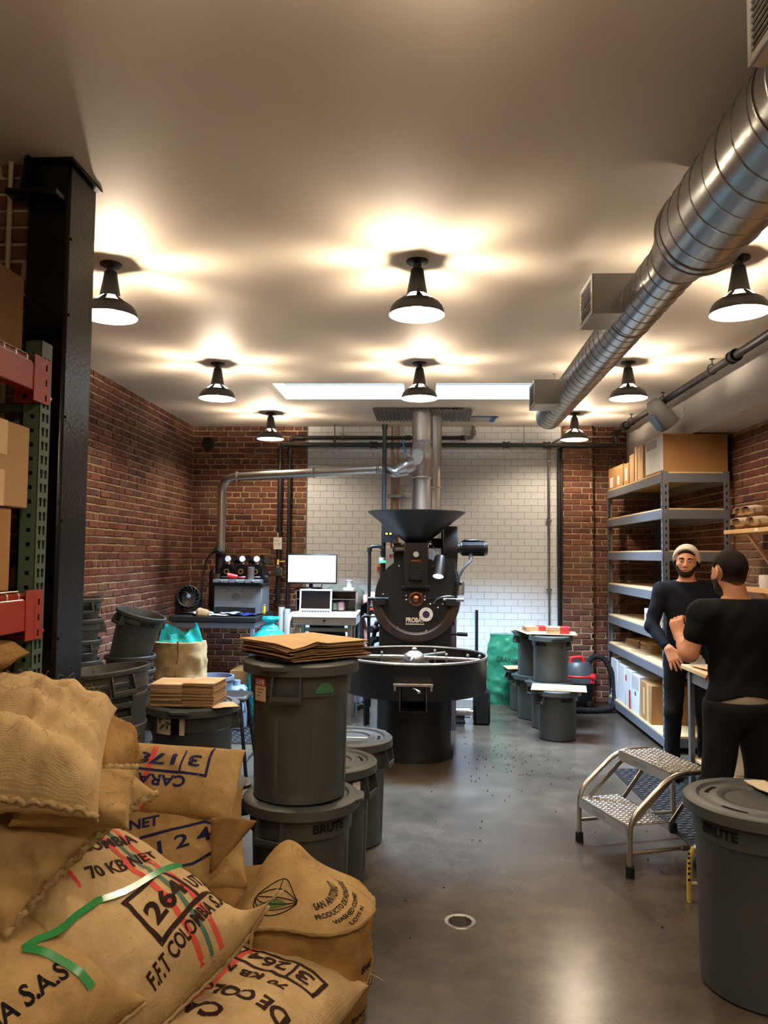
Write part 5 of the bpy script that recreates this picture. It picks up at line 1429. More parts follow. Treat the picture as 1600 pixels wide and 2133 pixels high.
CAN_CACHE = {}
def can_body_mesh(R, Rb, H, ribs):
    key = (R, Rb, H, ribs)
    if key in CAN_CACHE: return CAN_CACHE[key]
    n = 96 if ribs else 56
    col_h = 0.125 if H > 0.5 else 0.085
    Rc = R - 0.016           # collar
    Rt = R - 0.030           # body under the collar
    out = []
    prof = [(Rb - 0.012, 0.0), (Rb, 0.010)]
    steps = 14 if ribs else 2
    for i in range(1, steps + 1):
        t = i / steps; z = 0.012 + (H - col_h - 0.02) * t
        prof.append((Rb + (Rt - Rb) * t, z))
    prof += [(Rt + 0.002, H - col_h - 0.004), (Rc - 0.003, H - col_h + 0.006), (Rc, H - 0.034), (R - 0.003, H - 0.030), (R, H - 0.022), (R, H - 0.006), (R - 0.004, H), (R - 0.014, H), (R - 0.018, H - 0.01), (Rt - 0.008, H - col_h), (Rb - 0.006, 0.02), (0.0, 0.016)]
    mb = MB(); mb.lathe(prof, n)
    if ribs:
        zt = H - col_h - 0.02
        vv = []
        for x, y, z in mb.v:
            r = math.hypot(x, y)
            if r > Rb - 0.004 and 0.02 < z < zt and r > Rb + (Rt - Rb) * (z / H) - 0.004:
                a = math.atan2(y, x)
                ph = (a * 6 / (2 * PI)) % 1.0
                d = abs(ph - 0.5)
                s = max(0.0, min(1.0, (0.36 - d) / 0.06))
                top = max(0.0, min(1.0, (zt - 0.02 - z - max(0, d - 0.2) * 0.3) / 0.03))
                bot = max(0.0, min(1.0, (z - 0.03) / 0.03))
                k = 1 - 0.011 * s * top * bot / r
                x *= k; y *= k
            vv.append((x, y, z))
        mb.v = vv
    me = mb.mesh('can_shell', m_can, True, 32)
    CAN_CACHE[key] = me
    return me

def handle_mb(R, H, a, w=0.13, big=True):
    """moulded grip under the rim at angle a"""
    M = Matrix.Rotation(a - PI / 2, 4, 'Z')
    d = 0.115 if big else 0.08
    if not big: w = 0.10
    o = R - 0.02
    mb = MB(); mb.M = M
    for s in (-1, 1):
        mb.prism([(s * w / 2, o - 0.012, H - 0.025), (s * w / 2, o + 0.022, H - 0.03), (s * w / 2 * 1.04, o + 0.040, H - 0.025 - d * 0.8), (s * w / 2 * 1.04, o + 0.038, H - 0.025 - d), (s * w / 2, o - 0.022, H - 0.030 - d)], (-s * 0.008, 0, 0))
    mb.box(-w / 2, w / 2, o + 0.010, o + 0.040, H - 0.028 - d, H - 0.012 - d, 0.004)
    mb.box(-w / 2, w / 2, o + 0.030, o + 0.040, H - 0.028 - d, H - 0.028 - d * 0.72, 0.003)
    return mb

def lid_parts(parent, R, z, a=0.0, stripe=False):
    mb = MB(); k = R
    mb.lathe([(0.0, 0.010), (k * 0.50, 0.010), (k * 0.53, 0.018), (k * 0.60, 0.020), (k * 0.64, 0.012), (k * 0.84, 0.012), (k * 0.88, 0.022), (k + 0.006, 0.020), (k + 0.016, 0.012), (k + 0.018, -0.028), (k + 0.012, -0.030), (k + 0.008, 0.004), (0, 0.004)], 56, (0, 0, z))
    l = mb.build('lid', m_can, parent)
    for s in (0, PI):
        mb = MB(); mb.M = Matrix.Rotation(a + s, 4, 'Z') @ Matrix.Translation((0, 0, z))
        mb.prism([(k + 0.008, -0.075, -0.004), (k + 0.034, -0.05, -0.004), (k + 0.038, 0, -0.004), (k + 0.034, 0.05, -0.004), (k + 0.008, 0.075, -0.004)], (0, 0, 0.016)); mb.build('lid_tab', m_can, l)
        for t in (0.9, -0.9):
            mb = MB(); mb.sheet(lambda u, v: (math.cos(a + s + t + (u - 0.5) * 0.5) * k * (0.71 + 0.06 * v), math.sin(a + s + t + (u - 0.5) * 0.5) * k * (0.71 + 0.06 * v), z + 0.0125), 10, 1, 0.001); mb.build('vent_slot', m_dark_hole, l)
    if stripe:
        mb = MB(); mb.box(-k * 0.1, k * 0.45, -0.012, 0.006, z + 0.0102, z + 0.0115); mb.M = None; mb.build('white_sticker', m_white_paper, l)
    return l

def can(label, loc, R, Rb, H, ha=-PI / 2, ribs=False, lid=False, rot=(0, 0, 0), brute=None, group='grey plastic cans', stripe=False, grips=(0, PI), stickers=(), lid_a=0.0):
    t = thing('lidded_can' if lid else 'plastic_can', label, 'can', loc, rot, group)
    me = can_body_mesh(R, Rb, H, ribs)
    o = bpy.data.objects.new('can_shell', me); link(o, t); KIDS.setdefault(t.name, []).append(o)
    for g in grips:
        handle_mb(R, H, ha + g, big=H > 0.5).build('handle', m_can, t)
    if brute is not None:
        mb = MB(); sz = 0.05 if H > 0.5 else 0.038
        text_on_can(mb, 'BRUTE', sz, R - 0.0155, brute, H - 0.034 - sz * 1.15, sz * 3.2, bold=0.002)
        mb.build('lettering', m_ink, o, smooth=False)
    for ang, z0, z1, w, kind in stickers:
        rr = R - 0.0145
        mb = MB(); arc_patch(mb, rr, ang, z0, z1, w)
        if kind == 'uline':
            st = mb.build('paper_label', pm('cream_label', (206, 180, 140), 0.7), t)
            mb = MB(); arc_patch(mb, rr, ang, z1 - (z1 - z0) * 0.34, z1, w, 0.0022); mb.build('red_band', m_red_print, st)
            mb = MB(); text_on_can(mb, 'ULINE', (z1 - z0) * 0.30, rr, ang, z1 - (z1 - z0) * 0.29, w * 0.8, 0.001, 0.0035); mb.build('lettering', m_white_paper, st, smooth=False)
            mb = MB()
            for q_ in range(3): arc_patch(mb, rr, ang + (0.004 - 0.006 * q_) / rr, z0 + (z1 - z0) * (0.50 - 0.14 * q_), z0 + (z1 - z0) * (0.50 - 0.14 * q_) + 0.0022, w * (0.55 - 0.12 * q_), 0.0025, 4)
            o_ = mb.build('handwriting', m_ink, st); o_['kind'] = 'stuff'
        elif kind == 'botanic':
            st = mb.build('paper_label', pm('cream_print', (214, 200, 172), 0.7), t)
            mb = MB(); arc_patch(mb, rr, ang + w * 0.20 / rr, z0, z1, w * 0.28, 0.0024); mb.build('dark_band', m_ink, st)
            mb = MB()
            for k, (lx_, lz_, a0, L) in enumerate(((-0.03, -0.02, 0.5, 0.06), (-0.02, 0.0, 2.2, 0.05), (0.01, 0.02, -0.3, 0.055), (-0.045, 0.03, 0.1, 0.04), (0.02, -0.03, 1.2, 0.05), (0.0, -0.01, 3.6, 0.045), (0.035, 0.035, 2.6, 0.04))):
                cxa, cza = ang - w * 0.20 / rr, (z0 + z1) / 2
                pl = []
                for px_, pz_ in ((0, 0), (L * 0.3, L * 0.16), (L * 0.65, L * 0.15), (L, 0), (L * 0.65, -L * 0.15), (L * 0.3, -L * 0.16)):
                    X = lx_ + px_ * math.cos(a0) - pz_ * math.sin(a0); Z = lz_ + px_ * math.sin(a0) + pz_ * math.cos(a0)
                    Z = max(-0.054, min(0.054, Z)); X = max(-0.055, min(0.07, X))
                    aa = cxa + X / rr; pl.append((math.cos(aa) * (rr + 0.0028), math.sin(aa) * (rr + 0.0028), cza + Z))
                mb.add(pl, [(0, 1, 2, 3, 4, 5)])
            mb.build('leaf_print', pm('brown_print', (92, 84, 56), 0.8), st, smooth=False)
        elif kind == 'green':
            mb2 = MB()
            def fn(u, v):
                a = PI * u; r = 0.045 * v
                aa = ang + math.cos(a) * r / rr
                return (math.cos(aa) * (rr + 0.001), math.sin(aa) * (rr + 0.001), z0 + math.sin(a) * r)
            mb2.sheet(fn, 16, 3, 0.001); mb2.build('green_sticker', pm('green_sticker', (48, 104, 66), 0.6), t)
        elif kind == 'tag':
            mb.build('white_tag', m_white_paper, t)
    if lid: lid_parts(t, R, H, lid_a, stripe)
    return t

R20, B20, H20 = 0.246, 0.205, 0.585
R32, B32, H32 = 0.279, 0.236, 0.705
R10, B10, H10 = 0.200, 0.170, 0.435
# central stack and its neighbours
can('grey lidded can on the floor carrying the tall can with the brown paper stack', (-0.545, 3.56, 0), R20, B20, H20, -PI / 2 - 0.42, True, True, brute=-PI / 2 + 0.72, lid_a=0.05)
can('tall grey can on another can, brown paper stack on its lid, green half-moon sticker', (-0.555, 3.56, 0.602), R20 - 0.002, B20, H20, -PI / 2 - 0.1, True, True, lid_a=PI / 2 - 0.3,
    stickers=((-PI / 2 - 0.72, H20 - 0.145, H20 - 0.045, 0.075, 'uline'), (-PI / 2 + 0.62, H20 - 0.105, H20 - 0.04, 0.09, 'green')))
can('grey can with a pale lid, middle one behind the tall can stack', (-0.50, 4.14, 0), R20, B20, H20, 0.0 - 0.3, True, True, stripe=False, lid_a=1.2, stickers=((-0.75, H20 - 0.13, H20 - 0.05, 0.05, 'tag'),))
can('grey can with a pale lid and red-headed label, nearest the roaster tray', (-0.44, 4.68, 0), R20, B20, H20, 0.0 - 0.2, True, True, stripe=True, lid_a=0.9, stickers=((-0.95, H20 - 0.14, H20 - 0.04, 0.075, 'uline'),))
can('grey lidded can half hidden behind the sack with navy numbers', (-1.09, 3.68, 0), R20, B20, H20, 0.4, True, True, lid_a=0.2)
can('grey can carrying folded mailers, botanical sticker on its front', (-1.475, 5.0, 0), R32, B32, H32, 0.25, False, True, lid_a=-PI / 2,
    stickers=((-PI / 2 - 0.28, H32 - 0.135, H32 - 0.022, 0.20, 'botanic'),))
# nested cans on the left
t0 = (-1.88, 4.46)
can('grey can on the floor at the bottom of the tilted nested stack', (t0[0], t0[1], 0), R32, B32, H32, -0.9, False, False, grips=())
for i, (z, tilt, lab) in enumerate(((0.100, -0.04, 'lowest of four tilted grey cans nested behind the steel column'), (0.175, -0.06, 'second of four tilted grey cans nested behind the steel column'), (0.250, -0.09, 'third of four tilted grey cans nested behind the steel column'), (0.315, -0.11, 'topmost of four tilted grey cans nested behind the steel column'))):
    can(lab, (t0[0] + 0.02 + 0.024 * i, t0[1], z + 0.01), R32 - 0.004, B32 - 0.055, H32 - 0.02, -0.75, False, False, (0, tilt, 0), grips=(0, PI), group='tilted nested cans')
t1 = (-2.34, 6.16)
for i, (z, lab) in enumerate(((0.0, 'small grey can on the floor under the leaning open can'), (0.21, 'small grey can nested second from the floor under the leaning can'), (0.32, 'small grey can nested third from the floor under the leaning can'), (0.43, 'small grey can nested directly under the leaning open can'))):
    can(lab, (t1[0], t1[1], z), R10, B10 - (0.016 if i else 0), H10, -0.6 - 0.3 * i, False, False, brute=-PI / 2 + 0.75, group='small nested cans by the brick wall')
can('open grey can leaning to the right on top of the small nested cans', (t1[0] - 0.02, t1[1], 0.80), R10, B10 - 0.02, H10 - 0.02, -PI / 2 - 0.62, False, False, (0, 0.26, 0), brute=-PI / 2 + 0.72, group='small nested cans by the brick wall')
t2 = (-2.56, 5.62)
for i in range(7):
    can(['grey can on the floor under the tall nest beside the brick wall', 'grey can second from the floor in the tall nest beside the column', 'grey can third from the floor in the tall nest beside the column', 'grey can fourth from the floor in the tall nest beside the column', 'grey can fifth from the floor in the tall nest beside the column', 'grey can next to the top of the tall nest beside the column', 'grey can with black lettering topping the tall nest beside the column'][i],
        (t2[0], t2[1], 0.01 + 0.15 * i), R10, B10 - (0.016 if i else 0), H10, 0.15 + (0.5 if i % 2 else -0.9), False, False, brute=-PI / 2 + 1.05 if i in (6, 1) else None, group='tall nest of cans by the wall')
# right group
can('small grey can carrying white cards, in front of the stacked cans right of the roaster', (1.25, 7.40, 0), R10, B10, H10, PI + 0.55, False, True, brute=-PI / 2 + 0.35, lid_a=0.4, group='cans right of the roaster')
can('lower grey can under the front stacked can right of the roaster', (1.25, 7.86, 0), R10, B10, H10, PI + 0.3, False, True, group='cans right of the roaster')
can('upper grey can, front one of two topped with red-edged boxes', (1.265, 7.86, 0.45), R10, B10, H10, -PI / 2 + 0.75, False, True, brute=-PI / 2 - 0.72, lid_a=PI / 2 + 0.2, group='cans right of the roaster')
can('lower grey can under the rear stacked can, beside the green bag', (1.165, 8.30, 0), R10, B10, H10, PI, False, True, group='cans right of the roaster')
can('upper grey can, rear one of two topped with red-edged boxes', (1.165, 8.30, 0.45), R10, B10, H10, PI, False, True, group='cans right of the roaster')
can('grey can with cardboard on its lid, last in the row by the green bag', (1.13, 8.76, 0), R10, B10, H10, PI + 0.2, False, True, group='cans right of the roaster')
# foreground can
can('big grey can with a flat white bag on its lid, nearest the camera', (1.36, 3.24, 0), R32 + 0.004, B32 + 0.004, H32, -PI / 2 - 0.02, False, True, lid_a=-PI / 2, brute=PI + 0.55)

# ------------------------------------------------------------------ paper and card on the cans
def wavy(M, sx, sy, amp, seed, fold=0.0):
    def fn(u, v):
        x, y = (u - 0.5) * sx, (v - 0.5) * sy
        z = amp * noise.noise(Vector((u * 2.2 + seed, v * 2.2, seed * 0.7))) + fold * max(0, 1 - abs(u - 0.42) * 5) * (1 - v)
        return M @ Vector((x, y, z))
    return fn
for k in range(13):
    rr_ = random.Random(k)
    z = 1.2235 + k * 0.0056
    M = Matrix.Translation((-0.55 + rr_.uniform(-0.02, 0.02), 3.585 + rr_.uniform(-0.015, 0.015), z)) @ Matrix.Rotation(PI / 4 - 0.02 + rr_.uniform(-0.08, 0.08), 4, 'Z')
    def sheet_fn(u, v, k=k, M=M):
        x, y = (u - 0.5) * 0.42, (v - 0.5) * 0.42
        z_ = 0.0012 * noise.noise(Vector((u * 2 + k, v * 2, 3))) + (0.010 * k / 12) * max(0.0, 1 - abs(u - 0.30) * 7) * max(0.0, 1 - v * 1.4)
        z_ -= 0.012 * max(0.0, 0.25 - u) * max(0.0, 0.3 - v) * 14 * (k / 12)
        return M @ Vector((x, y, z_))
    mb = MB(); mb.sheet(sheet_fn, 20, 14, 0.0022)
    solo(mb, 'paper_sack', (m_kraft, m_kraft_dark)[k % 2] if k < 12 else m_kraft_light,
         'topmost flattened kraft bag of the stack on the tall grey can' if k == 12 else 'flattened kraft bag inside the stack on the tall grey can',
         'paper bag', 'flattened kraft bags on the tall can', ang=25)
# two piles of folded mailers on the sticker can
zb = H32 + 0.0245
for p, (x0, n, rz) in enumerate(((-1.595, 15, 0.03), (-1.383, 16, -0.06))):
    first = None
    for k in range(n):
        rr_ = random.Random(100 * p + k)
        if first is None:
            mb = MB(); mb.box(-0.10, 0.10, -0.13, 0.13, 0.0005, 0.0033, 0.0008); mb.box(-0.10, 0.10, -0.13, 0.13, 0.0042, 0.0075, 0.0008); mb.box(-0.10, -0.095, -0.129, 0.129, 0.0033, 0.0042)
            o = mb.build('folded_mailer', m_kraft, None); first = o
        else:
            o = first.copy(); COL.objects.link(o)
        o.location = (x0 + rr_.uniform(-0.004, 0.004), 4.93 + rr_.uniform(-0.005, 0.005), zb + k * 0.0092)
        o.rotation_euler = (rr_.uniform(-0.006, 0.006), rr_.uniform(-0.004, 0.004), rz + rr_.uniform(-0.02, 0.02))
        W[o.name] = Matrix.Translation(o.location)
        tag(o, ('flat kraft mailer inside the left pile on the botanical sticker can', 'flat kraft mailer inside the right pile on the botanical sticker can')[p], 'mailer', ('left pile of folded mailers', 'right pile of folded mailers')[p])
    o['label'] = ('kraft mailer with a pale label topping the left pile on the sticker can', 'kraft mailer with a pale label topping the right pile on the sticker can')[p]
    o.data = o.data.copy(); o.data.materials.clear(); o.data.materials.append(m_kraft_light)
    mb = MB(); mb.box(-0.03, 0.085, -0.12, -0.05, 0.0076, 0.0082); mb.build('pale_label', pm('cream_label2', (222, 196, 150), 0.7), o)
crumple_sheet('kraft_sheet', m_kraft_light, 'loose kraft sheet beside the mailer piles, overhanging the can lid', 'sheet', (-1.245, 4.86, zb + 0.004), 0.16, 0.16, 0.5, 0.004, 5)
crumple_sheet('white_rag', m_white_paper, 'crumpled white rag behind the left mailer pile on the can', 'rag', (-1.70, 5.06, zb + 0.012), 0.10, 0.14, 0.4, 0.09, 6)
# cards on the right cans
def flat_board(label, c, sx, sy, rz, m=None, t=0.006, name='cardboard_sheet', cat='cardboard', tilt=0.0):
    mb = MB(); mb.box(-sx / 2, sx / 2, -sy / 2, sy / 2, 0, t, 0.001)
    o = solo(mb, name, m or m_kraft_light, label, cat, None, c, (0, tilt, rz)); return o
zt = 0.45 + H10 + 0.023
flat_board('long cardboard sheet lying across the two upper cans, lower one', (1.22, 8.10, zt), 0.46, 0.50, 0.15)
flat_board('shorter cardboard sheet lying on the front upper can', (1.30, 7.90, zt + 0.008), 0.44, 0.34, -0.12)
for p, (x, y, n, rz) in enumerate(((1.14, 8.12, 5, 0.1), (1.33, 7.86, 6, -0.15))):
    for k in range(n):
        b = flat_board(('kraft box blank with a red edge inside the rear pile on the upper cans', 'kraft box blank with a red edge inside the front pile on the upper cans')[p] if k < n - 1 else ('kraft box blank with white and red print topping the rear pile', 'kraft box blank with white and red print topping the front pile')[p],
                       (x + 0.003 * (k % 3), y, zt + (0.0065 if p == 0 else 0.0145) + k * 0.0105), 0.22, 0.17, rz + 0.02 * (k % 2), m_kraft, 0.010, 'box_blank', 'box')
        b['group'] = ('rear pile of box blanks', 'front pile of box blanks')[p]
        mb = MB(); mb.box(0.02, 0.1105, -0.0855, 0.0855, 0.001, 0.0102); mb.build('red_edge', m_red_print, b)
    mb = MB(); mb.box(-0.08, 0.0, -0.07, 0.06, 0.0104, 0.0112); mb.build('white_label', m_white_paper, b)
zf = H10 + 0.023
flat_board('wide cardboard sheet overhanging the small front can', (1.265, 7.40, zf), 0.50, 0.36, -0.18, m_kraft_light)
flat_board('small white card with a dark edge on the front can cardboard', (1.25, 7.29, zf + 0.0065), 0.11, 0.10, 0.1, m_white_paper, 0.012, 'card_pack', 'card')
flat_board('white card lying behind the small white card pack on the front can', (1.29, 7.42, zf + 0.0065), 0.10, 0.09, -0.2, m_white_paper, 0.004, 'white_card', 'card')
flat_board('cardboard sheet on the lid of the last can by the green bag', (1.07, 8.70, zf), 0.34, 0.26, 0.1, m_kraft_light)
# on the foreground can
zl = H32 + 0.0125
M = Matrix.Translation((1.44, 3.33, zl + 0.012)) @ Matrix.Rotation(math.radians(102), 4, 'Z')
fb = thing('flat_bag', 'flat white paper bag with a wire tie lying on the nearest can lid', 'paper bag', (1.425, 3.30, zl))
def fbag(u, v): return M @ Vector(((u - 0.5) * 0.25, (v - 0.5) * 0.095 * (1 + 0.05 * math.sin(u * 7)), 0.006 + 0.006 * math.sin(u * 6 + v) + 0.004 * noise.noise(Vector((u * 5, v * 3, 1)))))
mb = MB(); mb.sheet(fbag, 24, 8, 0.003); mb.build('bag_sheet', pm('pale_kraft_white', (206, 192, 168), 0.75), fb, world=True)
mb = MB(); mb.tube([M @ Vector((-0.125, -0.06, 0.006)), M @ Vector((-0.12, 0.06, 0.006))], 0.003, 6); mb.build('wire_tie', m_white, fb, world=True)
for k in range(6):
    b = flat_board('kraft envelope inside the small pile on the nearest can lid' if k < 5 else 'kraft envelope with a white top, topmost of the pile on the nearest can lid', (1.59 + 0.004 * (k % 2), 3.26, zl + 0.01 + k * 0.0075), 0.20, 0.16, -0.5 + 0.03 * (k % 3), m_kraft_light if k < 5 else pm('pale_kraft_white', (206, 192, 168), 0.75), 0.006, 'envelope', 'envelope')
    b['group'] = 'pile of envelopes on the nearest can'
# black stool behind the sticker can
st = thing('black_stool', 'black metal stool with splayed legs behind the can with mailers', 'stool', (-1.45, 5.78, 0))
mb = MB(); mb.box(-0.15, 0.17, -0.15, 0.15, 0.60, 0.64, 0.02); mb.build('seat', m_black, st)
for sx in (-1, 1):
    for sy in (-1, 1):
        mb = MB(); mb.bar((sx * 0.12, sy * 0.11, 0.61), (sx * 0.20, sy * 0.18, 0.0), 0.022, 0.022, 0.004); mb.build('leg', m_black, st)
    mb = MB(); mb.bar((sx * 0.175, -0.155, 0.18), (sx * 0.175, 0.155, 0.18), 0.016, 0.016, 0.003); mb.build('stretcher', m_black, st)
# ------------------------------------------------------------------ boltless shelving on the right
SX0, SX1, SY0, SY1 = 2.08, 2.66, 6.90, 8.95
sh = thing('storage_shelving', 'tall grey steel shelving unit with pale board shelves along the right wall', 'shelving', (2.37, 7.9, 0))
def keyhole(mb, c, nrm, s=0.010):
    """small dark slot on an upright"""
    c = Vector(c); n = Vector(nrm); u = Vector((0, 0, 1)).cross(n)
    mb.bar(c - Vector((0, 0, s * 1.5)), c + Vector((0, 0, s)), s * 0.9, 0.0015, upv=n)
for ix, x in enumerate((SX0, SX1)):
    for iy, y in enumerate((SY0, SY1)):
        mb = MB(); s = 1 if ix == 0 else -1; t = 1 if iy == 0 else -1
        mb.box(min(x, x + s * 0.055), max(x, x + s * 0.055), min(y, y + t * 0.003), max(y, y + t * 0.003), 0, 2.44)
        mb.box(min(x, x + s * 0.003), max(x, x + s * 0.003), min(y, y + t * 0.045), max(y, y + t * 0.045), 0, 2.44)
        up_ = mb.build('upright', m_grey_rack, sh, world=True)
        mb = MB()
        for k in range(38):
            z = 0.08 + k * 0.062
            if iy == 0: keyhole(mb, (x + s * 0.030, y - 0.0008, z), (0, -1, 0), 0.011)
            if ix == 0: keyhole(mb, (x - 0.0008, y + t * 0.022, z), (-1, 0, 0), 0.010)
        if mb.v:
            o = mb.build('keyhole', m_dark_hole, up_, world=True); o['kind'] = 'stuff'
SHELF_Z = (0.145, 0.735, 1.045, 1.392, 1.747, 2.115, 2.435)
for z in SHELF_Z:
    mb = MB(); mb.box(SX0 + 0.004, SX1 - 0.004, SY0 + 0.004, SY1 - 0.004, z - 0.016, z); mb.build('shelf_board', m_particle, sh, world=True)
    for b in ((SX0 - 0.004, SX0 + 0.018, SY0 + 0.003, SY1 - 0.003), (SX1 - 0.018, SX1, SY0 + 0.003, SY1 - 0.003), (SX0 + 0.02, SX1 - 0.02, SY0 - 0.002, SY0 + 0.02), (SX0 + 0.02, SX1 - 0.02, SY1 - 0.02, SY1)):
        mb = MB(); mb.box(b[0], b[1], b[2], b[3], z - 0.095, z - 0.012, 0.003); mb.build('shelf_beam', m_grey_rack, sh, world=True)

def carton(label, x0, x1, y0, y1, z0, z1, mat=None, name='carton_box', tape=None, group=None, rz=0.0, flap=True):
    c = ((x0 + x1) / 2, (y0 + y1) / 2, z0)
    t = thing(name, label, 'box', c, rz, group)
    hx, hy, h = (x1 - x0) / 2, (y1 - y0) / 2, z1 - z0
    mb = MB(); mb.box(-hx, hx, -hy, hy, 0, h, 0.004); mb.build('box_body', mat or m_carton, t)
    if flap:
        mb = MB(); mb.box(-hx, hx, -0.0015, 0.0015, h - 0.0002, h + 0.0012); mb.build('flap_seam', m_kraft_dark, t)
    if tape == 'side':
        mb = MB(); mb.box(-hx - 0.0012, -hx + 0.001, -0.03, 0.03, h * 0.55, h + 0.001); mb.box(-hx, hx, -0.03, 0.03, h + 0.0013, h + 0.002); mb.build('tape_strip', m_tape, t)
    return t
ZT = 2.436
b = carton('large brown carton filling the near end of the top shelf', 2.10, 2.66, 6.93, 7.50, ZT, 2.775)
mb = MB(); mb.box(-0.282, -0.279, -0.28, 0.25, 0.02, 0.335); mb.build('white_side', m_white_paper, b)
mb = MB(); mb.box(-0.2835, -0.2815, -0.10, 0.22, 0.24, 0.32); mb.build('clear_tape', m_clear_tape, b)
carton('white and brown taped carton next to the large carton on the top shelf', 2.09, 2.36, 7.53, 7.72, ZT, 2.76, m_kraft_light, tape='side')
carton('upright thin carton standing behind the taped carton on the top shelf', 2.09, 2.34, 7.74, 7.82, ZT, 2.775, m_kraft_light)
carton('tall narrow kraft carton in the middle of the top shelf row', 2.09, 2.34, 7.85, 8.02, ZT, 2.72, m_kraft)
b = carton('small carton with a white label, third from the wall on the top shelf', 2.09, 2.34, 8.05, 8.26, ZT, 2.655)
mb = MB(); mb.box(-0.1265, -0.124, -0.04, 0.02, 0.04, 0.17); mb.build('white_label', m_white_paper, b)
b = carton('small carton with two pale labels, second from the wall on the top shelf', 2.09, 2.34, 8.29, 8.58, ZT, 2.67)
mb = MB(); mb.box(-0.1265, -0.124, 0.0, 0.08, 0.03, 0.12); mb.build('white_label', m_white_paper, b)
b = carton('small carton with a pale pink label at the wall end of the top shelf', 2.09, 2.34, 8.61, 8.92, ZT, 2.675)
mb = MB(); mb.box(-0.1265, -0.124, -0.05, 0.08, 0.02, 0.13); mb.build('pink_label', pm('pale_pink', (214, 196, 196), 0.7), b)
# shelf at chest height: little red-white box, mailers one shelf down
b = carton('small white box with a red stripe on the shelf beside the man in the beanie', 2.10, 2.24, 7.40, 7.56, 1.046, 1.20, m_white_paper)
mb = MB(); mb.box(-0.0715, -0.069, -0.01, 0.03, 0.0, 0.11); mb.build('red_stripe', m_red_print, b)
for k, (y, rz, n, lab) in enumerate(((8.50, 0.25, 6, 'far'), (7.95, 0.1, 8, 'near'))):
    flat_board('wide kraft sheet under the %s pile of mailers on the low shelf' % lab, (2.36, y, 0.736), 0.46, 0.40, rz, m_kraft, 0.006)
    for j in range(n):
        o = flat_board('kraft mailer in the %s pile on the low shelf' % lab, (2.36 + 0.006 * (j % 3), y + 0.01, 0.743 + j * 0.0115), 0.30, 0.26, rz + 0.03 * (j % 2), m_kraft if j < n - 1 else m_kraft_light, 0.0105, 'folded_mailer', 'mailer')
        o['group'] = '%s pile of mailers on the low shelf' % lab
    o['label'] = 'topmost kraft mailer with a shiny bag on the %s low shelf pile' % lab
    mb = MB(); mb.sheet(lambda u, v: (-0.08 + 0.12 * u, -0.08 + 0.12 * v, 0.012 + 0.01 * noise.noise(Vector((u * 5, v * 5, k)))), 8, 8, 0.001); mb.build('plastic_bag', m_clear_film, o)
m_white_box = pm('white_card_box', (206, 208, 212), 0.6)
b = carton('white shipping carton at the far end of the bottom shelf', 2.10, 2.5, 8.62, 8.90, 0.146, 0.565, m_white_box, flap=False)
b = carton('white shipping carton second from the far end of the bottom shelf', 2.10, 2.5, 8.30, 8.60, 0.146, 0.545, m_white_box, flap=False)
b = carton('white shipping carton with red marks, middle of the bottom shelf', 2.10, 2.5, 8.06, 8.28, 0.146, 0.53, m_white_box, flap=False)
mb = MB(); mb.box(-0.2015, -0.199, -0.09, -0.03, 0.0, 0.19); mb.box(-0.2015, -0.199, 0.06, 0.11, 0.26, 0.32); mb.build('red_print', m_red_print, b)
b = carton('white carton under torn packing tape on the bottom shelf', 2.10, 2.5, 7.76, 8.03, 0.146, 0.52, m_white_box, flap=False)
mb = MB(); mb.sheet(lambda u, v: (-0.204 - 0.006 * abs(noise.noise(Vector((u * 7, v * 5, 2)))), -0.13 + 0.26 * u, 0.24 + 0.13 * v), 14, 8, 0.001); mb.build('torn_tape', m_clear_film, b)
mb = MB(); mb.box(-0.2015, -0.199, -0.02, 0.03, 0.17, 0.21); mb.build('fine_print', m_grey_rack, b)
b = carton('brown carton with pale tape at the near end of the bottom shelf', 2.10, 2.56, 7.36, 7.72, 0.146, 0.50, m_carton)
mb = MB(); mb.box(-0.2315, -0.229, -0.10, -0.04, 0.0, 0.352); mb.box(-0.2315, -0.229, 0.03, 0.09, 0.05, 0.30); mb.build('tape_strip', m_tape, b)

# ------------------------------------------------------------------ wall shelves at right
def bracket(mb, y, z, x0, drop):
    mb.box(XR - 0.03, XR - 0.008, y - 0.02, y + 0.02, z - drop, z, 0.002)
    mb.bar((XR - 0.02, y, z - drop + 0.02), (x0 + 0.07, y, z - 0.01), 0.035, 0.022, 0.002)
w1 = thing('wall_shelf', 'upper pale wooden wall shelf carrying folded coffee bags', 'shelf', (2.55, 5.5, 1.90))
mb = MB(); mb.box(2.40, XR - 0.012, 4.4, 6.37, 1.872, 1.905, 0.003); mb.build('shelf_board', m_wood, w1, world=True)
for y in (6.05, 4.9):
    mb = MB(); bracket(mb, y, 1.872, 2.40, 0.36); mb.build('bracket', m_wood, w1, world=True)
mb = MB(); mb.box(2.398, 2.401, 5.72, 5.78, 1.878, 1.902); mb.build('price_tag', m_white_paper, w1, world=True)
w2 = thing('wall_shelf', 'lower pale wooden wall shelf carrying a patterned cup and a glass', 'shelf', (2.55, 5.3, 1.45))
mb = MB(); mb.box(2.40, XR - 0.012, 4.4, 6.07, 1.435, 1.468, 0.003); mb.build('shelf_board', m_wood, w2, world=True)
for y in (5.85, 4.9):
    mb = MB(); bracket(mb, y, 1.435, 2.40, 0.30); mb.build('bracket', m_wood, w2, world=True)
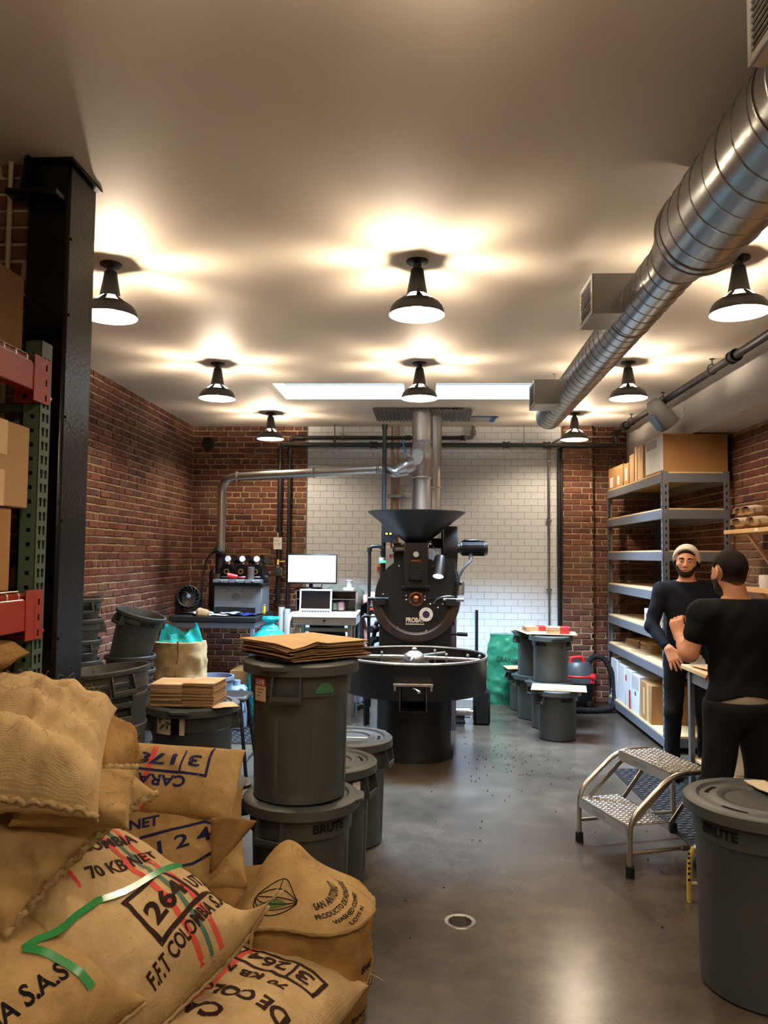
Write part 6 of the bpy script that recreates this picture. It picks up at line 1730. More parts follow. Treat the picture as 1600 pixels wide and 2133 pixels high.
def coffee_bag(label, c, L, W_, Hh, rz, rx=0.0, name='coffee_bag'):
    """kraft bag lying down: body along local x, folded pale end at -x"""
    t = thing(name, label, 'coffee bag', c, (rx, 0, rz), 'kraft coffee bags on the upper wall shelf')
    def prof(t_): return 1.0
    mb = MB()
    def fn(u, v):
        a = 2 * PI * u; cc, ss = math.cos(a), math.sin(a); e = (abs(cc) ** 3.2 + abs(ss) ** 3.2) ** (-1 / 3.2)
        k = 0.55 + 0.45 * min(1, v * 4) if v < 0.25 else 1.0
        x = -L / 2 + L * v
        w = 0.006 * noise.noise(Vector((x * 18, cc * 2 + c[1] * 9, ss * 2)))
        return Vector((x, cc * e * (W_ / 2 + w), Hh / 2 + ss * e * (Hh / 2 * k + w)))
    mb.grid(fn, 36, 18, close_u=True); n = 36; b0 = len(mb.v) - n
    mb.f.append(tuple(range(n))[::-1]); mb.f.append(tuple(range(b0, b0 + n)))
    mb.build('bag_body', m_kraft, t, ang=50)
    mb = MB()
    def band(u, v):
        a = -0.3 + 3.6 * u; cc, ss = math.cos(a), math.sin(a); e = (abs(cc) ** 3.0 + abs(ss) ** 3.0) ** (-1 / 3.0)
        x = -L * 0.62 + L * 0.40 * v; k = 0.80 + 0.24 * min(1, v * 1.4)
        return Vector((x, cc * e * W_ / 2 * k * 1.03, Hh / 2 + ss * e * Hh / 2 * k * 1.03))
    mb.sheet(band, 24, 4, 0.002); lb = mb.build('folded_label', pm('cream_label3', (218, 200, 174), 0.7), t)
    mb = MB()
    for k in range(4): mb.box(-L * 0.50 + k * 0.010, -L * 0.50 + k * 0.010 + 0.003, -W_ * 0.2, W_ * 0.2, Hh * 1.018, Hh * 1.022)
    o = mb.build('fine_print', m_ink, lb); o['kind'] = 'stuff'
    return t
coffee_bag('kraft coffee bag lying at the far left end of the upper wall shelf', (2.54, 6.15, 1.906), 0.27, 0.13, 0.088, 0.35)
coffee_bag('kraft coffee bag lying second in the bottom row of the upper wall shelf', (2.56, 5.88, 1.906), 0.27, 0.13, 0.088, 0.15)
coffee_bag('kraft coffee bag lying on top of the bottom row, left one', (2.56, 6.02, 1.996), 0.26, 0.13, 0.085, 0.30)
coffee_bag('kraft coffee bag lying on top of the bottom row, partly behind its neighbour', (2.57, 6.20, 1.998), 0.26, 0.12, 0.08, 0.42)
sb = thing('coffee_bag', 'tall kraft coffee bag standing upright at the right edge of the upper shelf', 'coffee bag', (2.53, 5.60, 1.906), 0.2, 'kraft coffee bags on the upper wall shelf')
bag_mesh('bag_body', m_kraft, 0.09, 0.055, 0.34, smooth_prof([(0, 0.95), (0.2, 1), (0.8, 0.98), (1, 0.9)]), 12, 0.007, 16, 40, 24, 3.6, sb)
cup = thing('patterned_cup', 'white handleless cup with a relief pattern on the lower wall shelf', 'cup', (2.47, 5.77, 1.469))
mb = MB()
def cupf(u, v):
    a = 2 * PI * u; r = 0.042 + 0.006 * math.sin(v * PI * 0.9) + 0.0022 * math.sin(a * 9) * math.sin(v * PI * 4)
    return (math.cos(a) * r, math.sin(a) * r, 0.095 * v)
mb.grid(cupf, 54, 16, close_u=True); mb.lathe([(0.0, 0.0), (0.042, 0.0)], 54); mb.lathe([(0.042, 0.095), (0.038, 0.095), (0.036, 0.01), (0, 0.008)], 54)
mb.build('cup_wall', m_white, cup)
gl = thing('drinking_glass', 'clear drinking glass right of the patterned cup', 'glass', (2.47, 5.52, 1.469))
mb = MB(); mb.lathe([(0, 0), (0.03, 0), (0.040, 0.11), (0.0385, 0.11), (0.028, 0.008), (0, 0.008)], 28); mb.build('glass_wall', pm('clear_glass', (255, 255, 255), 0.02, trans=1.0), gl)
for i, (y, lab) in enumerate(((5.74, 'black storage bin against the wall behind the patterned cup'), (5.46, 'black storage bin against the wall behind the drinking glass'))):
    t = thing('black_bin', lab, 'bin', (2.615, y, 1.469))
    mb = MB(); mb.box(-0.085, 0.085, -0.13, 0.13, 0.0, 0.15, 0.008); mb.build('bin_body', m_black_plastic, t)
    mb = MB(); mb.box(-0.092, -0.085, -0.09, 0.09, 0.10, 0.115, 0.003); mb.build('handle', m_black_rubber, t)

# ------------------------------------------------------------------ work bench on the right
be = thing('work_bench', 'grey steel work bench with a pale particle board top between the two men', 'bench', (2.28, 5.1, 0))
mb = MB(); mb.box(1.86, 2.70, 4.50, 5.78, 0.885, 0.915, 0.004); mb.build('bench_top', m_particle, be, world=True)
for x in (1.885, 2.64):
    for y in (4.56, 5.70):
        mb = MB(); s = 1 if x < 2 else -1
        mb.box(min(x, x + s * 0.045), max(x, x + s * 0.045), y - 0.002, y + 0.002, 0, 0.885); mb.box(x - 0.002, x + 0.002, min(y, y + (0.045 if y < 5 else -0.045)), max(y, y + (0.045 if y < 5 else -0.045)), 0, 0.885)
        mb.build('leg', m_grey_rack, be, world=True)
for b in ((1.89, 2.66, 4.57, 4.60), (1.89, 2.66, 5.66, 5.69)):
    mb = MB(); mb.box(b[0], b[1], b[2], b[3], 0.80, 0.884, 0.003); mb.build('rail', m_grey_rack, be, world=True)
for x in (1.895, 2.62):
    mb = MB(); mb.box(x, x + 0.02, 4.60, 5.66, 0.80, 0.884, 0.003); mb.build('rail', m_grey_rack, be, world=True)
mb = MB(); mb.box(1.91, 2.62, 4.60, 5.66, 0.26, 0.28, 0.002); mb.build('lower_shelf', m_particle, be, world=True)
crumple_sheet('kraft_paper', m_kraft_light, 'creased kraft paper sheet lying on the bench beside the beanie man\'s hand', 'paper', (2.04, 5.45, 0.917), 0.26, 0.42, 0.15, 0.02, 7)
cl_ = thing('small_bag', 'crumpled clear bag under the beanie man\'s fingers on the bench corner', 'bag', (1.93, 5.64, 0.916))
bag_mesh('bag_body', m_clear_film, 0.045, 0.035, 0.085, smooth_prof([(0, 0.9), (0.4, 1), (0.8, 0.7), (1, 0.3)]), 15, 0.012, 22, 28, 20, 2.4, cl_)
carton('red box on the bench at the right edge of the picture', 2.25, 2.45, 4.86, 5.02, 0.916, 1.0, m_red, 'red_box', flap=False)
carton('white carton on the bench lower shelf behind the front man\'s legs', 2.0, 2.3, 5.2, 5.5, 0.281, 0.50, m_white_box, flap=False)
carton('blue flat box on the bench lower shelf', 2.35, 2.6, 4.8, 5.1, 0.281, 0.36, pm('blue_card', (60, 110, 150), 0.5), flap=False)
pb2 = thing('floor_bag', 'white plastic bag on the floor right of the front man', 'bag', (2.12, 4.62, 0))
bag_mesh('bag_body', pm('white_film', (196, 204, 212), 0.25), 0.14, 0.12, 0.40, smooth_prof([(0, 0.85), (0.3, 1), (0.8, 0.8), (1, 0.4)]), 17, 0.025, 10, 48, 30, 2.4, pb2)

# ------------------------------------------------------------------ step stool
ss = thing('step_stool', 'two-step aluminium step stool with diamond tread and black rubber feet', 'step stool', (1.2, 4.6, 0))
A = Vector((0.931, 4.755, 0)); U = Vector((0.31, -0.951, 0)); Pp = Vector((0.951, 0.31, 0)); WS = 0.53
def sp_(u, p, z): return A + U * u + Pp * p + Vector((0, 0, z))
for u in (0.0, WS):
    pts = fillet([sp_(u, 0.0, 0.04), sp_(u, 0.0, 0.30), sp_(u, 0.26, 0.515), sp_(u, 0.52, 0.515), sp_(u, 0.64, 0.36), sp_(u, 0.64, 0.04)], 0.09, 7)
    mb = MB(); mb.tube(pts, 0.0145, 14); mb.build('side_rail', m_alu, ss, world=True)
    mb = MB(); mb.tube([sp_(u, 0.0, 0.125), sp_(u, 0.64, 0.125)], 0.011, 10); cr = mb.build('cross_bar', m_alu, ss, world=True)
    mb = MB(); c = sp_(u, 0.33, 0.125); mb.cyl(c - Pp * 0.02, c + Pp * 0.02, 0.016, n=12); mb.build('bar_collar', m_alu, cr, world=True)
    k = 0.035 if u == 0 else -0.035
    for p0, z0, p1, z1 in ((0.05, 0.27, 0.28, 0.48), (0.27, 0.24, 0.47, 0.48)):
        mb = MB(); mb.bar(sp_(u + k, p0, z0), sp_(u + k, p1, z1), 0.006, 0.026, 0.001, upv=Pp); mb.build('brace', m_alu, ss, world=True)
    for p in (0.0, 0.64):
        mb = MB(); mb.lathe([(0, 0), (0.024, 0), (0.022, 0.055), (0.016, 0.06), (0, 0.06)], 16, sp_(u, p, 0)); mb.build('rubber_foot', m_black_rubber, ss, world=True)
for z, p0 in ((0.262, -0.01), (0.520, 0.255)):
    mb = MB()
    R_ = Matrix.Identity(4)
    for i in range(3): R_[i][0] = U[i]; R_[i][1] = Pp[i]
    R_.translation = sp_(0, p0, z)
    a, b_ = (0.015, WS - 0.015)
    mb.box(a, b_, 0.0, 0.26, -0.004, 0.0, 0, R_)
    mb.box(a, b_, 0.0, 0.004, -0.055, 0.0, 0, R_); mb.box(a, b_, 0.256, 0.26, -0.045, 0.0, 0, R_)
    tr = mb.build('tread', m_alu, ss, world=True)
    mb = MB(); nx, ny = 16, 7
    for i in range(nx):
        for j in range(ny):
            c = Vector((a + 0.022 + i * (b_ - a - 0.044) / (nx - 1), 0.022 + j * 0.216 / (ny - 1), 0.0))
            mb.M = R_ @ Matrix.Translation(c)
            mb.lathe([(0.0125, 0.0), (0.0115, 0.004), (0.006, 0.0055), (0.0, 0.002)], 8)
    mb.M = None
    o = mb.build('grip_button', m_alu, tr, world=True); o['kind'] = 'stuff'
    mb = MB(); mb.box(0.17, 0.30, -0.001, 0.0005, -0.042, -0.016, 0, R_)
    mb.build('maker_plate', m_steel, tr, world=True)
rr = thing('taped_stand', 'short stand leg wrapped in yellow and black tape behind the nearest can', 'stand', (1.32, 3.98, 0))
mb = MB(); mb.tube(bez([(1.335, 3.98, 0.26), (1.318, 3.98, 0.20), (1.312, 3.98, 0.12), (1.312, 3.98, 0.0)], 6), 0.013, 10); mb.build('leg', pm('yellow_tape', (212, 186, 96), 0.5), rr, world=True)
mb = MB()
for z in (0.235, 0.215, 0.19, 0.165, 0.14, 0.11): mb.box(1.300 + (0.26 - z) * -0.02 + 0.003, 1.312, 3.965, 3.968, z - 0.006, z + 0.004)
o = mb.build('black_mark', m_ink, rr, world=True); o['kind'] = 'stuff'
mb = MB(); mb.tube([(1.312, 3.98, 0.09), (1.52, 3.94, 0.09)], 0.008, 8); mb.tube([(1.335, 3.98, 0.26), (1.54, 3.94, 0.27), (1.52, 3.94, 0.0)], 0.012, 8); mb.build('stand_frame', m_white, rr, world=True)

# ------------------------------------------------------------------ shop vacuum, green bag
vc = thing('shop_vacuum', 'grey and red shop vacuum with a thick black hose by the brick pillar', 'vacuum', (1.72, 8.82, 0))
mb = MB(); mb.lathe([(0, 0.07), (0.14, 0.07), (0.155, 0.10), (0.17, 0.28), (0.175, 0.30), (0, 0.30)], 32); mb.build('tank', m_black_rubber, vc)
mb = MB(); mb.lathe([(0, 0.30), (0.18, 0.30), (0.182, 0.36), (0.165, 0.40), (0.16, 0.46), (0.12, 0.52), (0, 0.54)], 32); hd = mb.build('motor_head', pm('dark_grey_plastic', (62, 64, 68), 0.4), vc)
mb = MB(); mb.lathe([(0.183, 0.365), (0.186, 0.375), (0.175, 0.385)], 32); mb.build('red_ring', m_red, hd)
mb = MB(); mb.tube(fillet([(-0.09, -0.06, 0.50), (-0.09, -0.06, 0.57), (0.03, -0.06, 0.58), (0.05, -0.06, 0.52)], 0.03), 0.018, 8); mb.build('handle', m_red, vc)
mb = MB(); mb.lathe([(0, 0), (0.035, 0.0), (0.04, 0.03), (0.02, 0.05), (0, 0.05)], 18, (0.12, -0.12, 0.37), (0.7, -0.7, 0)); mb.build('drain_cap', m_red, vc)
mb = MB(); mb.box(-0.17, -0.12, -0.14, -0.09, 0.30, 0.35, 0.006); mb.box(0.10, 0.15, -0.15, -0.10, 0.30, 0.35, 0.006); mb.build('latch', m_red, vc)
for a in (0.6, 2.4, 4.0, 5.4):
    mb = MB(); p = Vector((math.cos(a) * 0.14, math.sin(a) * 0.14, 0.035)); mb.ball(p, 0.034, 10, (1, 0.6, 1)); mb.box(p.x - 0.03, p.x + 0.03, p.y - 0.03, p.y + 0.03, 0.05, 0.11, 0.01); mb.build('caster', m_black_rubber, vc)
hp = bez([(0.10, 0.0, 0.44), (0.13, -0.02, 0.54), (0.20, -0.03, 0.585), (0.29, -0.04, 0.54), (0.36, -0.06, 0.38), (0.375, -0.10, 0.18), (0.33, -0.18, 0.055), (0.18, -0.24, 0.035), (-0.02, -0.25, 0.035), (-0.16, -0.22, 0.035)], 14)
mb = MB(); rs = [0.031 + 0.0028 * math.sin(i * 1.9) for i in range(len(hp))]; mb.tube(hp, rs, 12); mb.build('hose', m_black_rubber, vc)
gp = thing('green_bag', 'large translucent green plastic bag printed in black, leaning on the tiles', 'bag', (0.93, 9.04, 0))
bag_mesh('bag_body', m_green_film, 0.185, 0.075, 0.79, smooth_prof([(0, 1.05), (0.05, 1.1), (0.4, 1.04), (0.8, 0.95), (1.0, 0.80)]), 19, 0.016, 9, 64, 44, 3.0, gp)
bag_mesh('bag_filling', pm('dull_green_fill', (70, 104, 80), 0.8), 0.165, 0.060, 0.36, smooth_prof([(0, 1.0), (0.3, 1.0), (0.9, 0.9), (1.0, 0.7)]), 20, 0.01, 9, 32, 20, 3.0, gp)
mb = MB(); put_text(mb, 'GRAINPRO', 0.075, (-0.10, -0.092, 0.50), (1, -0.02, -0.16), (0.12, 0.0, 1), 0.004, width=0.30, bold=0.001); put_text(mb, 'GRAINPRO', 0.07, (-0.10, -0.098, 0.06), (1, 0, 0), (0, 0, 1), 0.004, width=0.33, bold=0.001)
mb.build('lettering', pm('dark_green_ink', (10, 44, 34), 0.7), gp, smooth=False)

# ------------------------------------------------------------------ pallet rack at left
rk = thing('pallet_rack', 'pallet rack with a green punched upright and orange beams at the left edge', 'rack', (-1.7, 2.0, 0))
def upright(x, y):
    mb = MB(); mb.box(x - 0.062, x, y, y + 0.002, 0, 2.44); mb.box(x - 0.002, x, y, y + 0.078, 0, 2.44); mb.box(x - 0.062, x - 0.060, y, y + 0.078, 0, 2.44); mb.box(x - 0.062, x, y + 0.0, y + 0.078, 2.438, 2.44)
    u_ = mb.build('upright', m_green_rack, rk, world=True)
    mb = MB()
    for k in range(46):
        z = 0.08 + k * 0.0508
        for yy in (y + 0.026, y + 0.056):
            mb.bar((x + 0.0006, yy, z - 0.016), (x + 0.0006, yy, z + 0.012), 0.0015, 0.010, upv=(0, 1, 0)); mb.box(x - 0.001, x + 0.0014, yy - 0.008, yy + 0.008, z + 0.002, z + 0.015, 0.0006)
        if k % 1 == 0: mb.box(x - 0.034, x - 0.020, y - 0.0012, y + 0.001, z - 0.007, z + 0.007)
    o = mb.build('keyhole', m_dark_hole, u_, world=True); o['kind'] = 'stuff'
upright(-1.375, 2.69); 
mb = MB(); mb.box(-2.50, -2.44, 2.69, 2.768, 0, 2.44, 0.002); mb.build('upright', m_green_rack, rk, world=True)
for z in (0.5, 1.1, 1.9, 2.2):
    mb = MB(); mb.bar((-2.45, 2.73, z), (-1.43, 2.73, z + (0.25 if z < 2 else 0)), 0.03, 0.03, 0.003); mb.build('brace', m_green_rack, rk, world=True)
for z0, z1 in ((2.245, 2.365), (1.405, 1.535)):
    mb = MB(); mb.box(-1.42, -1.372, 0.2, 2.665, z0, z1 - 0.022, 0.003); mb.box(-1.42, -1.39, 0.2, 2.665, z1 - 0.03, z1, 0.003); mb.build('beam', m_orange, rk, world=True)
    mb = MB(); mb.box(-1.372, -1.368, 2.63, 2.745, z0 - 0.035, z1 + 0.01, 0.0015); mb.box(-1.47, -1.368, 2.684, 2.689, z0 - 0.035, z0 + 0.10, 0.0015); mb.prism([(-1.372, 2.745, z0), (-1.368, 2.76, z0 - 0.004), (-1.368, 2.745, z0 - 0.02)], (0.003, 0, 0)); cn = mb.build('beam_connector', m_orange, rk, world=True)
    mb = MB()
    for k in range(3):
        z = z0 - 0.012 + k * 0.055; mb.bar((-1.3675, 2.716, z - 0.012), (-1.3675, 2.716, z + 0.010), 0.0012, 0.009, upv=(0, 1, 0))
    mb.cyl((-1.43, 2.686, z0 - 0.012), (-1.43, 2.682, z0 - 0.012), 0.009, n=12); o = mb.build('slot', m_dark_hole, cn, world=True); o['kind'] = 'stuff'
    mb = MB(); mb.box(-2.44, -1.42, 0.2, 2.66, z1 - 0.028, z1 - 0.022); dk_ = mb.build('deck_board', m_kraft_dark, rk, world=True)
    for k in range(10):
        y = 2.60 - k * 0.075
        mb = MB(); mb.tube(fillet([(-2.4, y, z1 + 0.003), (-1.380, y, z1 + 0.003), (-1.3795, y, z1 - 0.03)], 0.012, 4), 0.003, 6); mb.build('deck_wire', m_alu, rk, world=True)
    mb = MB(); mb.tube([(-1.376, 0.4, z1 - 0.022), (-1.376, 2.62, z1 - 0.022)], 0.003, 6); mb.tube([(-1.395, 0.4, z1 + 0.007), (-1.395, 2.62, z1 + 0.007)], 0.003, 6); mb.build('deck_edge_wire', m_alu, rk, world=True)
b = carton('big tan carton with pale tape on the rack, above the lower orange beam', -1.95, -1.39, 2.10, 2.655, 1.83, 2.115, m_kraft, flap=False)
mb = MB(); mb.box(0.2795, 0.2815, 0.06, 0.13, 0.17, 0.286); mb.box(0.2795, 0.2815, -0.02, 0.12, 0.0, 0.12); mb.build('tape_strip', m_tape, b)
carton('dark tan carton under the big tan carton on the rack', -1.95, -1.405, 2.02, 2.58, 1.545, 1.828, m_carton, flap=False)
carton('dark carton on top of the upper orange beam', -1.95, -1.40, 2.05, 2.60, 2.375, 2.63, m_kraft_dark, flap=False)
cd2 = thing('wall_conduit', 'thin white conduit running up the brick pier left of the steel column', 'conduit', (-1.63, 2.90, 1.5))
mb = MB(); mb.tube([(-1.635, 2.905, 0.3), (-1.635, 2.905, ZC)], 0.010, 10); mb.build('conduit_run', pm('old_white_paint', (176, 160, 132), 0.6), cd2, world=True)
# ------------------------------------------------------------------ burlap sacks
def ortho(tx, ty):
    tx = Vector(tx).normalized(); ty = Vector(ty); ty = (ty - tx * tx.dot(ty)).normalized()
    return tx, ty, tx.cross(ty)

class Sack:
    def __init__(s, name, label, c, tx, ty, W_, L, T=0.13, B=0.12, mat=None, seed=0, lump=0.022, wr=0.010, curl=(0, 0, 0, 0), bend=None, nu=60, nv=76, group='burlap coffee sacks', pa=2.4, pb=2.6, pinch=0.03):
        s.c = Vector(c); s.tx, s.ty, s.n = ortho(tx, ty)
        s.W, s.L, s.T, s.B, s.seed, s.lump, s.wr, s.curl, s.bend, s.pa, s.pb, s.pinch = W_, L, T, B, seed, lump, wr, curl, bend, pa, pb, pinch
        s.root = thing(name, label, 'sack', c, (0, 0, 0), group)
        mb = MB(); uv = []
        def side(sgn):
            base = len(mb.v); vs = []
            for j in range(nv + 1):
                for i in range(nu + 1):
                    a = math.sin(PI / 2 * (2 * i / nu - 1)); b = math.sin(PI / 2 * (2 * j / nv - 1))
                    vs.append(s.P(a, b, sgn) - s.c); uv.append((a * W_ / 2, b * L / 2))
            fs = []
            for j in range(nv):
                for i in range(nu):
                    q = (j * (nu + 1) + i, j * (nu + 1) + i + 1, (j + 1) * (nu + 1) + i + 1, (j + 1) * (nu + 1) + i)
                    fs.append(q if sgn > 0 else q[::-1])
            mb.add(vs, fs)
        side(1); side(-1)
        me = mb.mesh('sack_cloth', mat or m_burlap, True, 180)
        ul = me.uv_layers.new(name='UVMap')
        li = np.empty(len(me.loops), dtype=np.int32); me.loops.foreach_get('vertex_index', li)
        ul.data.foreach_set('uv', np.array(uv, dtype=np.float32)[li].ravel())
        bm = bmesh.new(); bm.from_mesh(me); bmesh.ops.remove_doubles(bm, verts=bm.verts, dist=1e-5); bm.to_mesh(me); bm.free()
        o = bpy.data.objects.new('sack_cloth', me); link(o, s.root); s.cloth = o
        KIDS.setdefault(s.root.name, []).append(o)
    def P(s, a, b, sgn=1, eps=0.0):
        ea = max(0.0, 1 - abs(a) ** s.pa); eb = max(0.0, 1 - abs(b) ** s.pb)
        prof = (ea * eb) ** 0.5
        x = s.W / 2 * a * (1 - s.pinch * (1 - b * b) + 0.03 * (abs(b) ** 6))
        y = s.L / 2 * b * (1 - s.pinch * (1 - a * a) + 0.03 * (abs(a) ** 6))
        q = Vector((x + s.seed * 1.7, y, s.seed * 0.9 + sgn))
        lump = s.lump * noise.noise(q * 4.5) * min(1, prof * 1.6)
        w = s.wr * (1 - abs(noise.noise(q * 11)) * 2.2) * min(1, prof * 1.5) + s.wr * 0.35 * noise.noise(q * 30) * min(1, prof * 2)
        # gathers running in from the sewn ends
        g = s.wr * 0.9 * math.sin(x * 70 + 2 * math.sin(y * 9 + s.seed)) * max(0, abs(b) - 0.62) / 0.38 * (1 - abs(b) ** 8)
        z = (s.T if sgn > 0 else -s.B) * prof + (lump + w + g) * (1 if sgn > 0 else 0.5) + eps
        k = s.curl
        ca = (abs(a) ** 5) * (abs(b) ** 5)
        z += ca * (k[0] if a < 0 and b < 0 else k[1] if a > 0 and b < 0 else k[2] if a < 0 else k[3])
        if s.bend: x, y, z = s.bend(x, y, z, a, b)
        return s.c + s.tx * x + s.ty * y + s.n * z
    def at(s, x, y, eps=0.0025):
        return s.P(max(-0.999, min(0.999, x / (s.W / 2))), max(-0.999, min(0.999, y / (s.L / 2))), 1, eps)
    def decal(s, items, name, mat, eps=0.0025, cuts=0.013):
        """items: (text, size, x, y, width, angle) lettering painted on the cloth, in metres from the middle"""
        mb = MB()
        for t, size, x, y, width, ang in items:
            vs, fs = text2d(t, size, cuts=cuts, bold=0.0016 if size < 0.08 else 0.003)
            w = max(v[0] for v in vs); k = width / w if width else 1
            ca, sa = math.cos(ang), math.sin(ang)
            mb.add([s.at(x + (vx * k) * ca - vy * sa, y + (vx * k) * sa + vy * ca, eps) for vx, vy in vs], fs)
        return mb
    def line(s, mb, pts, w, eps=0.0022, step=0.012):
        for (x0, y0), (x1, y1) in zip(pts, pts[1:]):
            L = math.hypot(x1 - x0, y1 - y0); n = max(1, int(L / step)); dx, dy = (y1 - y0) / L * w / 2, -(x1 - x0) / L * w / 2
            ex, ey = (x1 - x0) / L * w / 2, (y1 - y0) / L * w / 2
            A0 = [(x0 - ex + (x1 + 2 * ex - x0) * i / n, y0 - ey + (y1 + 2 * ey - y0) * i / n) for i in range(n + 1)]
            vs = [s.at(x + dx, y + dy, eps) for x, y in A0] + [s.at(x - dx, y - dy, eps) for x, y in A0]
            mb.add(vs, [(i, i + 1, n + 2 + i, n + 1 + i) for i in range(n)])
        return mb
    def part(s, mb, name, mat, parent=None):
        return mb.build(name, mat, parent or s.cloth, world=True, ang=180)
    def stripes(s, spec, y0, y1):
        """woven colour stripes: broken into short stitches"""
        for x, w, m in spec:
            mb = MB(); n = int((y1 - y0) / 0.009)
            for k in range(n):
                ya = y0 + (y1 - y0) * k / n
                s.line(mb, [(x + 0.0015 * (k % 2), ya), (x + 0.0015 * (k % 2), ya + 0.0035)], w, 0.0014, 0.01)
            o = s.part(mb, 'woven_stripe', m)
            o['kind'] = 'stuff'
    def seam(s, b, mat=None, a0=-0.98, a1=0.98, r=0.006, amp=0.004):
        pts = []
        for i in range(61):
            a = a0 + (a1 - a0) * i / 60
            p = s.P(a, b, 1); q = s.P(a, b, -1)
            pts.append((p + q) / 2 + s.ty * (0.006 * (1 if b > 0 else -1)) + s.n * amp * math.sin(i * 1.3))
        mb = MB(); mb.tube(pts, [r * (1 + 0.3 * math.sin(i * 2.1)) for i in range(61)], 6)
        return s.part(mb, 'seam', mat or m_burlap_pale, s.root)
    def fibres(s, n, seed, edge=None, ln=0.04):
        rnd_ = random.Random(seed); mb = MB()
        for _ in range(n):
            if edge is None: a, b = rnd_.uniform(-0.97, 0.97), rnd_.uniform(-0.97, 0.97)
            else: a, b = rnd_.uniform(-0.98, 0.98), edge * rnd_.uniform(0.985, 1.0)
            p = s.P(a, b, 1); d = s.n * rnd_.uniform(0.2, 1) + s.tx * rnd_.uniform(-1, 1) + s.ty * rnd_.uniform(-1, 1) + (s.ty * edge if edge else Vector())
            d.normalize(); L = ln * rnd_.uniform(0.3, 1)
            e = Vector((rnd_.uniform(-1, 1), rnd_.uniform(-1, 1), rnd_.uniform(-1, 1))) * L * 0.3
            mb.tube([p, p + d * L * 0.5 + e, p + d * L + e * 0.2 + Vector((0, 0, -0.25 * L))], [0.0006, 0.0005, 0.0003], 3)
        o = s.part(mb, 'loose_fibre', m_burlap_pale, s.root); o['kind'] = 'stuff'

m_wred = pm('woven_red', (196, 74, 62), 0.95); m_wgreen = pm('woven_green', (70, 104, 92), 0.95)
TXB, TYB = (0.56, 0.76, 0.32), (-0.78, 0.36, 0.48)
def twist(x, y, z, a, b):
    z -= 1.1 * x * (y + 0.36) + 0.9 * max(0.0, y - 0.02) ** 2
    return x, y, z
# the big strapped sack, text 264
SB = Sack('coffee_sack', 'big burlap sack numbered 264 with a green strap across it', (-1.028, 2.463, 0.554), TXB, TYB, 0.58, 0.84, 0.235, 0.08, m_burlap_pale, 1, 0.034, 0.012, curl=(0, 0.21, 0, 0), bend=twist, pa=3.0, pb=3.2)
mb = SB.decal([('70 KB NET', 0.058, -0.056, -0.05, 0.26, 0.0), ('264', 0.088, 0.024, -0.267, 0.14, 0.2), ('UTZ', 0.070, 0.188, -0.238, 0.075, 0.2), ('F.F.T COLOMBIA S.A.S', 0.055, -0.06, -0.378, 0.345, 0.21), ('COLOMBIA', 0.06, -0.1, 0.05, 0.3, 0.0)], '', m_ink_brown)
SB.part(mb, 'lettering', m_ink_brown)
mb = MB(); SB.line(mb, [(0.01, -0.305), (-0.02, -0.158), (0.235, -0.106), (0.262, -0.253), (0.01, -0.305)], 0.015); SB.line(mb, [(0.177, -0.271), (0.147, -0.124)], 0.012); SB.part(mb, 'printed_frame', m_ink_brown)
SB.stripes(((0.09, 0.016, m_wred), (0.125, 0.013, m_wgreen), (0.16, 0.016, m_wred)), -0.415, 0.38)
SB.stripes(((-0.10, 0.010, m_wred),), -0.05, 0.40)
SB.seam(-1.0); SB.fibres(160, 1, None, 0.025); SB.fibres(60, 2, -1)
mb = MB(); p = SB.P(0.999, -0.999, 1)
for k in range(7):
    d = SB.tx * 0.05 + Vector((0.01 * math.sin(k * 2.1), 0.01 * math.cos(k * 1.7), 0.012 * math.sin(k * 3.3))); mb.tube([p, p + d * 0.6, p + d * (0.9 + 0.1 * (k % 3)) + Vector((0, 0, 0.008 * math.sin(k)))], 0.002, 4)
SB.part(mb, 'twine_end', m_burlap_pale, SB.root)
# second strapped sack in front-left
S2 = Sack('coffee_sack', 'burlap sack in the lower left corner under the loose green strap end', (-1.285, 2.13, 0.53), TXB, TYB, 0.60, 0.86, 0.235, 0.10, m_burlap, 2, 0.034, 0.013, curl=(0, 0.02, 0, 0), bend=twist, pa=3.0, pb=3.2)
mb = S2.decal([('COLOMBIA S.A.S', 0.07, -0.28, -0.315, 0.44, 0.0), ('264', 0.10, -0.22, -0.17, 0.2, 0.0)], '', m_ink); S2.part(mb, 'lettering', m_ink)
S2.stripes(((-0.10, 0.03, m_wred),), -0.42, 0.2)
S2.seam(-1.0); S2.fibres(110, 3, None, 0.025)
# supporting sack under them
S0 = Sack('coffee_sack', 'plain burlap sack underneath the 264 sack, at the bottom edge of the picture', (-1.02, 2.46, 0.17), (0.75, 0.66, 0.03), (-0.66, 0.75, 0.02), 0.62, 0.84, 0.17, 0.16, m_burlap, 3, 0.03, 0.012)
mb = MB(); S0.line(mb, [(0.10, -0.44), (0.10, -0.2)], 0.02); S0.part(mb, 'red_mark', m_wred)
S9 = Sack('coffee_sack', 'plain burlap sack at the very bottom left under the green strap end', (-1.22, 1.98, 0.17), (0.75, 0.66, 0.03), (-0.66, 0.75, 0.02), 0.5, 0.80, 0.19, 0.16, m_burlap, 33, 0.03, 0.012)
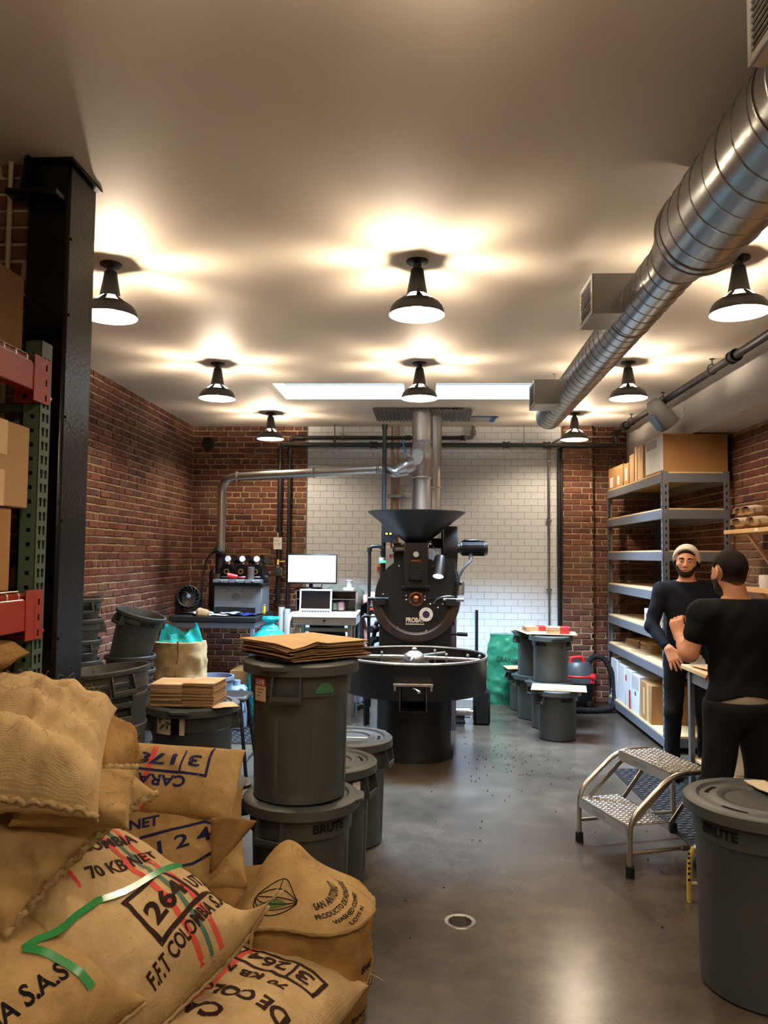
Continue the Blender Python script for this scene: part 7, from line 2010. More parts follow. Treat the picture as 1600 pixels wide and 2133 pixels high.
# sack lying on the floor, upside-down print
SE = Sack('coffee_sack', 'burlap sack lying at the bottom edge, upside down print 3 264 and DE COLO', (-0.66, 2.50, 0.165), (-0.94, 0.34, 0.0), (-0.34, -0.94, 0.0), 0.66, 0.90, 0.165, 0.15, m_burlap_pale, 4, 0.022, 0.008, pa=3.0, pb=3.2)
ox = -0.30
mb = SE.decal([('3', 0.075, -0.255, -0.235, 0.055, 0.0), ('264', 0.075, -0.165, -0.235, 0.15, 0.0), ('O', 0.075, 0.050, -0.235, 0.06, 0), ('70 KB NET', 0.055, -0.220, -0.125, 0.33, 0.0), ('DE COLOMBIA', 0.08, -0.290, -0.015, 0.52, 0.0), ('CAFE', 0.09, -0.140, 0.110, 0.24, 0.0), ('EXCELSO', 0.085, -0.200, 0.240, 0.4, 0.0)], '', m_ink_brown)
SE.part(mb, 'lettering', m_ink_brown)
mb = MB(); SE.line(mb, [(-0.285, -0.250), (-0.285, -0.155), (0.190, -0.155), (0.190, -0.250), (-0.285, -0.250)], 0.012); SE.line(mb, [(-0.185, -0.250), (-0.185, -0.155)], 0.010); SE.line(mb, [(0.015, -0.250), (0.015, -0.155)], 0.010); SE.part(mb, 'printed_frame', m_ink_brown)
SE.stripes(((0.0, 0.018, m_wred), (0.06, 0.016, m_wgreen), (0.12, 0.018, m_wred)), -0.42, 0.40)
SE.seam(-1.0); SE.fibres(100, 5, None, 0.025); SE.fibres(40, 6, -1)
mb = MB()
for k, (a, b) in enumerate(((-0.999, -0.999), (-0.7, -0.999), (-0.99, -0.99))):
    p = SE.P(a, b, 1); mb.tube(bez([p, p + Vector((0.01, 0.01, 0.03)), p + Vector((0.02 + 0.02 * k, -0.01, 0.06 - 0.02 * k))], 4), 0.002, 4)
SE.part(mb, 'twine_end', m_burlap_pale, SE.root)

# standing sack with the leaf print
SF = thing('coffee_sack', 'standing burlap sack with a folded top, green leaf print and San Antonio lettering', 'sack', (-0.425, 2.94, 0), (0, 0, 0), 'burlap coffee sacks')
def f_body(a, t):
    c, s_ = math.cos(a), math.sin(a)
    e = (abs(c) ** 2.6 + abs(s_) ** 2.6) ** (-1 / 2.6)
    k = 0.90 + 0.12 * math.sin(min(1, t * 1.25) * PI * 0.75)
    if t > 0.70: k *= max(0.0, 1 - ((t - 0.70) / 0.30) ** 2.4) ** 0.5 * 0.999 + 0.001
    p = Vector((c * e * 0.238 * k, s_ * e * 0.205 * k, 0.47 * t))
    if t > 0.70:
        h = (t - 0.70) / 0.30
        p.z += h * (0.13 * math.exp(-(((p.x + 0.085) / 0.10) ** 2 + ((p.y - 0.03) / 0.14) ** 2))) - 0.05 * max(0.0, -p.y) * h
    w = 0.010 * (1 - 2.0 * abs(noise.noise(Vector((c * 1.6, s_ * 1.6, t * 3.5 + 7))))) + 0.006 * noise.noise(Vector((c * 5, s_ * 5, t * 9)))
    return p + Vector((c, s_, 0.2)) * w * min(1, t * 6) * min(1, (1 - t) * 8)
mb = MB(); mb.grid(lambda u, v: f_body(2 * PI * u, v), 96, 60, close_u=True); mb.f.append(tuple(range(96))[::-1])
uvF = [((i % 96) / 96 * 1.4, (i // 96) / 60 * 0.6) for i in range(len(mb.v))]
def with_uv(mb, name, mat, parent, uv):
    me = mb.mesh(name, mat, True, 180); ul = me.uv_layers.new(name='UVMap')
    li = np.empty(len(me.loops), dtype=np.int32); me.loops.foreach_get('vertex_index', li)
    ul.data.foreach_set('uv', np.array(uv, dtype=np.float32)[li].ravel())
    o = bpy.data.objects.new(name, me); link(o, parent); KIDS.setdefault(parent.name, []).append(o); return o
fb_ = with_uv(mb, 'sack_cloth', m_burlap_brown, SF, uvF)
# the folded-over top: a cloth cap draped over the shoulders
def f_cap(u, v, eps=0.0):
    a = 2 * PI * u
    edge = 0.77 + 0.05 * math.sin(a + 2.4) + 0.02 * math.sin(a * 3 + 1)
    t = 1.0 - v * (1.0 - edge)
    p = f_body(a, t)
    c, s_ = math.cos(a), math.sin(a)
    off = (0.008 + 0.012 * v * v + 0.006 * math.sin(a * 5 + 2 * v) * v) * min(1.0, v * 5)
    q = p + Vector((c * off, s_ * off, 0.012 * (1 - v) + 0.004)) + Vector((c * v, s_ * v, 1.15 - 0.7 * v)) * eps
    return q
mb = MB(); mb.sheet(lambda u, v: f_cap(u, v), 96, 30, 0.006)
N_ = 97 * 31; uvc = [((i % 97) / 96 * 1.4, (i // 97) / 30 * 0.35) for i in range(N_)] * 2
cap_ = with_uv(mb, 'folded_top', m_burlap, SF, uvc)
mb = MB(); mb.tube([f_cap(k / 96, 1.0) for k in range(96)], [0.008 + 0.002 * math.sin(k * 1.7) for k in range(96)], 6, closed=True); mb.build('rolled_hem', m_burlap, SF)
mb = MB(); mb.tube(bez([f_body(-1.75, 0.64) + Vector((0, -0.01, 0)), f_body(-1.75, 0.4) + Vector((0, -0.008, 0)), f_body(-1.72, 0.2) + Vector((0, -0.008, 0)), f_body(-1.72, 0.05) + Vector((0, -0.008, 0))], 8), 0.005, 6); mb.build('side_seam', m_burlap, SF)
for k, a in enumerate((-2.35, -2.2)):
    mb = MB(); p0 = f_cap((a % (2 * PI)) / (2 * PI), 0.97); mb.tube(bez([p0, p0 + Vector((-0.005, -0.02, -0.06)), p0 + Vector((0.01, -0.02, -0.13 - 0.03 * k)), p0 + Vector((-0.006, -0.015, -0.20))], 5), 0.0022 + 0.003 * k, 5); mb.build('loose_twine', m_burlap_pale, SF)
def cap_pt(x, y, eps=0.0055):
    """planar chart over the draped top: x right, y up, seen from the front-right and above"""
    # chart centre on the front-right shoulder
    a = -0.85 + x * 4.4; v = 0.60 - y * 4.4
    return f_cap((a % (2 * PI)) / (2 * PI), max(0.02, min(0.99, v)), eps)
def cap_text(items):
    mb = MB()
    for t, size, x, y, width, ang in items:
        vs, fs = text2d(t, size, cuts=0.012, bold=0.0008); w = max(q[0] for q in vs); k = width / w
        ca, sa = math.cos(ang), math.sin(ang)
        mb.add([cap_pt(x + vx * k * ca - vy * sa, y + vx * k * sa + vy * ca) for vx, vy in vs], fs)
    return mb
mb = cap_text([('SAN ANTONIO', 0.036, -0.10, 0.028, 0.20, 0.35), ('PRODUCTO DE HONDURAS', 0.030, -0.10, -0.015, 0.30, 0.35), ('WASHED COFFEE', 0.030, -0.045, -0.040, 0.20, 0.35), ('LOTE N', 0.030, 0.01, -0.065, 0.10, 0.35)])
mb.build('lettering', m_ink, cap_, ang=180)
# leaf print on the peak
def leaf_pt(u, w_):
    return cap_pt(-0.27 + u * 0.8, 0.045 + w_ * 0.8, 0.004)
mb = MB()
for k in range(6):
    h = -0.085 + k * 0.030
    pts = [leaf_pt(-0.115 + 0.023 * i, h * math.sin(PI * (i + 0.3) / 10.6)) for i in range(11)]
    mb.tube(pts, 0.0022, 4)
mb.tube([leaf_pt(-0.02, -0.07), leaf_pt(0.0, 0.0), leaf_pt(-0.015, 0.06)], 0.0022, 4)
mb.build('leaf_outline', m_ink, cap_)
mb = MB(); mb.sheet(lambda u, v: leaf_pt(-0.07 + 0.14 * u, -0.030 + (v - 0.5) * 0.045 * math.sin(PI * u) + 0.01 * u), 16, 5, 0.002); mb.build('green_leaf', pm('leaf_green', (72, 88, 48), 0.9), cap_)
def side_text(items, mat, a_dir=1):
    mb = MB()
    for t, size, a0, tz, width in items:
        vs, fs = text2d(t, size, cuts=0.012, bold=0.0012); w = max(q[0] for q in vs); k = width / w
        out = []
        for vx, vy in vs:
            a = a0 + vx * k / 0.225
            p = f_body(a, tz + vy / 0.5); out.append(p + Vector((math.cos(a), math.sin(a), 0)) * 0.0035)
        mb.add(out, fs)
    mb.build('lettering', mat, fb_, ang=180)
side_text([('SHG', 0.036, -0.62, 0.44, 0.075), ('MANUEL J', 0.036, -0.80, 0.28, 0.13), ('EXPORT', 0.034, -0.72, 0.08, 0.12), ('Nat by', 0.026, -2.72, 0.46, 0.085), ('Native', 0.036, -2.74, 0.24, 0.115), ('PURE O', 0.02, -2.70, 0.16, 0.10)], m_ink)

# pile behind: folded sack with navy print
SC_ = Sack('coffee_sack', 'folded burlap sack with upside down navy print 3178 topping the rear pile', (-1.03, 3.08, 0.785), (-1.0, 0.06, 0.03), (0.0, -0.50, -0.86), 0.62, 0.27, 0.085, 0.11, m_burlap, 6, 0.014, 0.007, pa=3.2, pb=2.6, pinch=0.0)
mb = SC_.decal([('3', 0.062, -0.17, -0.085, 0.05, 0.0), ('178', 0.062, -0.07, -0.085, 0.17, 0.0), ('CARAVELA', 0.056, -0.13, 0.0, 0.36, 0.0)], '', m_ink_blue); SC_.part(mb, 'lettering', m_ink_blue)
mb = MB(); SC_.line(mb, [(-0.200, -0.120), (-0.200, -0.008), (0.165, -0.020)], 0.010); SC_.line(mb, [(-0.200, -0.012), (-0.200, -0.100)], 0.010); SC_.line(mb, [(-0.097, -0.100), (-0.097, -0.015)], 0.008); SC_.part(mb, 'printed_frame', m_ink_blue)
SC_.stripes(((0.03, 0.022, m_wred), ), -0.12, 0.12)
SC_.seam(1.0, pm('red_stitching', (92, 34, 30), 0.9), r=0.0035); SC_.fibres(160, 8, None, 0.03)
SD = Sack('coffee_sack', 'slumped burlap sack with navy NET print under the folded sack', (-0.985, 3.02, 0.545), (0.96, 0.12, 0.12), (0.0, 0.42, 0.90), 0.60, 0.36, 0.10, 0.12, m_burlap, 7, 0.02, 0.012, curl=(0, -0.02, 0, 0.02))
mb = SD.decal([('70 KG NET', 0.052, -0.30, 0.055, 0.30, 0.06), ('3 1 2 4', 0.066, -0.10, -0.05, 0.30, 0.16)], '', m_ink_blue); SD.part(mb, 'lettering', m_ink_blue)
mb = MB(); SD.line(mb, [(-0.12, -0.01), (-0.07, 0.035), (0.17, 0.065), (0.235, 0.035), (0.22, -0.04), (0.12, -0.08), (-0.08, -0.10)], 0.010); SD.part(mb, 'printed_frame', m_ink_blue)
SD.stripes(((-0.19, 0.02, m_wred),), -0.1, 0.16); SD.fibres(80, 9)
mb = MB(); mb.sheet(lambda u, v: (-0.78 + 0.16 * u * (1 - 0.15 * v), 2.90 + 0.06 * u + 0.02 * math.sin(u * 4 + v * 3), 0.70 - 0.20 * v * (1 - 0.85 * u) - 0.02 * u), 14, 12, 0.008); SD.part(mb, 'corner_flap', m_burlap_brown, SD.root)
SG = Sack('coffee_sack', 'brown burlap sack on the floor at the bottom of the rear pile, serif print', (-0.86, 3.0, 0.225), (0.97, 0.20, 0.0), (0.0, 0.30, 0.95), 0.60, 0.48, 0.14, 0.14, m_burlap_brown, 8, 0.02, 0.010, pb=3.5)
mb = SG.decal([('Blue Coffee', 0.062, -0.20, -0.07, 0.44, 0.0), ('Organic', 0.036, 0.02, 0.02, 0.18, 0.0), ('Native', 0.05, 0.08, -0.14, 0.18, 0)], '', m_ink); SG.part(mb, 'lettering', m_ink)
# heap of empty sacks at top left
def drape(sag):
    def f(x, y, z, a, b): return x, y, z - sag[0] * x * x - sag[1] * y * y
    return f
def crumple(sag):
    def f(x, y, z, a, b):
        z -= sag[0] * x * x + sag[1] * y * y
        z -= 0.045 * math.exp(-((y + 0.06 + 0.22 * x) / 0.028) ** 2) * max(0, 1 - a * a)
        z -= 0.030 * math.exp(-((y - 0.10 - 0.35 * x) / 0.03) ** 2) * max(0, 1 - a * a) * (0.4 + 0.6 * (x > 0))
        z += 0.03 * math.exp(-((y + 0.13 + 0.15 * x) / 0.05) ** 2)
        return x, y, z
    return f
SA1 = Sack('empty_sack', 'rumpled empty burlap sack folded on the very top of the left heap', (-1.10, 2.10, 1.19), (0.92, 0.30, -0.06), (-0.25, 0.75, 0.45), 0.46, 0.44, 0.13, 0.14, m_burlap_pale, 11, 0.05, 0.024, nu=76, nv=76, pa=2.6, pb=2.6, bend=crumple((1.0, 1.0)), group='empty burlap sacks on the heap')
SA1.seam(-0.96, r=0.009, amp=0.008); SA1.fibres(300, 11, None, 0.035)
SA2 = Sack('empty_sack', 'brown frayed empty sack behind the topmost one, right side of the heap', (-1.05, 2.36, 1.10), (0.86, 0.10, -0.45), (-0.20, 0.92, 0.15), 0.36, 0.42, 0.10, 0.14, m_burlap_brown, 12, 0.045, 0.024, nu=70, nv=70, bend=drape((0.8, 0.6)), group='empty burlap sacks on the heap')
SA2.seam(-0.97, m_burlap_brown, r=0.012, amp=0.01); SA2.fibres(300, 12, None, 0.035)
SA3 = Sack('empty_sack', 'rolled empty sack end with a frayed mouth in the middle of the heap', (-0.955, 2.14, 1.005), (0.88, 0.30, -0.10), (0.0, 0.55, 0.80), 0.30, 0.16, 0.08, 0.08, m_burlap, 13, 0.03, 0.016, nu=70, nv=60, group='empty burlap sacks on the heap')
SA3.seam(1.0, r=0.010, amp=0.006); SA3.fibres(200, 13, None, 0.03)
SA4 = Sack('empty_sack', 'large empty burlap sack hanging down over the 264 sack under the heap', (-1.16, 2.26, 0.96), (0.50, 0.70, 0.50), (-0.82, 0.30, 0.40), 0.52, 0.50, 0.10, 0.16, m_burlap, 14, 0.05, 0.022, nu=80, nv=80, bend=drape((0.5, 0.4)), group='empty burlap sacks on the heap')
SA4.seam(-0.98, r=0.010, amp=0.01); SA4.fibres(300, 14, None, 0.03); SA4.fibres(160, 15, -1, 0.05)
SA5 = Sack('empty_sack', 'dark burlap sack lying on the rack behind the heap at the left edge', (-1.62, 2.45, 1.32), (1, 0, 0), (0, 1, 0.05), 0.5, 0.4, 0.10, 0.08, m_burlap_brown, 15, 0.03, 0.02, group='empty burlap sacks on the heap')
# green strap --------------------------------------------------------------
from mathutils.bvhtree import BVHTree
def drop_tree(sacks):
    vs, ps = [], []
    for s in sacks:
        b0 = len(vs); me = s.cloth.data
        vs += [v.co + s.c for v in me.vertices]; ps += [tuple(i + b0 for i in p.vertices) for p in me.polygons]
    return BVHTree.FromPolygons(vs, ps)
TREE = drop_tree([SB, S2, S0])
def ribbon(pts, w, name, mat, parent, lift=0.006):
    P_ = bez(pts, 10); L_, R_ = [], []
    out = []
    for p in P_:
        h = TREE.ray_cast(Vector((p.x, p.y, 3)), Vector((0, 0, -1)))
        z = (h[0].z if h[0] is not None else p.z)
        out.append(Vector((p.x, p.y, z)))
    # a taut strap bridges the hollows
    for _ in range(4):
        for i in range(1, len(out) - 1):
            m_ = (out[i - 1].z + out[i + 1].z) / 2
            if m_ > out[i].z: out[i].z = m_
    mb = MB(); vs = []
    for i, p in enumerate(out):
        d = (out[min(i + 1, len(out) - 1)] - out[max(i - 1, 0)]).normalized()
        s = d.cross(SB.n); s.normalize()
        q = p + SB.n * lift
        vs += [q - s * w / 2, q + s * w / 2, q + s * w / 2 + SB.n * 0.0012, q - s * w / 2 + SB.n * 0.0012]
    fs = []
    for i in range(len(out) - 1):
        for k in range(4):
            fs.append((i * 4 + k, i * 4 + (k + 1) % 4, i * 4 + 4 + (k + 1) % 4, i * 4 + 4 + k))
    mb.add(vs, fs)
    return mb.build(name, mat, parent, world=True, ang=60)
gs = thing('green_strap', 'shiny green plastic strapping band across the 264 sack with a loose end', 'strap', (-1.0, 2.3, 0.8))
m_gs = pm('green_strap_plastic', (46, 132, 72), 0.22, spec=0.6, coat=0.3)
ribbon([(-0.767, 2.527, 0.71), (-0.867, 2.291, 0.702), (-0.96, 2.15, 0.68), (-1.038, 2.043, 0.663)], 0.021, 'strap_band', m_gs, gs)
ribbon([(-1.038, 2.043, 0.663), (-0.95, 2.052, 0.64), (-0.862, 2.066, 0.582)], 0.021, 'strap_end', m_gs, gs, 0.009)
# ------------------------------------------------------------------ people: bodies grown as one smooth surface from a distance field
class Field:
    def __init__(s, lo, hi, h):
        s.lo = np.array(lo, dtype=np.float32); s.h = h
        s.n = np.ceil((np.array(hi) - np.array(lo)) / h).astype(int) + 1
        s.D = np.full(s.n, 0.25, dtype=np.float32)
    def sub(s, a, b, pad):
        i0 = np.maximum(0, np.floor((np.array(a) - pad - s.lo) / s.h).astype(int)); i1 = np.minimum(s.n, np.ceil((np.array(b) + pad - s.lo) / s.h).astype(int) + 1)
        if (i1 <= i0).any(): return None, None
        ax = [s.lo[k] + s.h * np.arange(i0[k], i1[k], dtype=np.float32) for k in range(3)]
        return tuple(slice(i0[k], i1[k]) for k in range(3)), np.meshgrid(*ax, indexing='ij', sparse=True)
    def _blend(s, sl, d, k, cut=False):
        o = s.D[sl]
        if cut:
            h = np.clip(0.5 - 0.5 * (o + d) / k, 0, 1); s.D[sl] = o * (1 - h) - d * h + k * h * (1 - h)
        else:
            h = np.clip(0.5 + 0.5 * (o - d) / k, 0, 1); s.D[sl] = o * (1 - h) + d * h - k * h * (1 - h)
    def cone(s, a, b, ra, rb, k=0.02, cut=False):
        a = np.array(a, dtype=np.float32); b = np.array(b, dtype=np.float32); r = max(ra, rb)
        sl, g = s.sub(np.minimum(a, b) - r, np.maximum(a, b) + r, k * 2 + 0.01)
        if sl is None: return s
        ba = b - a; L = float(ba @ ba) + 1e-9
        px, py, pz = g[0] - a[0], g[1] - a[1], g[2] - a[2]
        t = np.clip((px * ba[0] + py * ba[1] + pz * ba[2]) / L, 0, 1)
        d = np.sqrt((px - t * ba[0]) ** 2 + (py - t * ba[1]) ** 2 + (pz - t * ba[2]) ** 2) - (ra + (rb - ra) * t)
        s._blend(sl, d, k, cut); return s
    def ell(s, c, r, k=0.02, R=None, cut=False):
        c = np.array(c, dtype=np.float32); r = np.array(r, dtype=np.float32); m = r.max()
        sl, g = s.sub(c - m, c + m, k * 2 + 0.01)
        if sl is None: return s
        p = [g[0] - c[0], g[1] - c[1], g[2] - c[2]]
        if R is not None:
            Q = np.array(R).T
            p = [Q[i][0] * p[0] + Q[i][1] * p[1] + Q[i][2] * p[2] for i in range(3)]
        k0 = np.sqrt((p[0] / r[0]) ** 2 + (p[1] / r[1]) ** 2 + (p[2] / r[2]) ** 2)
        k1 = np.sqrt((p[0] / r[0] ** 2) ** 2 + (p[1] / r[1] ** 2) ** 2 + (p[2] / r[2] ** 2) ** 2) + 1e-6
        d = k0 * (k0 - 1) / k1
        s._blend(sl, d, k, cut); return s
    def chain(s, pts, rs, k=0.02):
        for i in range(len(pts) - 1): s.cone(pts[i], pts[i + 1], rs[i], rs[i + 1], k)
        return s
    def grid(s):
        ax = [s.lo[k] + s.h * np.arange(s.n[k], dtype=np.float32) for k in range(3)]
        return np.meshgrid(*ax, indexing='ij', sparse=True)
    def copy(s):
        o = Field.__new__(Field); o.lo, o.h, o.n, o.D = s.lo, s.h, s.n, s.D.copy(); return o
    def mesh(s):
        D = s.D; S = D < 0; n = s.n
        c = [S[i:n[0] - 1 + i, j:n[1] - 1 + j, k:n[2] - 1 + k] for i in (0, 1) for j in (0, 1) for k in (0, 1)]
        cnt = sum(x.astype(np.int8) for x in c)
        m = (cnt > 0) & (cnt < 8)
        I = np.argwhere(m)
        idx = np.full(m.shape, -1, dtype=np.int32); idx[m] = np.arange(len(I))
        acc = np.zeros((len(I), 3), dtype=np.float64); w = np.zeros(len(I))
        offs = [(i, j, k) for i in (0, 1) for j in (0, 1) for k in (0, 1)]
        for a in offs:
            for ax in range(3):
                if a[ax]: continue
                b = list(a); b[ax] = 1
                da = D[I[:, 0] + a[0], I[:, 1] + a[1], I[:, 2] + a[2]].astype(np.float64); db = D[I[:, 0] + b[0], I[:, 1] + b[1], I[:, 2] + b[2]].astype(np.float64)
                x = (da < 0) != (db < 0)
                t = np.where(x, da / np.where(x, da - db, 1), 0)
                p = np.array(a, dtype=np.float64)[None, :] + np.zeros((len(I), 3)); p[:, ax] += t
                acc[x] += p[x]; w[x] += 1
        V = (I + acc / w[:, None]) * s.h + s.lo
        F = []
        for ax in range(3):
            u, v = (ax + 1) % 3, (ax + 2) % 3
            sa = [slice(None)] * 3; sb = [slice(None)] * 3
            sa[ax] = slice(0, n[ax] - 1); sb[ax] = slice(1, n[ax])
            A_, B_ = S[tuple(sa)], S[tuple(sb)]
            E = np.argwhere(A_ != B_)
            E = E[(E[:, u] > 0) & (E[:, v] > 0) & (E[:, u] < n[u] - 1) & (E[:, v] < n[v] - 1)]
            q = []
            for du, dv in ((-1, -1), (0, -1), (0, 0), (-1, 0)):
                P_ = E.copy(); P_[:, u] += du; P_[:, v] += dv
                q.append(idx[P_[:, 0], P_[:, 1], P_[:, 2]])
            q = np.stack(q, 1)
            ins = A_[E[:, 0], E[:, 1], E[:, 2]]
            q[~ins] = q[~ins][:, ::-1]
            F.append(q)
        return V, np.concatenate(F)

def field_obj(f, name, mat, parent, smooth_it=2):
    V, Fq = f.mesh()
    me = bpy.data.meshes.new(name)
    me.vertices.add(len(V)); me.vertices.foreach_set('co', V.astype(np.float32).ravel())
    me.loops.add(len(Fq) * 4); me.loops.foreach_set('vertex_index', Fq.astype(np.int32).ravel())
    me.polygons.add(len(Fq)); me.polygons.foreach_set('loop_start', np.arange(0, len(Fq) * 4, 4, dtype=np.int32)); me.polygons.foreach_set('loop_total', np.full(len(Fq), 4, dtype=np.int32))
    me.update(calc_edges=True); me.validate()
    me.polygons.foreach_set('use_smooth', [True] * len(me.polygons))
    me.materials.append(mat)
    o = bpy.data.objects.new(name, me); link(o, parent); KIDS.setdefault(parent.name, []).append(o)
    return o

def keep_where(f, g):
    """intersect the field with g < 0"""
    f.D = np.maximum(f.D, g.astype(np.float32)); return f

m_skin = pm('skin', (206, 148, 116), 0.5, var=0.06, vs=14, spec=0.35)
m_skin_pink = pm('skin_pink', (204, 140, 126), 0.5, var=0.06, vs=14, spec=0.35)
m_hair = pm('dark_hair', (16, 12, 10), 0.8, bump=0.8, bs=260, stretch=(1, 1, 0.25), spec=0.12)
m_stubble = pm('beard_hair', (46, 32, 24), 0.75, bump=0.9, bs=300, spec=0.2)
def fade_mat():
    """short hair fading into the skin of the nape"""
    m = bpy.data.materials.new('faded_hair'); m.use_nodes = True
    N = m.node_tree.nodes; L = m.node_tree.links; b = N['Principled BSDF']
    tc = N.new('ShaderNodeTexCoord'); sx = N.new('ShaderNodeSeparateXYZ'); L.new(tc.outputs['Object'], sx.inputs[0])
    nz = N.new('ShaderNodeTexNoise'); nz.inputs['Scale'].default_value = 220; nz.inputs['Detail'].default_value = 3; L.new(tc.outputs['Object'], nz.inputs['Vector'])
    mr = N.new('ShaderNodeMapRange'); mr.inputs['From Min'].default_value = 1.530; mr.inputs['From Max'].default_value = 1.625; L.new(sx.outputs[2], mr.inputs[0])
    ad = N.new('ShaderNodeMath'); ad.operation = 'MULTIPLY_ADD'; ad.inputs[1].default_value = 0.5; L.new(nz.outputs['Fac'], ad.inputs[0]); L.new(mr.outputs[0], ad.inputs[2])
    rp = N.new('ShaderNodeValToRGB'); rp.color_ramp.elements[0].position = 0.25; rp.color_ramp.elements[1].position = 1.0
    rp.color_ramp.elements[0].color = lin(150, 104, 80); rp.color_ramp.elements[1].color = lin(20, 15, 12)
    e = rp.color_ramp.elements.new(0.55); e.color = lin(64, 46, 36)
    L.new(ad.outputs[0], rp.inputs[0]); L.new(rp.outputs[0], b.inputs['Base Color'])
    b.inputs['Roughness'].default_value = 0.8; b.inputs['Specular IOR Level'].default_value = 0.15
    bp = N.new('ShaderNodeBump'); bp.inputs['Strength'].default_value = 0.6; bp.inputs['Distance'].default_value = 0.003; L.new(nz.outputs['Fac'], bp.inputs['Height']); L.new(bp.outputs[0], b.inputs['Normal'])
    return m
m_fade = fade_mat()
m_navy = pm('navy_knit', (20, 23, 32), 0.9, bump=0.35, bs=240, spec=0.15, var=0.12, vs=8)
m_tee = pm('black_cotton', (12, 12, 14), 0.88, bump=0.25, bs=160, spec=0.15)
m_jeans = pm('black_denim', (15, 15, 18), 0.85, bump=0.3, bs=300, spec=0.2, var=0.15, vs=10)
m_shoe = pm('black_shoe', (14, 14, 15), 0.5)
m_beanie = pm('cream_knit', (206, 196, 178), 0.95, bump=0.9, bs=150, stretch=(1, 1, 0.12), spec=0.15)
m_eye = pm('eye_white', (214, 208, 200), 0.2); m_iris = pm('iris', (40, 28, 20), 0.15)
m_lip = pm('lip', (170, 96, 84), 0.45)
m_olive = pm('olive_jacket', (76, 78, 64), 0.85, bump=0.3, bs=120, spec=0.15)
m_under = pm('grey_undershirt', (150, 140, 124), 0.9)

def head_prims(f, c, R, s=1.0, face=True):
    """head about centre c; local axes: x across, -y towards the face, z up"""
    R = np.array(R); T = lambda x, y, z: np.array(c) + R @ (np.array((x, y, z)) * s)
    f.ell(T(0, 0.012, 0.020), np.array((0.076, 0.094, 0.094)) * s, 0.02, R)
    f.ell(T(0, -0.026, -0.038), np.array((0.060, 0.066, 0.066)) * s, 0.03, R)
    f.ell(T(0, -0.052, -0.086), np.array((0.034, 0.030, 0.022)) * s, 0.03, R)
    for x in (-1, 1):
        f.ell(T(x * 0.046, -0.052, -0.022), np.array((0.020, 0.022, 0.018)) * s, 0.025, R)      # cheekbones
        f.cone(T(x * 0.052, 0.0, -0.050), T(x * 0.020, -0.060, -0.088), 0.017 * s, 0.014 * s, 0.03)  # jaw line
    if face:
        f.cone(T(-0.040, -0.070, 0.024), T(0.040, -0.070, 0.024), 0.011 * s, 0.011 * s, 0.015)   # brow
        for x in (-1, 1):
            f.ell(T(x * 0.031, -0.094, 0.006), np.array((0.017, 0.014, 0.011)) * s, 0.012, R, cut=True)
        f.cone(T(0, -0.084, 0.014), T(0, -0.108, -0.024), 0.009 * s, 0.012 * s, 0.012)
        for x in (-1, 1): f.ell(T(x * 0.011, -0.097, -0.027), np.array((0.009, 0.010, 0.008)) * s, 0.008, R)
        f.ell(T(0, -0.086, -0.051), np.array((0.024, 0.012, 0.007)) * s, 0.01, R)
        f.ell(T(0, -0.084, -0.062), np.array((0.021, 0.012, 0.007)) * s, 0.01, R)
        f.cone(T(-0.022, -0.100, -0.0565), T(0.022, -0.100, -0.0565), 0.0035 * s, 0.0035 * s, 0.004, cut=True)
    for x in (-1, 1):
        Re = R @ rotz(-x * 0.45)
        f.ell(T(x * 0.084, 0.016, -0.006), np.array((0.0095, 0.024, 0.033)) * s, 0.008, Re)
        f.ell(T(x * 0.096, 0.010, -0.002), np.array((0.006, 0.011, 0.018)) * s, 0.006, Re, cut=True)
    return T

def hand_prims(f, wrist, d, nrm, side, s=1.0, curls=(0.25, 0.3, 0.35, 0.4), thumb=0.5, spread=0.10):
    """five fingered hand: d points along the palm, nrm out of its back, side towards the thumb"""
    w = Vector(wrist); d = Vector(d).normalized(); nrm = Vector(nrm); nrm = (nrm - d * nrm.dot(d)).normalized(); t = Vector(side); t = (t - d * t.dot(d) - nrm * t.dot(nrm)).normalized()
    pal = 0.085 * s
    for k, o in enumerate((-0.030, -0.010, 0.010, 0.028)):
        f.cone(w + t * o * 0.6 * s, w + d * pal + t * o * s, 0.018 * s, 0.0135 * s, 0.012)
    for k, (o, L) in enumerate(((0.030, 0.072), (0.010, 0.082), (-0.011, 0.076), (-0.031, 0.060))):
        p = w + d * pal + t * o * s; dd = (d + t * (o / 0.03) * spread).normalized(); c = curls[k]
        seg = (0.46, 0.30, 0.24); r = (0.0098, 0.0090, 0.0082, 0.0070)
        for j in range(3):
            ang = c * (0.5 + 0.6 * j)
            dj = (dd * math.cos(ang) - nrm * math.sin(ang)).normalized()
            q = p + dj * L * seg[j] * s
            f.cone(p, q, r[j] * s, r[j + 1] * s, 0.004); p = q
    p = w + d * 0.022 * s + t * 0.026 * s
    q = p + (d * 0.7 + t * 0.8 - nrm * 0.15 * thumb).normalized() * 0.040 * s
    f.cone(p, q, 0.0155 * s, 0.012 * s, 0.01)
    q2 = q + (d * (0.9) + t * (0.35 - 0.4 * thumb) - nrm * 0.35 * thumb).normalized() * 0.032 * s
    f.cone(q, q2, 0.0115 * s, 0.0105 * s, 0.004); q3 = q2 + (d - nrm * 0.4 * thumb).normalized() * 0.024 * s
    f.cone(q2, q3, 0.0105 * s, 0.008 * s, 0.004)

def folds(g, amp, fz=38.0, seed=0.0):
    x, y, z = g
    return amp * (np.sin(fz * z + 6 * np.sin(9 * x + seed) + 5 * np.sin(8 * y)) * 0.5 + np.sin(fz * 0.55 * z - 14 * x + 11 * y + seed) * 0.5)

def rotz(a): return np.array(((math.cos(a), -math.sin(a), 0), (math.sin(a), math.cos(a), 0), (0, 0, 1)))
def rot3(ax, a): return np.array(Matrix.Rotation(a, 3, ax))

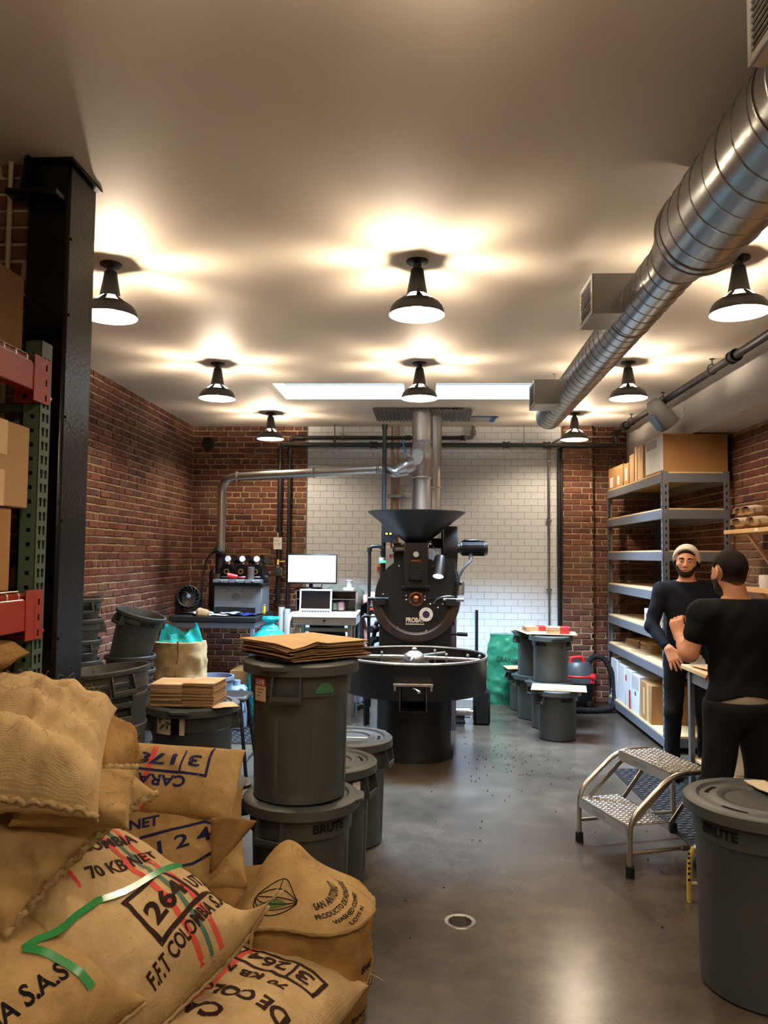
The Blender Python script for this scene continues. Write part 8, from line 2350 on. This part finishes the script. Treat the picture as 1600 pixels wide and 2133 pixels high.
def eyes(parent, T, s=1.0, look=0.0):
    for x in (-1, 1):
        mb = MB(); mb.ball(T(x * 0.031, -0.0765, 0.006), 0.0125 * s, 12); e = mb.build('eye', m_eye, parent)
        mb = MB(); mb.ball(T(x * 0.031 + look, -0.0855, 0.005), 0.0058 * s, 10); mb.build('iris', m_iris, e)
        mb = MB(); mb.tube([T(x * 0.012, -0.0905, 0.027), T(x * 0.030, -0.0900, 0.032), T(x * 0.050, -0.076, 0.028)], [0.0042 * s, 0.005 * s, 0.003 * s], 6); mb.build('eyebrow', m_hair, parent)
        mb = MB(); mb.tube([T(x * 0.014, -0.0885, 0.008), T(x * 0.030, -0.0905, 0.0155), T(x * 0.047, -0.082, 0.009)], [0.003 * s, 0.0045 * s, 0.003 * s], 6); mb.build('eyelid', m_skin, e)
    mb = MB(); mb.tube([T(-0.022, -0.094, -0.0565), T(0, -0.1005, -0.0550), T(0.022, -0.094, -0.0565)], 0.0042 * s, 6); mb.build('mouth', m_lip, parent)

# ---- man in the beanie
P1 = thing('person', 'man in a cream beanie and dark navy sweater facing the camera, hand on the bench', 'person', (2.03, 6.14, 0), (0, 0, -0.16), 'people')
f = Field((-0.36, -0.48, -0.02), (0.36, 0.22, 1.80), 0.0055)
HC = (-0.005, -0.02, 1.650); RH = rotz(-0.20) @ rot3('Y', 0.05) @ rot3('X', 0.04)
SHL, SHR = (-0.185, 0.01, 1.425), (0.185, 0.02, 1.425)
EL, WR = (-0.265, -0.03, 1.155), (-0.165, -0.225, 1.000)
EL2, WR2 = (0.262, 0.05, 1.155), (0.235, -0.10, 0.93)
def torso(f, g=0.0, k=0.05):
    f.ell((0, 0.0, 1.30), (0.165 + g, 0.108 + g, 0.20), k); f.ell((0, 0.01, 1.10), (0.148 + g, 0.102 + g, 0.17), k); f.ell((0, 0.015, 0.97), (0.158 + g, 0.108 + g, 0.12), k)
    f.cone(SHL, SHR, 0.062 + g, 0.062 + g, 0.06); f.cone((-0.10, 0.015, 1.46), (0.10, 0.015, 1.46), 0.045 + g, 0.045 + g, 0.05)
def legs(f, g=0.0):
    for s_, kx in ((-1, -0.108), (1, 0.118)):
        f.chain([(s_ * 0.085, 0.01, 0.93), (kx, -0.005, 0.50), (kx * 1.02, 0.03, 0.085)], [0.088 + g, 0.058 + g, 0.042 + g], 0.03)
torso(f, -0.012); legs(f, -0.012)
f.cone((0, 0.012, 1.44), (0, -0.012, 1.575), 0.064, 0.056, 0.03)
T1 = head_prims(f, HC, RH)
f.chain([SHL, EL, WR], [0.050, 0.040, 0.028], 0.02); f.chain([SHR, EL2, WR2], [0.050, 0.040, 0.028], 0.02)
hand_prims(f, WR, (0.32, -0.50, -0.80), (-0.25, -0.75, 0.5), (0.85, 0.35, 0.1), 1.04, (0.45, 0.4, 0.30, 0.10), 0.6, 0.24)
hand_prims(f, WR2, (0.0, -0.3, -1), (0.6, -0.6, 0.1), (-0.3, -1, 0.2), 1.0)
for s_, kx in ((-1, -0.108), (1, 0.118)): f.cone((kx, 0.03, 0.07), (kx * 1.15, -0.12, 0.03), 0.035, 0.028, 0.02)
body1 = field_obj(f, 'body', m_skin, P1)
hd = Field((-0.13, -0.17, 1.50), (0.13, 0.16, 1.80), 0.004); head_prims(hd, HC, RH)
gx, gy, gz = hd.grid(); Ri = RH.T
lx = Ri[0][0] * (gx - HC[0]) + Ri[0][1] * (gy - HC[1]) + Ri[0][2] * (gz - HC[2]); ly = Ri[1][0] * (gx - HC[0]) + Ri[1][1] * (gy - HC[1]) + Ri[1][2] * (gz - HC[2]); lz = Ri[2][0] * (gx - HC[0]) + Ri[2][1] * (gy - HC[1]) + Ri[2][2] * (gz - HC[2])
hr = hd.copy(); hr.D = hr.D - 0.0050
hairline = np.maximum(-(lz - 0.052 - 0.9 * np.maximum(0, -ly - 0.045)), -1.0)
side_h = np.maximum(-(ly - 0.004), np.abs(lz) - 0.07)
keep_where(hr, np.minimum(hairline, np.maximum(-(ly + 0.01), -(lz + 0.075))))
field_obj(hr, 'hair', m_hair, P1)
bd = hd.copy(); bd.D = bd.D - 0.0028
mouth_cut = 0.0 * lx + 0.001 - (np.sqrt((lx / 0.028) ** 2 + ((lz + 0.058) / 0.0135) ** 2) - 1) * 0.012
line = lz + 0.040 + 0.55 * np.maximum(0, 0.045 - np.abs(lx)) * (lz < -0.03) * 0
beard_keep = np.maximum(np.maximum(lz + 0.042 + 0.018 * np.exp(-((np.abs(lx) - 0.036) / 0.010) ** 2) - 0.9 * np.maximum(0, np.abs(lx) - 0.048), ly - 0.02), mouth_cut)
keep_where(bd, beard_keep); keep_where(bd, -(lz + 0.125))
field_obj(bd, 'beard', m_stubble, P1)
sb_ = [field_obj]
sd = Field((-0.12, -0.16, 1.62), (0.16, 0.18, 1.82), 0.005)
# beanie: slouched back, open in front
Tb = lambda x, y, z: np.array(HC) + RH @ np.array((x, y, z))
bn = Field((-0.17, -0.18, 1.50), (0.17, 0.22, 1.86), 0.005)
bn.ell(Tb(0.0, 0.030, 0.035), (0.098, 0.112, 0.104), 0.02, RH); bn.ell(Tb(0.012, 0.085, 0.005), (0.088, 0.075, 0.085), 0.04, RH)
gx, gy, gz = bn.grid(); qy = Ri[1][0] * (gx - HC[0]) + Ri[1][1] * (gy - HC[1]) + Ri[1][2] * (gz - HC[2]); qz = Ri[2][0] * (gx - HC[0]) + Ri[2][1] * (gy - HC[1]) + Ri[2][2] * (gz - HC[2])
keep_where(bn, -((qz - 0.082) * 0.50 + (qy + 0.045) * 0.87))
field_obj(bn, 'beanie', m_beanie, P1)
bn2 = Field((-0.17, -0.18, 1.50), (0.17, 0.22, 1.86), 0.005)
bn2.ell(Tb(0.0, 0.030, 0.035), (0.103, 0.117, 0.109), 0.02, RH)
keep_where(bn2, np.abs((qz - 0.082) * 0.50 + (qy + 0.045) * 0.87 - 0.012) - 0.016)
field_obj(bn2, 'beanie_cuff', m_beanie, P1)
eyes(P1, lambda x, y, z: Vector(T1(x, y, z)), 1.0, -0.001)
cl1 = Field((-0.36, -0.36, 0.84), (0.36, 0.22, 1.56), 0.0055)
torso(cl1, 0.006); cl1.chain([SHL, EL, (WR[0] - 0.02, WR[1] + 0.035, WR[2] + 0.025)], [0.062, 0.052, 0.040], 0.03); cl1.chain([SHR, EL2, WR2], [0.062, 0.052, 0.040], 0.03)
cl1.cone((0, 0.012, 1.44), (0, -0.003, 1.525), 0.076, 0.066, 0.035)
cl1.D = cl1.D + folds(cl1.grid(), 0.0045, 44, 1.0)
g = cl1.grid()
keep_where(cl1, np.maximum(-(g[2] - 0.915 - 0.015 * np.sin(6 * g[0])), g[2] - 1.505 - 0.15 * g[1] * (np.abs(g[0]) < 0.10)) * ((np.abs(g[0]) < 0.22) | (g[2] > 1.2)) + -1.0 * ~((np.abs(g[0]) < 0.22) | (g[2] > 1.2)))
field_obj(cl1, 'sweater', m_navy, P1)
tr1 = Field((-0.24, -0.18, 0.05), (0.26, 0.18, 1.02), 0.006)
tr1.ell((0, 0.015, 0.97), (0.160, 0.110, 0.12), 0.04); legs(tr1, 0.004)
tr1.D = tr1.D + folds(tr1.grid(), 0.004, 30, 2.0); g = tr1.grid(); keep_where(tr1, np.maximum(g[2] - 0.985, -(g[2] - 0.075)))
field_obj(tr1, 'trousers', m_jeans, P1)
for s_, kx in ((-1, -0.108), (1, 0.118)):
    sf = Field((kx - 0.09, -0.22, -0.01), (kx + 0.10, 0.12, 0.14), 0.005)
    sf.cone((kx, 0.035, 0.055), (kx * 1.15, -0.13, 0.040), 0.050, 0.042, 0.03); sf.cone((kx, 0.03, 0.08), (kx, 0.03, 0.11), 0.052, 0.050, 0.02); g = sf.grid(); keep_where(sf, -(g[2] - 0.002))
    field_obj(sf, 'shoe', m_shoe, P1)

# ---- man seen from behind
P2 = thing('person', 'man with short dark hair in a black T-shirt seen from behind, one fist raised', 'person', (1.665, 4.22, 0), (0, 0, 0.10), 'people')
f = Field((-0.40, -0.26, -0.02), (0.40, 0.46, 1.74), 0.0055)
HC2 = (-0.035, 0.035, 1.608); RH2 = rotz(PI + 0.16) @ rot3('X', 0.10)
SL, SR = (-0.192, 0.01, 1.385), (0.192, 0.01, 1.385)
E1, W1 = (-0.258, 0.035, 1.180), (-0.208, 0.255, 1.240)
E2, W2 = (0.275, 0.06, 1.13), (0.10, 0.26, 1.05)
def torso2(f, g=0.0, k=0.05):
    f.ell((0, 0.02, 1.27), (0.172 + g, 0.110 + g, 0.19), k); f.ell((0, 0.02, 1.08), (0.150 + g, 0.102 + g, 0.17), k); f.ell((0, 0.01, 0.94), (0.168 + g, 0.118 + g, 0.12), k)
    f.cone(SL, SR, 0.066 + g, 0.066 + g, 0.06); f.cone((-0.10, 0.015, 1.415), (0.10, 0.015, 1.415), 0.050 + g, 0.050 + g, 0.05)
def legs2(f, g=0.0):
    for s_ in (-1, 1):
        f.chain([(s_ * 0.088, 0.01, 0.90), (s_ * 0.118, 0.03, 0.48), (s_ * 0.135, -0.01, 0.085)], [0.094 + g, 0.066 + g, 0.048 + g], 0.03)
torso2(f, -0.012); legs2(f, -0.012)
f.cone((0, 0.005, 1.40), (-0.025, 0.02, 1.545), 0.068, 0.060, 0.03)
T2 = head_prims(f, HC2, RH2)
f.chain([SL, E1, W1], [0.056, 0.044, 0.030], 0.02); f.cone(E1, (np.array(E1) * 0.55 + np.array(W1) * 0.45), 0.047, 0.043, 0.02); f.chain([SR, E2, W2], [0.056, 0.044, 0.030], 0.02)
hand_prims(f, W1, (-0.10, 0.35, 0.93), (-0.75, -0.62, 0.2), (0.6, -0.7, 0.3), 1.0, (1.35, 1.4, 1.4, 1.4), 1.0, 0.03)
hand_prims(f, W2, (-0.7, 0.5, -0.2), (0.2, 0.4, 0.9), (0, 1, 0), 1.0)
for s_ in (-1, 1): f.cone((s_ * 0.135, 0.0, 0.07), (s_ * 0.15, 0.15, 0.03), 0.035, 0.028, 0.02)
field_obj(f, 'body', m_skin, P2)
hd = Field((-0.18, -0.12, 1.44), (0.12, 0.20, 1.76), 0.004); head_prims(hd, HC2, RH2)
hd.cone((0, 0.005, 1.40), (-0.025, 0.02, 1.545), 0.068, 0.060, 0.03)
gx, gy, gz = hd.grid(); Ri = RH2.T
lx = Ri[0][0] * (gx - HC2[0]) + Ri[0][1] * (gy - HC2[1]) + Ri[0][2] * (gz - HC2[2]); ly = Ri[1][0] * (gx - HC2[0]) + Ri[1][1] * (gy - HC2[1]) + Ri[1][2] * (gz - HC2[2]); lz = Ri[2][0] * (gx - HC2[0]) + Ri[2][1] * (gy - HC2[1]) + Ri[2][2] * (gz - HC2[2])
ear_gap = np.sqrt(((np.abs(lx) - 0.086) / 0.030) ** 2 + ((ly - 0.010) / 0.040) ** 2 + ((lz + 0.006) / 0.050) ** 2) - 1
hr = hd.copy(); hr.D = hr.D - (0.0015 + 0.0075 * np.clip((lz + 0.055) / 0.085, 0, 1) + 0.0008 * np.sin(90 * lx + 40 * lz) * np.sin(80 * ly))
keep_where(hr, np.maximum(-(lz + 0.062 + 0.016 * np.cos(lx * 40)), -(ly + 0.022) - 0.9 * np.maximum(0, lz - 0.035)))
keep_where(hr, -ear_gap * 0.03)
field_obj(hr, 'hair', m_fade, P2)
bd = hd.copy(); bd.D = bd.D - 0.006; keep_where(bd, np.maximum(np.maximum(lz + 0.036, ly - 0.005), -(lz + 0.125))); field_obj(bd, 'beard', m_stubble, P2)
eyes(P2, lambda x, y, z: Vector(T2(x, y, z)))
cl2 = Field((-0.40, -0.24, 0.86), (0.40, 0.26, 1.50), 0.0055)
torso2(cl2, 0.008)
for S_, E_ in ((SL, E1), (SR, E2)):
    m_ = np.array(S_) * 0.52 + np.array(E_) * 0.48; cl2.cone(S_, m_, 0.072, 0.068, 0.03)
cl2.cone((0, 0.005, 1.40), (-0.008, 0.01, 1.455), 0.078, 0.070, 0.03)
cl2.D = cl2.D + folds(cl2.grid(), 0.0045, 34, 4.0); g = cl2.grid()
keep_where(cl2, np.maximum(-(g[2] - 0.972 + 0.045 * (1 - np.cos(9 * np.clip(g[0], -0.3, 0.3)))), g[2] - 1.468 - 0.12 * (g[1]) * 0.0))
field_obj(cl2, 't_shirt', m_tee, P2)
us = Field((-0.22, -0.16, 0.88), (0.22, 0.2, 1.0), 0.0055); torso2(us, 0.002); g = us.grid(); keep_where(us, np.maximum(g[2] - 0.985, -(g[2] - 0.92)))
field_obj(us, 'undershirt', m_under, P2)
tr2 = Field((-0.30, -0.20, 0.05), (0.30, 0.20, 0.99), 0.006)
tr2.ell((0, 0.01, 0.90), (0.182, 0.130, 0.13), 0.04); legs2(tr2, 0.008)
tr2.D = tr2.D + folds(tr2.grid(), 0.004, 28, 5.0); g = tr2.grid(); keep_where(tr2, np.maximum(g[2] - 0.945 + 0.010 * np.cos(6 * g[0]) * (g[1] < 0), -(g[2] - 0.07)))
field_obj(tr2, 'trousers', m_jeans, P2)
for s_ in (-1, 1):
    kx = s_ * 0.135
    sf = Field((kx - 0.09, -0.12, -0.01), (kx + 0.09, 0.24, 0.14), 0.005)
    sf.cone((kx, -0.01, 0.055), (kx * 1.1, 0.16, 0.040), 0.050, 0.042, 0.03); sf.cone((kx, -0.01, 0.08), (kx, -0.01, 0.11), 0.054, 0.054, 0.02); g = sf.grid(); keep_where(sf, -(g[2] - 0.002))
    field_obj(sf, 'shoe', m_shoe, P2)

# ---- person bending down behind the steel desk
P3 = thing('person', 'bearded person in an olive jacket bending down behind the steel desk', 'person', (-1.04, 8.52, 0), (0, 0, 0), 'people')
f = Field((-0.36, -0.26, -0.02), (0.64, 0.26, 1.46), 0.008)
HC3 = (0.475, -0.02, 1.165); RH3 = rotz(PI / 2 - 0.2) @ rot3('X', 1.15)
def torso3(f, g=0.0):
    f.cone((-0.04, 0, 1.04), (0.10, 0, 1.20), 0.135 + g, 0.125 + g, 0.06); f.cone((0.08, -0.03, 1.20), (0.30, -0.02, 1.20), 0.125 + g, 0.11 + g, 0.06); f.cone((0.28, -0.13, 1.19), (0.28, 0.13, 1.19), 0.08 + g, 0.08 + g, 0.06)
def legs3(f, g=0.0):
    f.chain([(-0.09, -0.02, 0.97), (-0.15, -0.05, 0.52), (-0.19, 0.0, 0.08)], [0.10 + g, 0.068 + g, 0.048 + g], 0.03); f.chain([(0.06, 0.02, 0.97), (0.16, -0.02, 0.52), (0.20, 0.0, 0.08)], [0.10 + g, 0.068 + g, 0.048 + g], 0.03)
torso3(f, -0.012); legs3(f, -0.012); f.cone((0.30, -0.02, 1.19), (0.43, -0.02, 1.175), 0.06, 0.056, 0.03)
T3 = head_prims(f, HC3, RH3)
A1_, A2_, A3_ = (0.29, -0.15, 1.15), (0.30, -0.16, 0.90), (0.38, -0.10, 0.70)
f.chain([A1_, A2_, A3_], [0.052, 0.042, 0.03], 0.02); hand_prims(f, A3_, (0.3, 0.2, -0.9), (1, -0.3, 0.2), (0, -1, 0), 1.0)
B1_, B2_, B3_ = (0.29, 0.14, 1.15), (0.36, 0.14, 0.92), (0.44, 0.05, 0.72)
f.chain([B1_, B2_, B3_], [0.052, 0.042, 0.03], 0.02); hand_prims(f, B3_, (0.3, -0.2, -0.9), (1, 0.3, 0.2), (0, 1, 0), 1.0)
for x in (-0.19, 0.20): f.cone((x, 0, 0.06), (x + 0.12, -0.02, 0.03), 0.04, 0.03, 0.02)
field_obj(f, 'body', m_skin_pink, P3)
hd = Field((0.30, -0.18, 1.0), (0.66, 0.16, 1.34), 0.005); head_prims(hd, HC3, RH3)
gx, gy, gz = hd.grid(); Ri = RH3.T
ly = Ri[1][0] * (gx - HC3[0]) + Ri[1][1] * (gy - HC3[1]) + Ri[1][2] * (gz - HC3[2]); lz = Ri[2][0] * (gx - HC3[0]) + Ri[2][1] * (gy - HC3[1]) + Ri[2][2] * (gz - HC3[2])
bd = hd.copy(); bd.D = bd.D - 0.010; keep_where(bd, np.maximum(np.maximum(lz + 0.034, ly - 0.02), -(lz + 0.14))); field_obj(bd, 'beard', m_hair, P3)
eyes(P3, lambda x, y, z: Vector(T3(x, y, z)))
jk = Field((-0.30, -0.28, 0.66), (0.50, 0.28, 1.40), 0.007); torso3(jk, 0.012); jk.chain([A1_, A2_, tuple(np.array(A2_) * 0.2 + np.array(A3_) * 0.8)], [0.072, 0.060, 0.050], 0.03); jk.chain([B1_, B2_, tuple(np.array(B2_) * 0.2 + np.array(B3_) * 0.8)], [0.072, 0.060, 0.050], 0.03)
jk.D = jk.D + folds(jk.grid(), 0.006, 26, 3.0); g = jk.grid(); keep_where(jk, np.maximum(g[0] - 0.385, -(g[2] - 0.96 + 0.8 * g[0] * 0 - 0.0) * (g[0] < 0.2) - 1.0 * (g[0] >= 0.2)))
field_obj(jk, 'jacket', m_olive, P3)
tj = Field((-0.34, -0.22, 0.05), (0.36, 0.22, 1.12), 0.007); legs3(tj, 0.006); tj.cone((-0.06, 0, 1.0), (0.02, 0, 1.06), 0.135, 0.13, 0.05); g = tj.grid(); keep_where(tj, np.maximum(g[2] - 1.04, -(g[2] - 0.07)))
field_obj(tj, 'trousers', m_jeans, P3)
for x in (-0.19, 0.20):
    sf = Field((x - 0.10, -0.10, -0.01), (x + 0.24, 0.10, 0.14), 0.006); sf.cone((x, 0, 0.055), (x + 0.14, -0.02, 0.04), 0.05, 0.042, 0.03); sf.cone((x, 0, 0.08), (x, 0, 0.11), 0.052, 0.052, 0.02); g = sf.grid(); keep_where(sf, -(g[2] - 0.002)); field_obj(sf, 'shoe', m_shoe, P3)
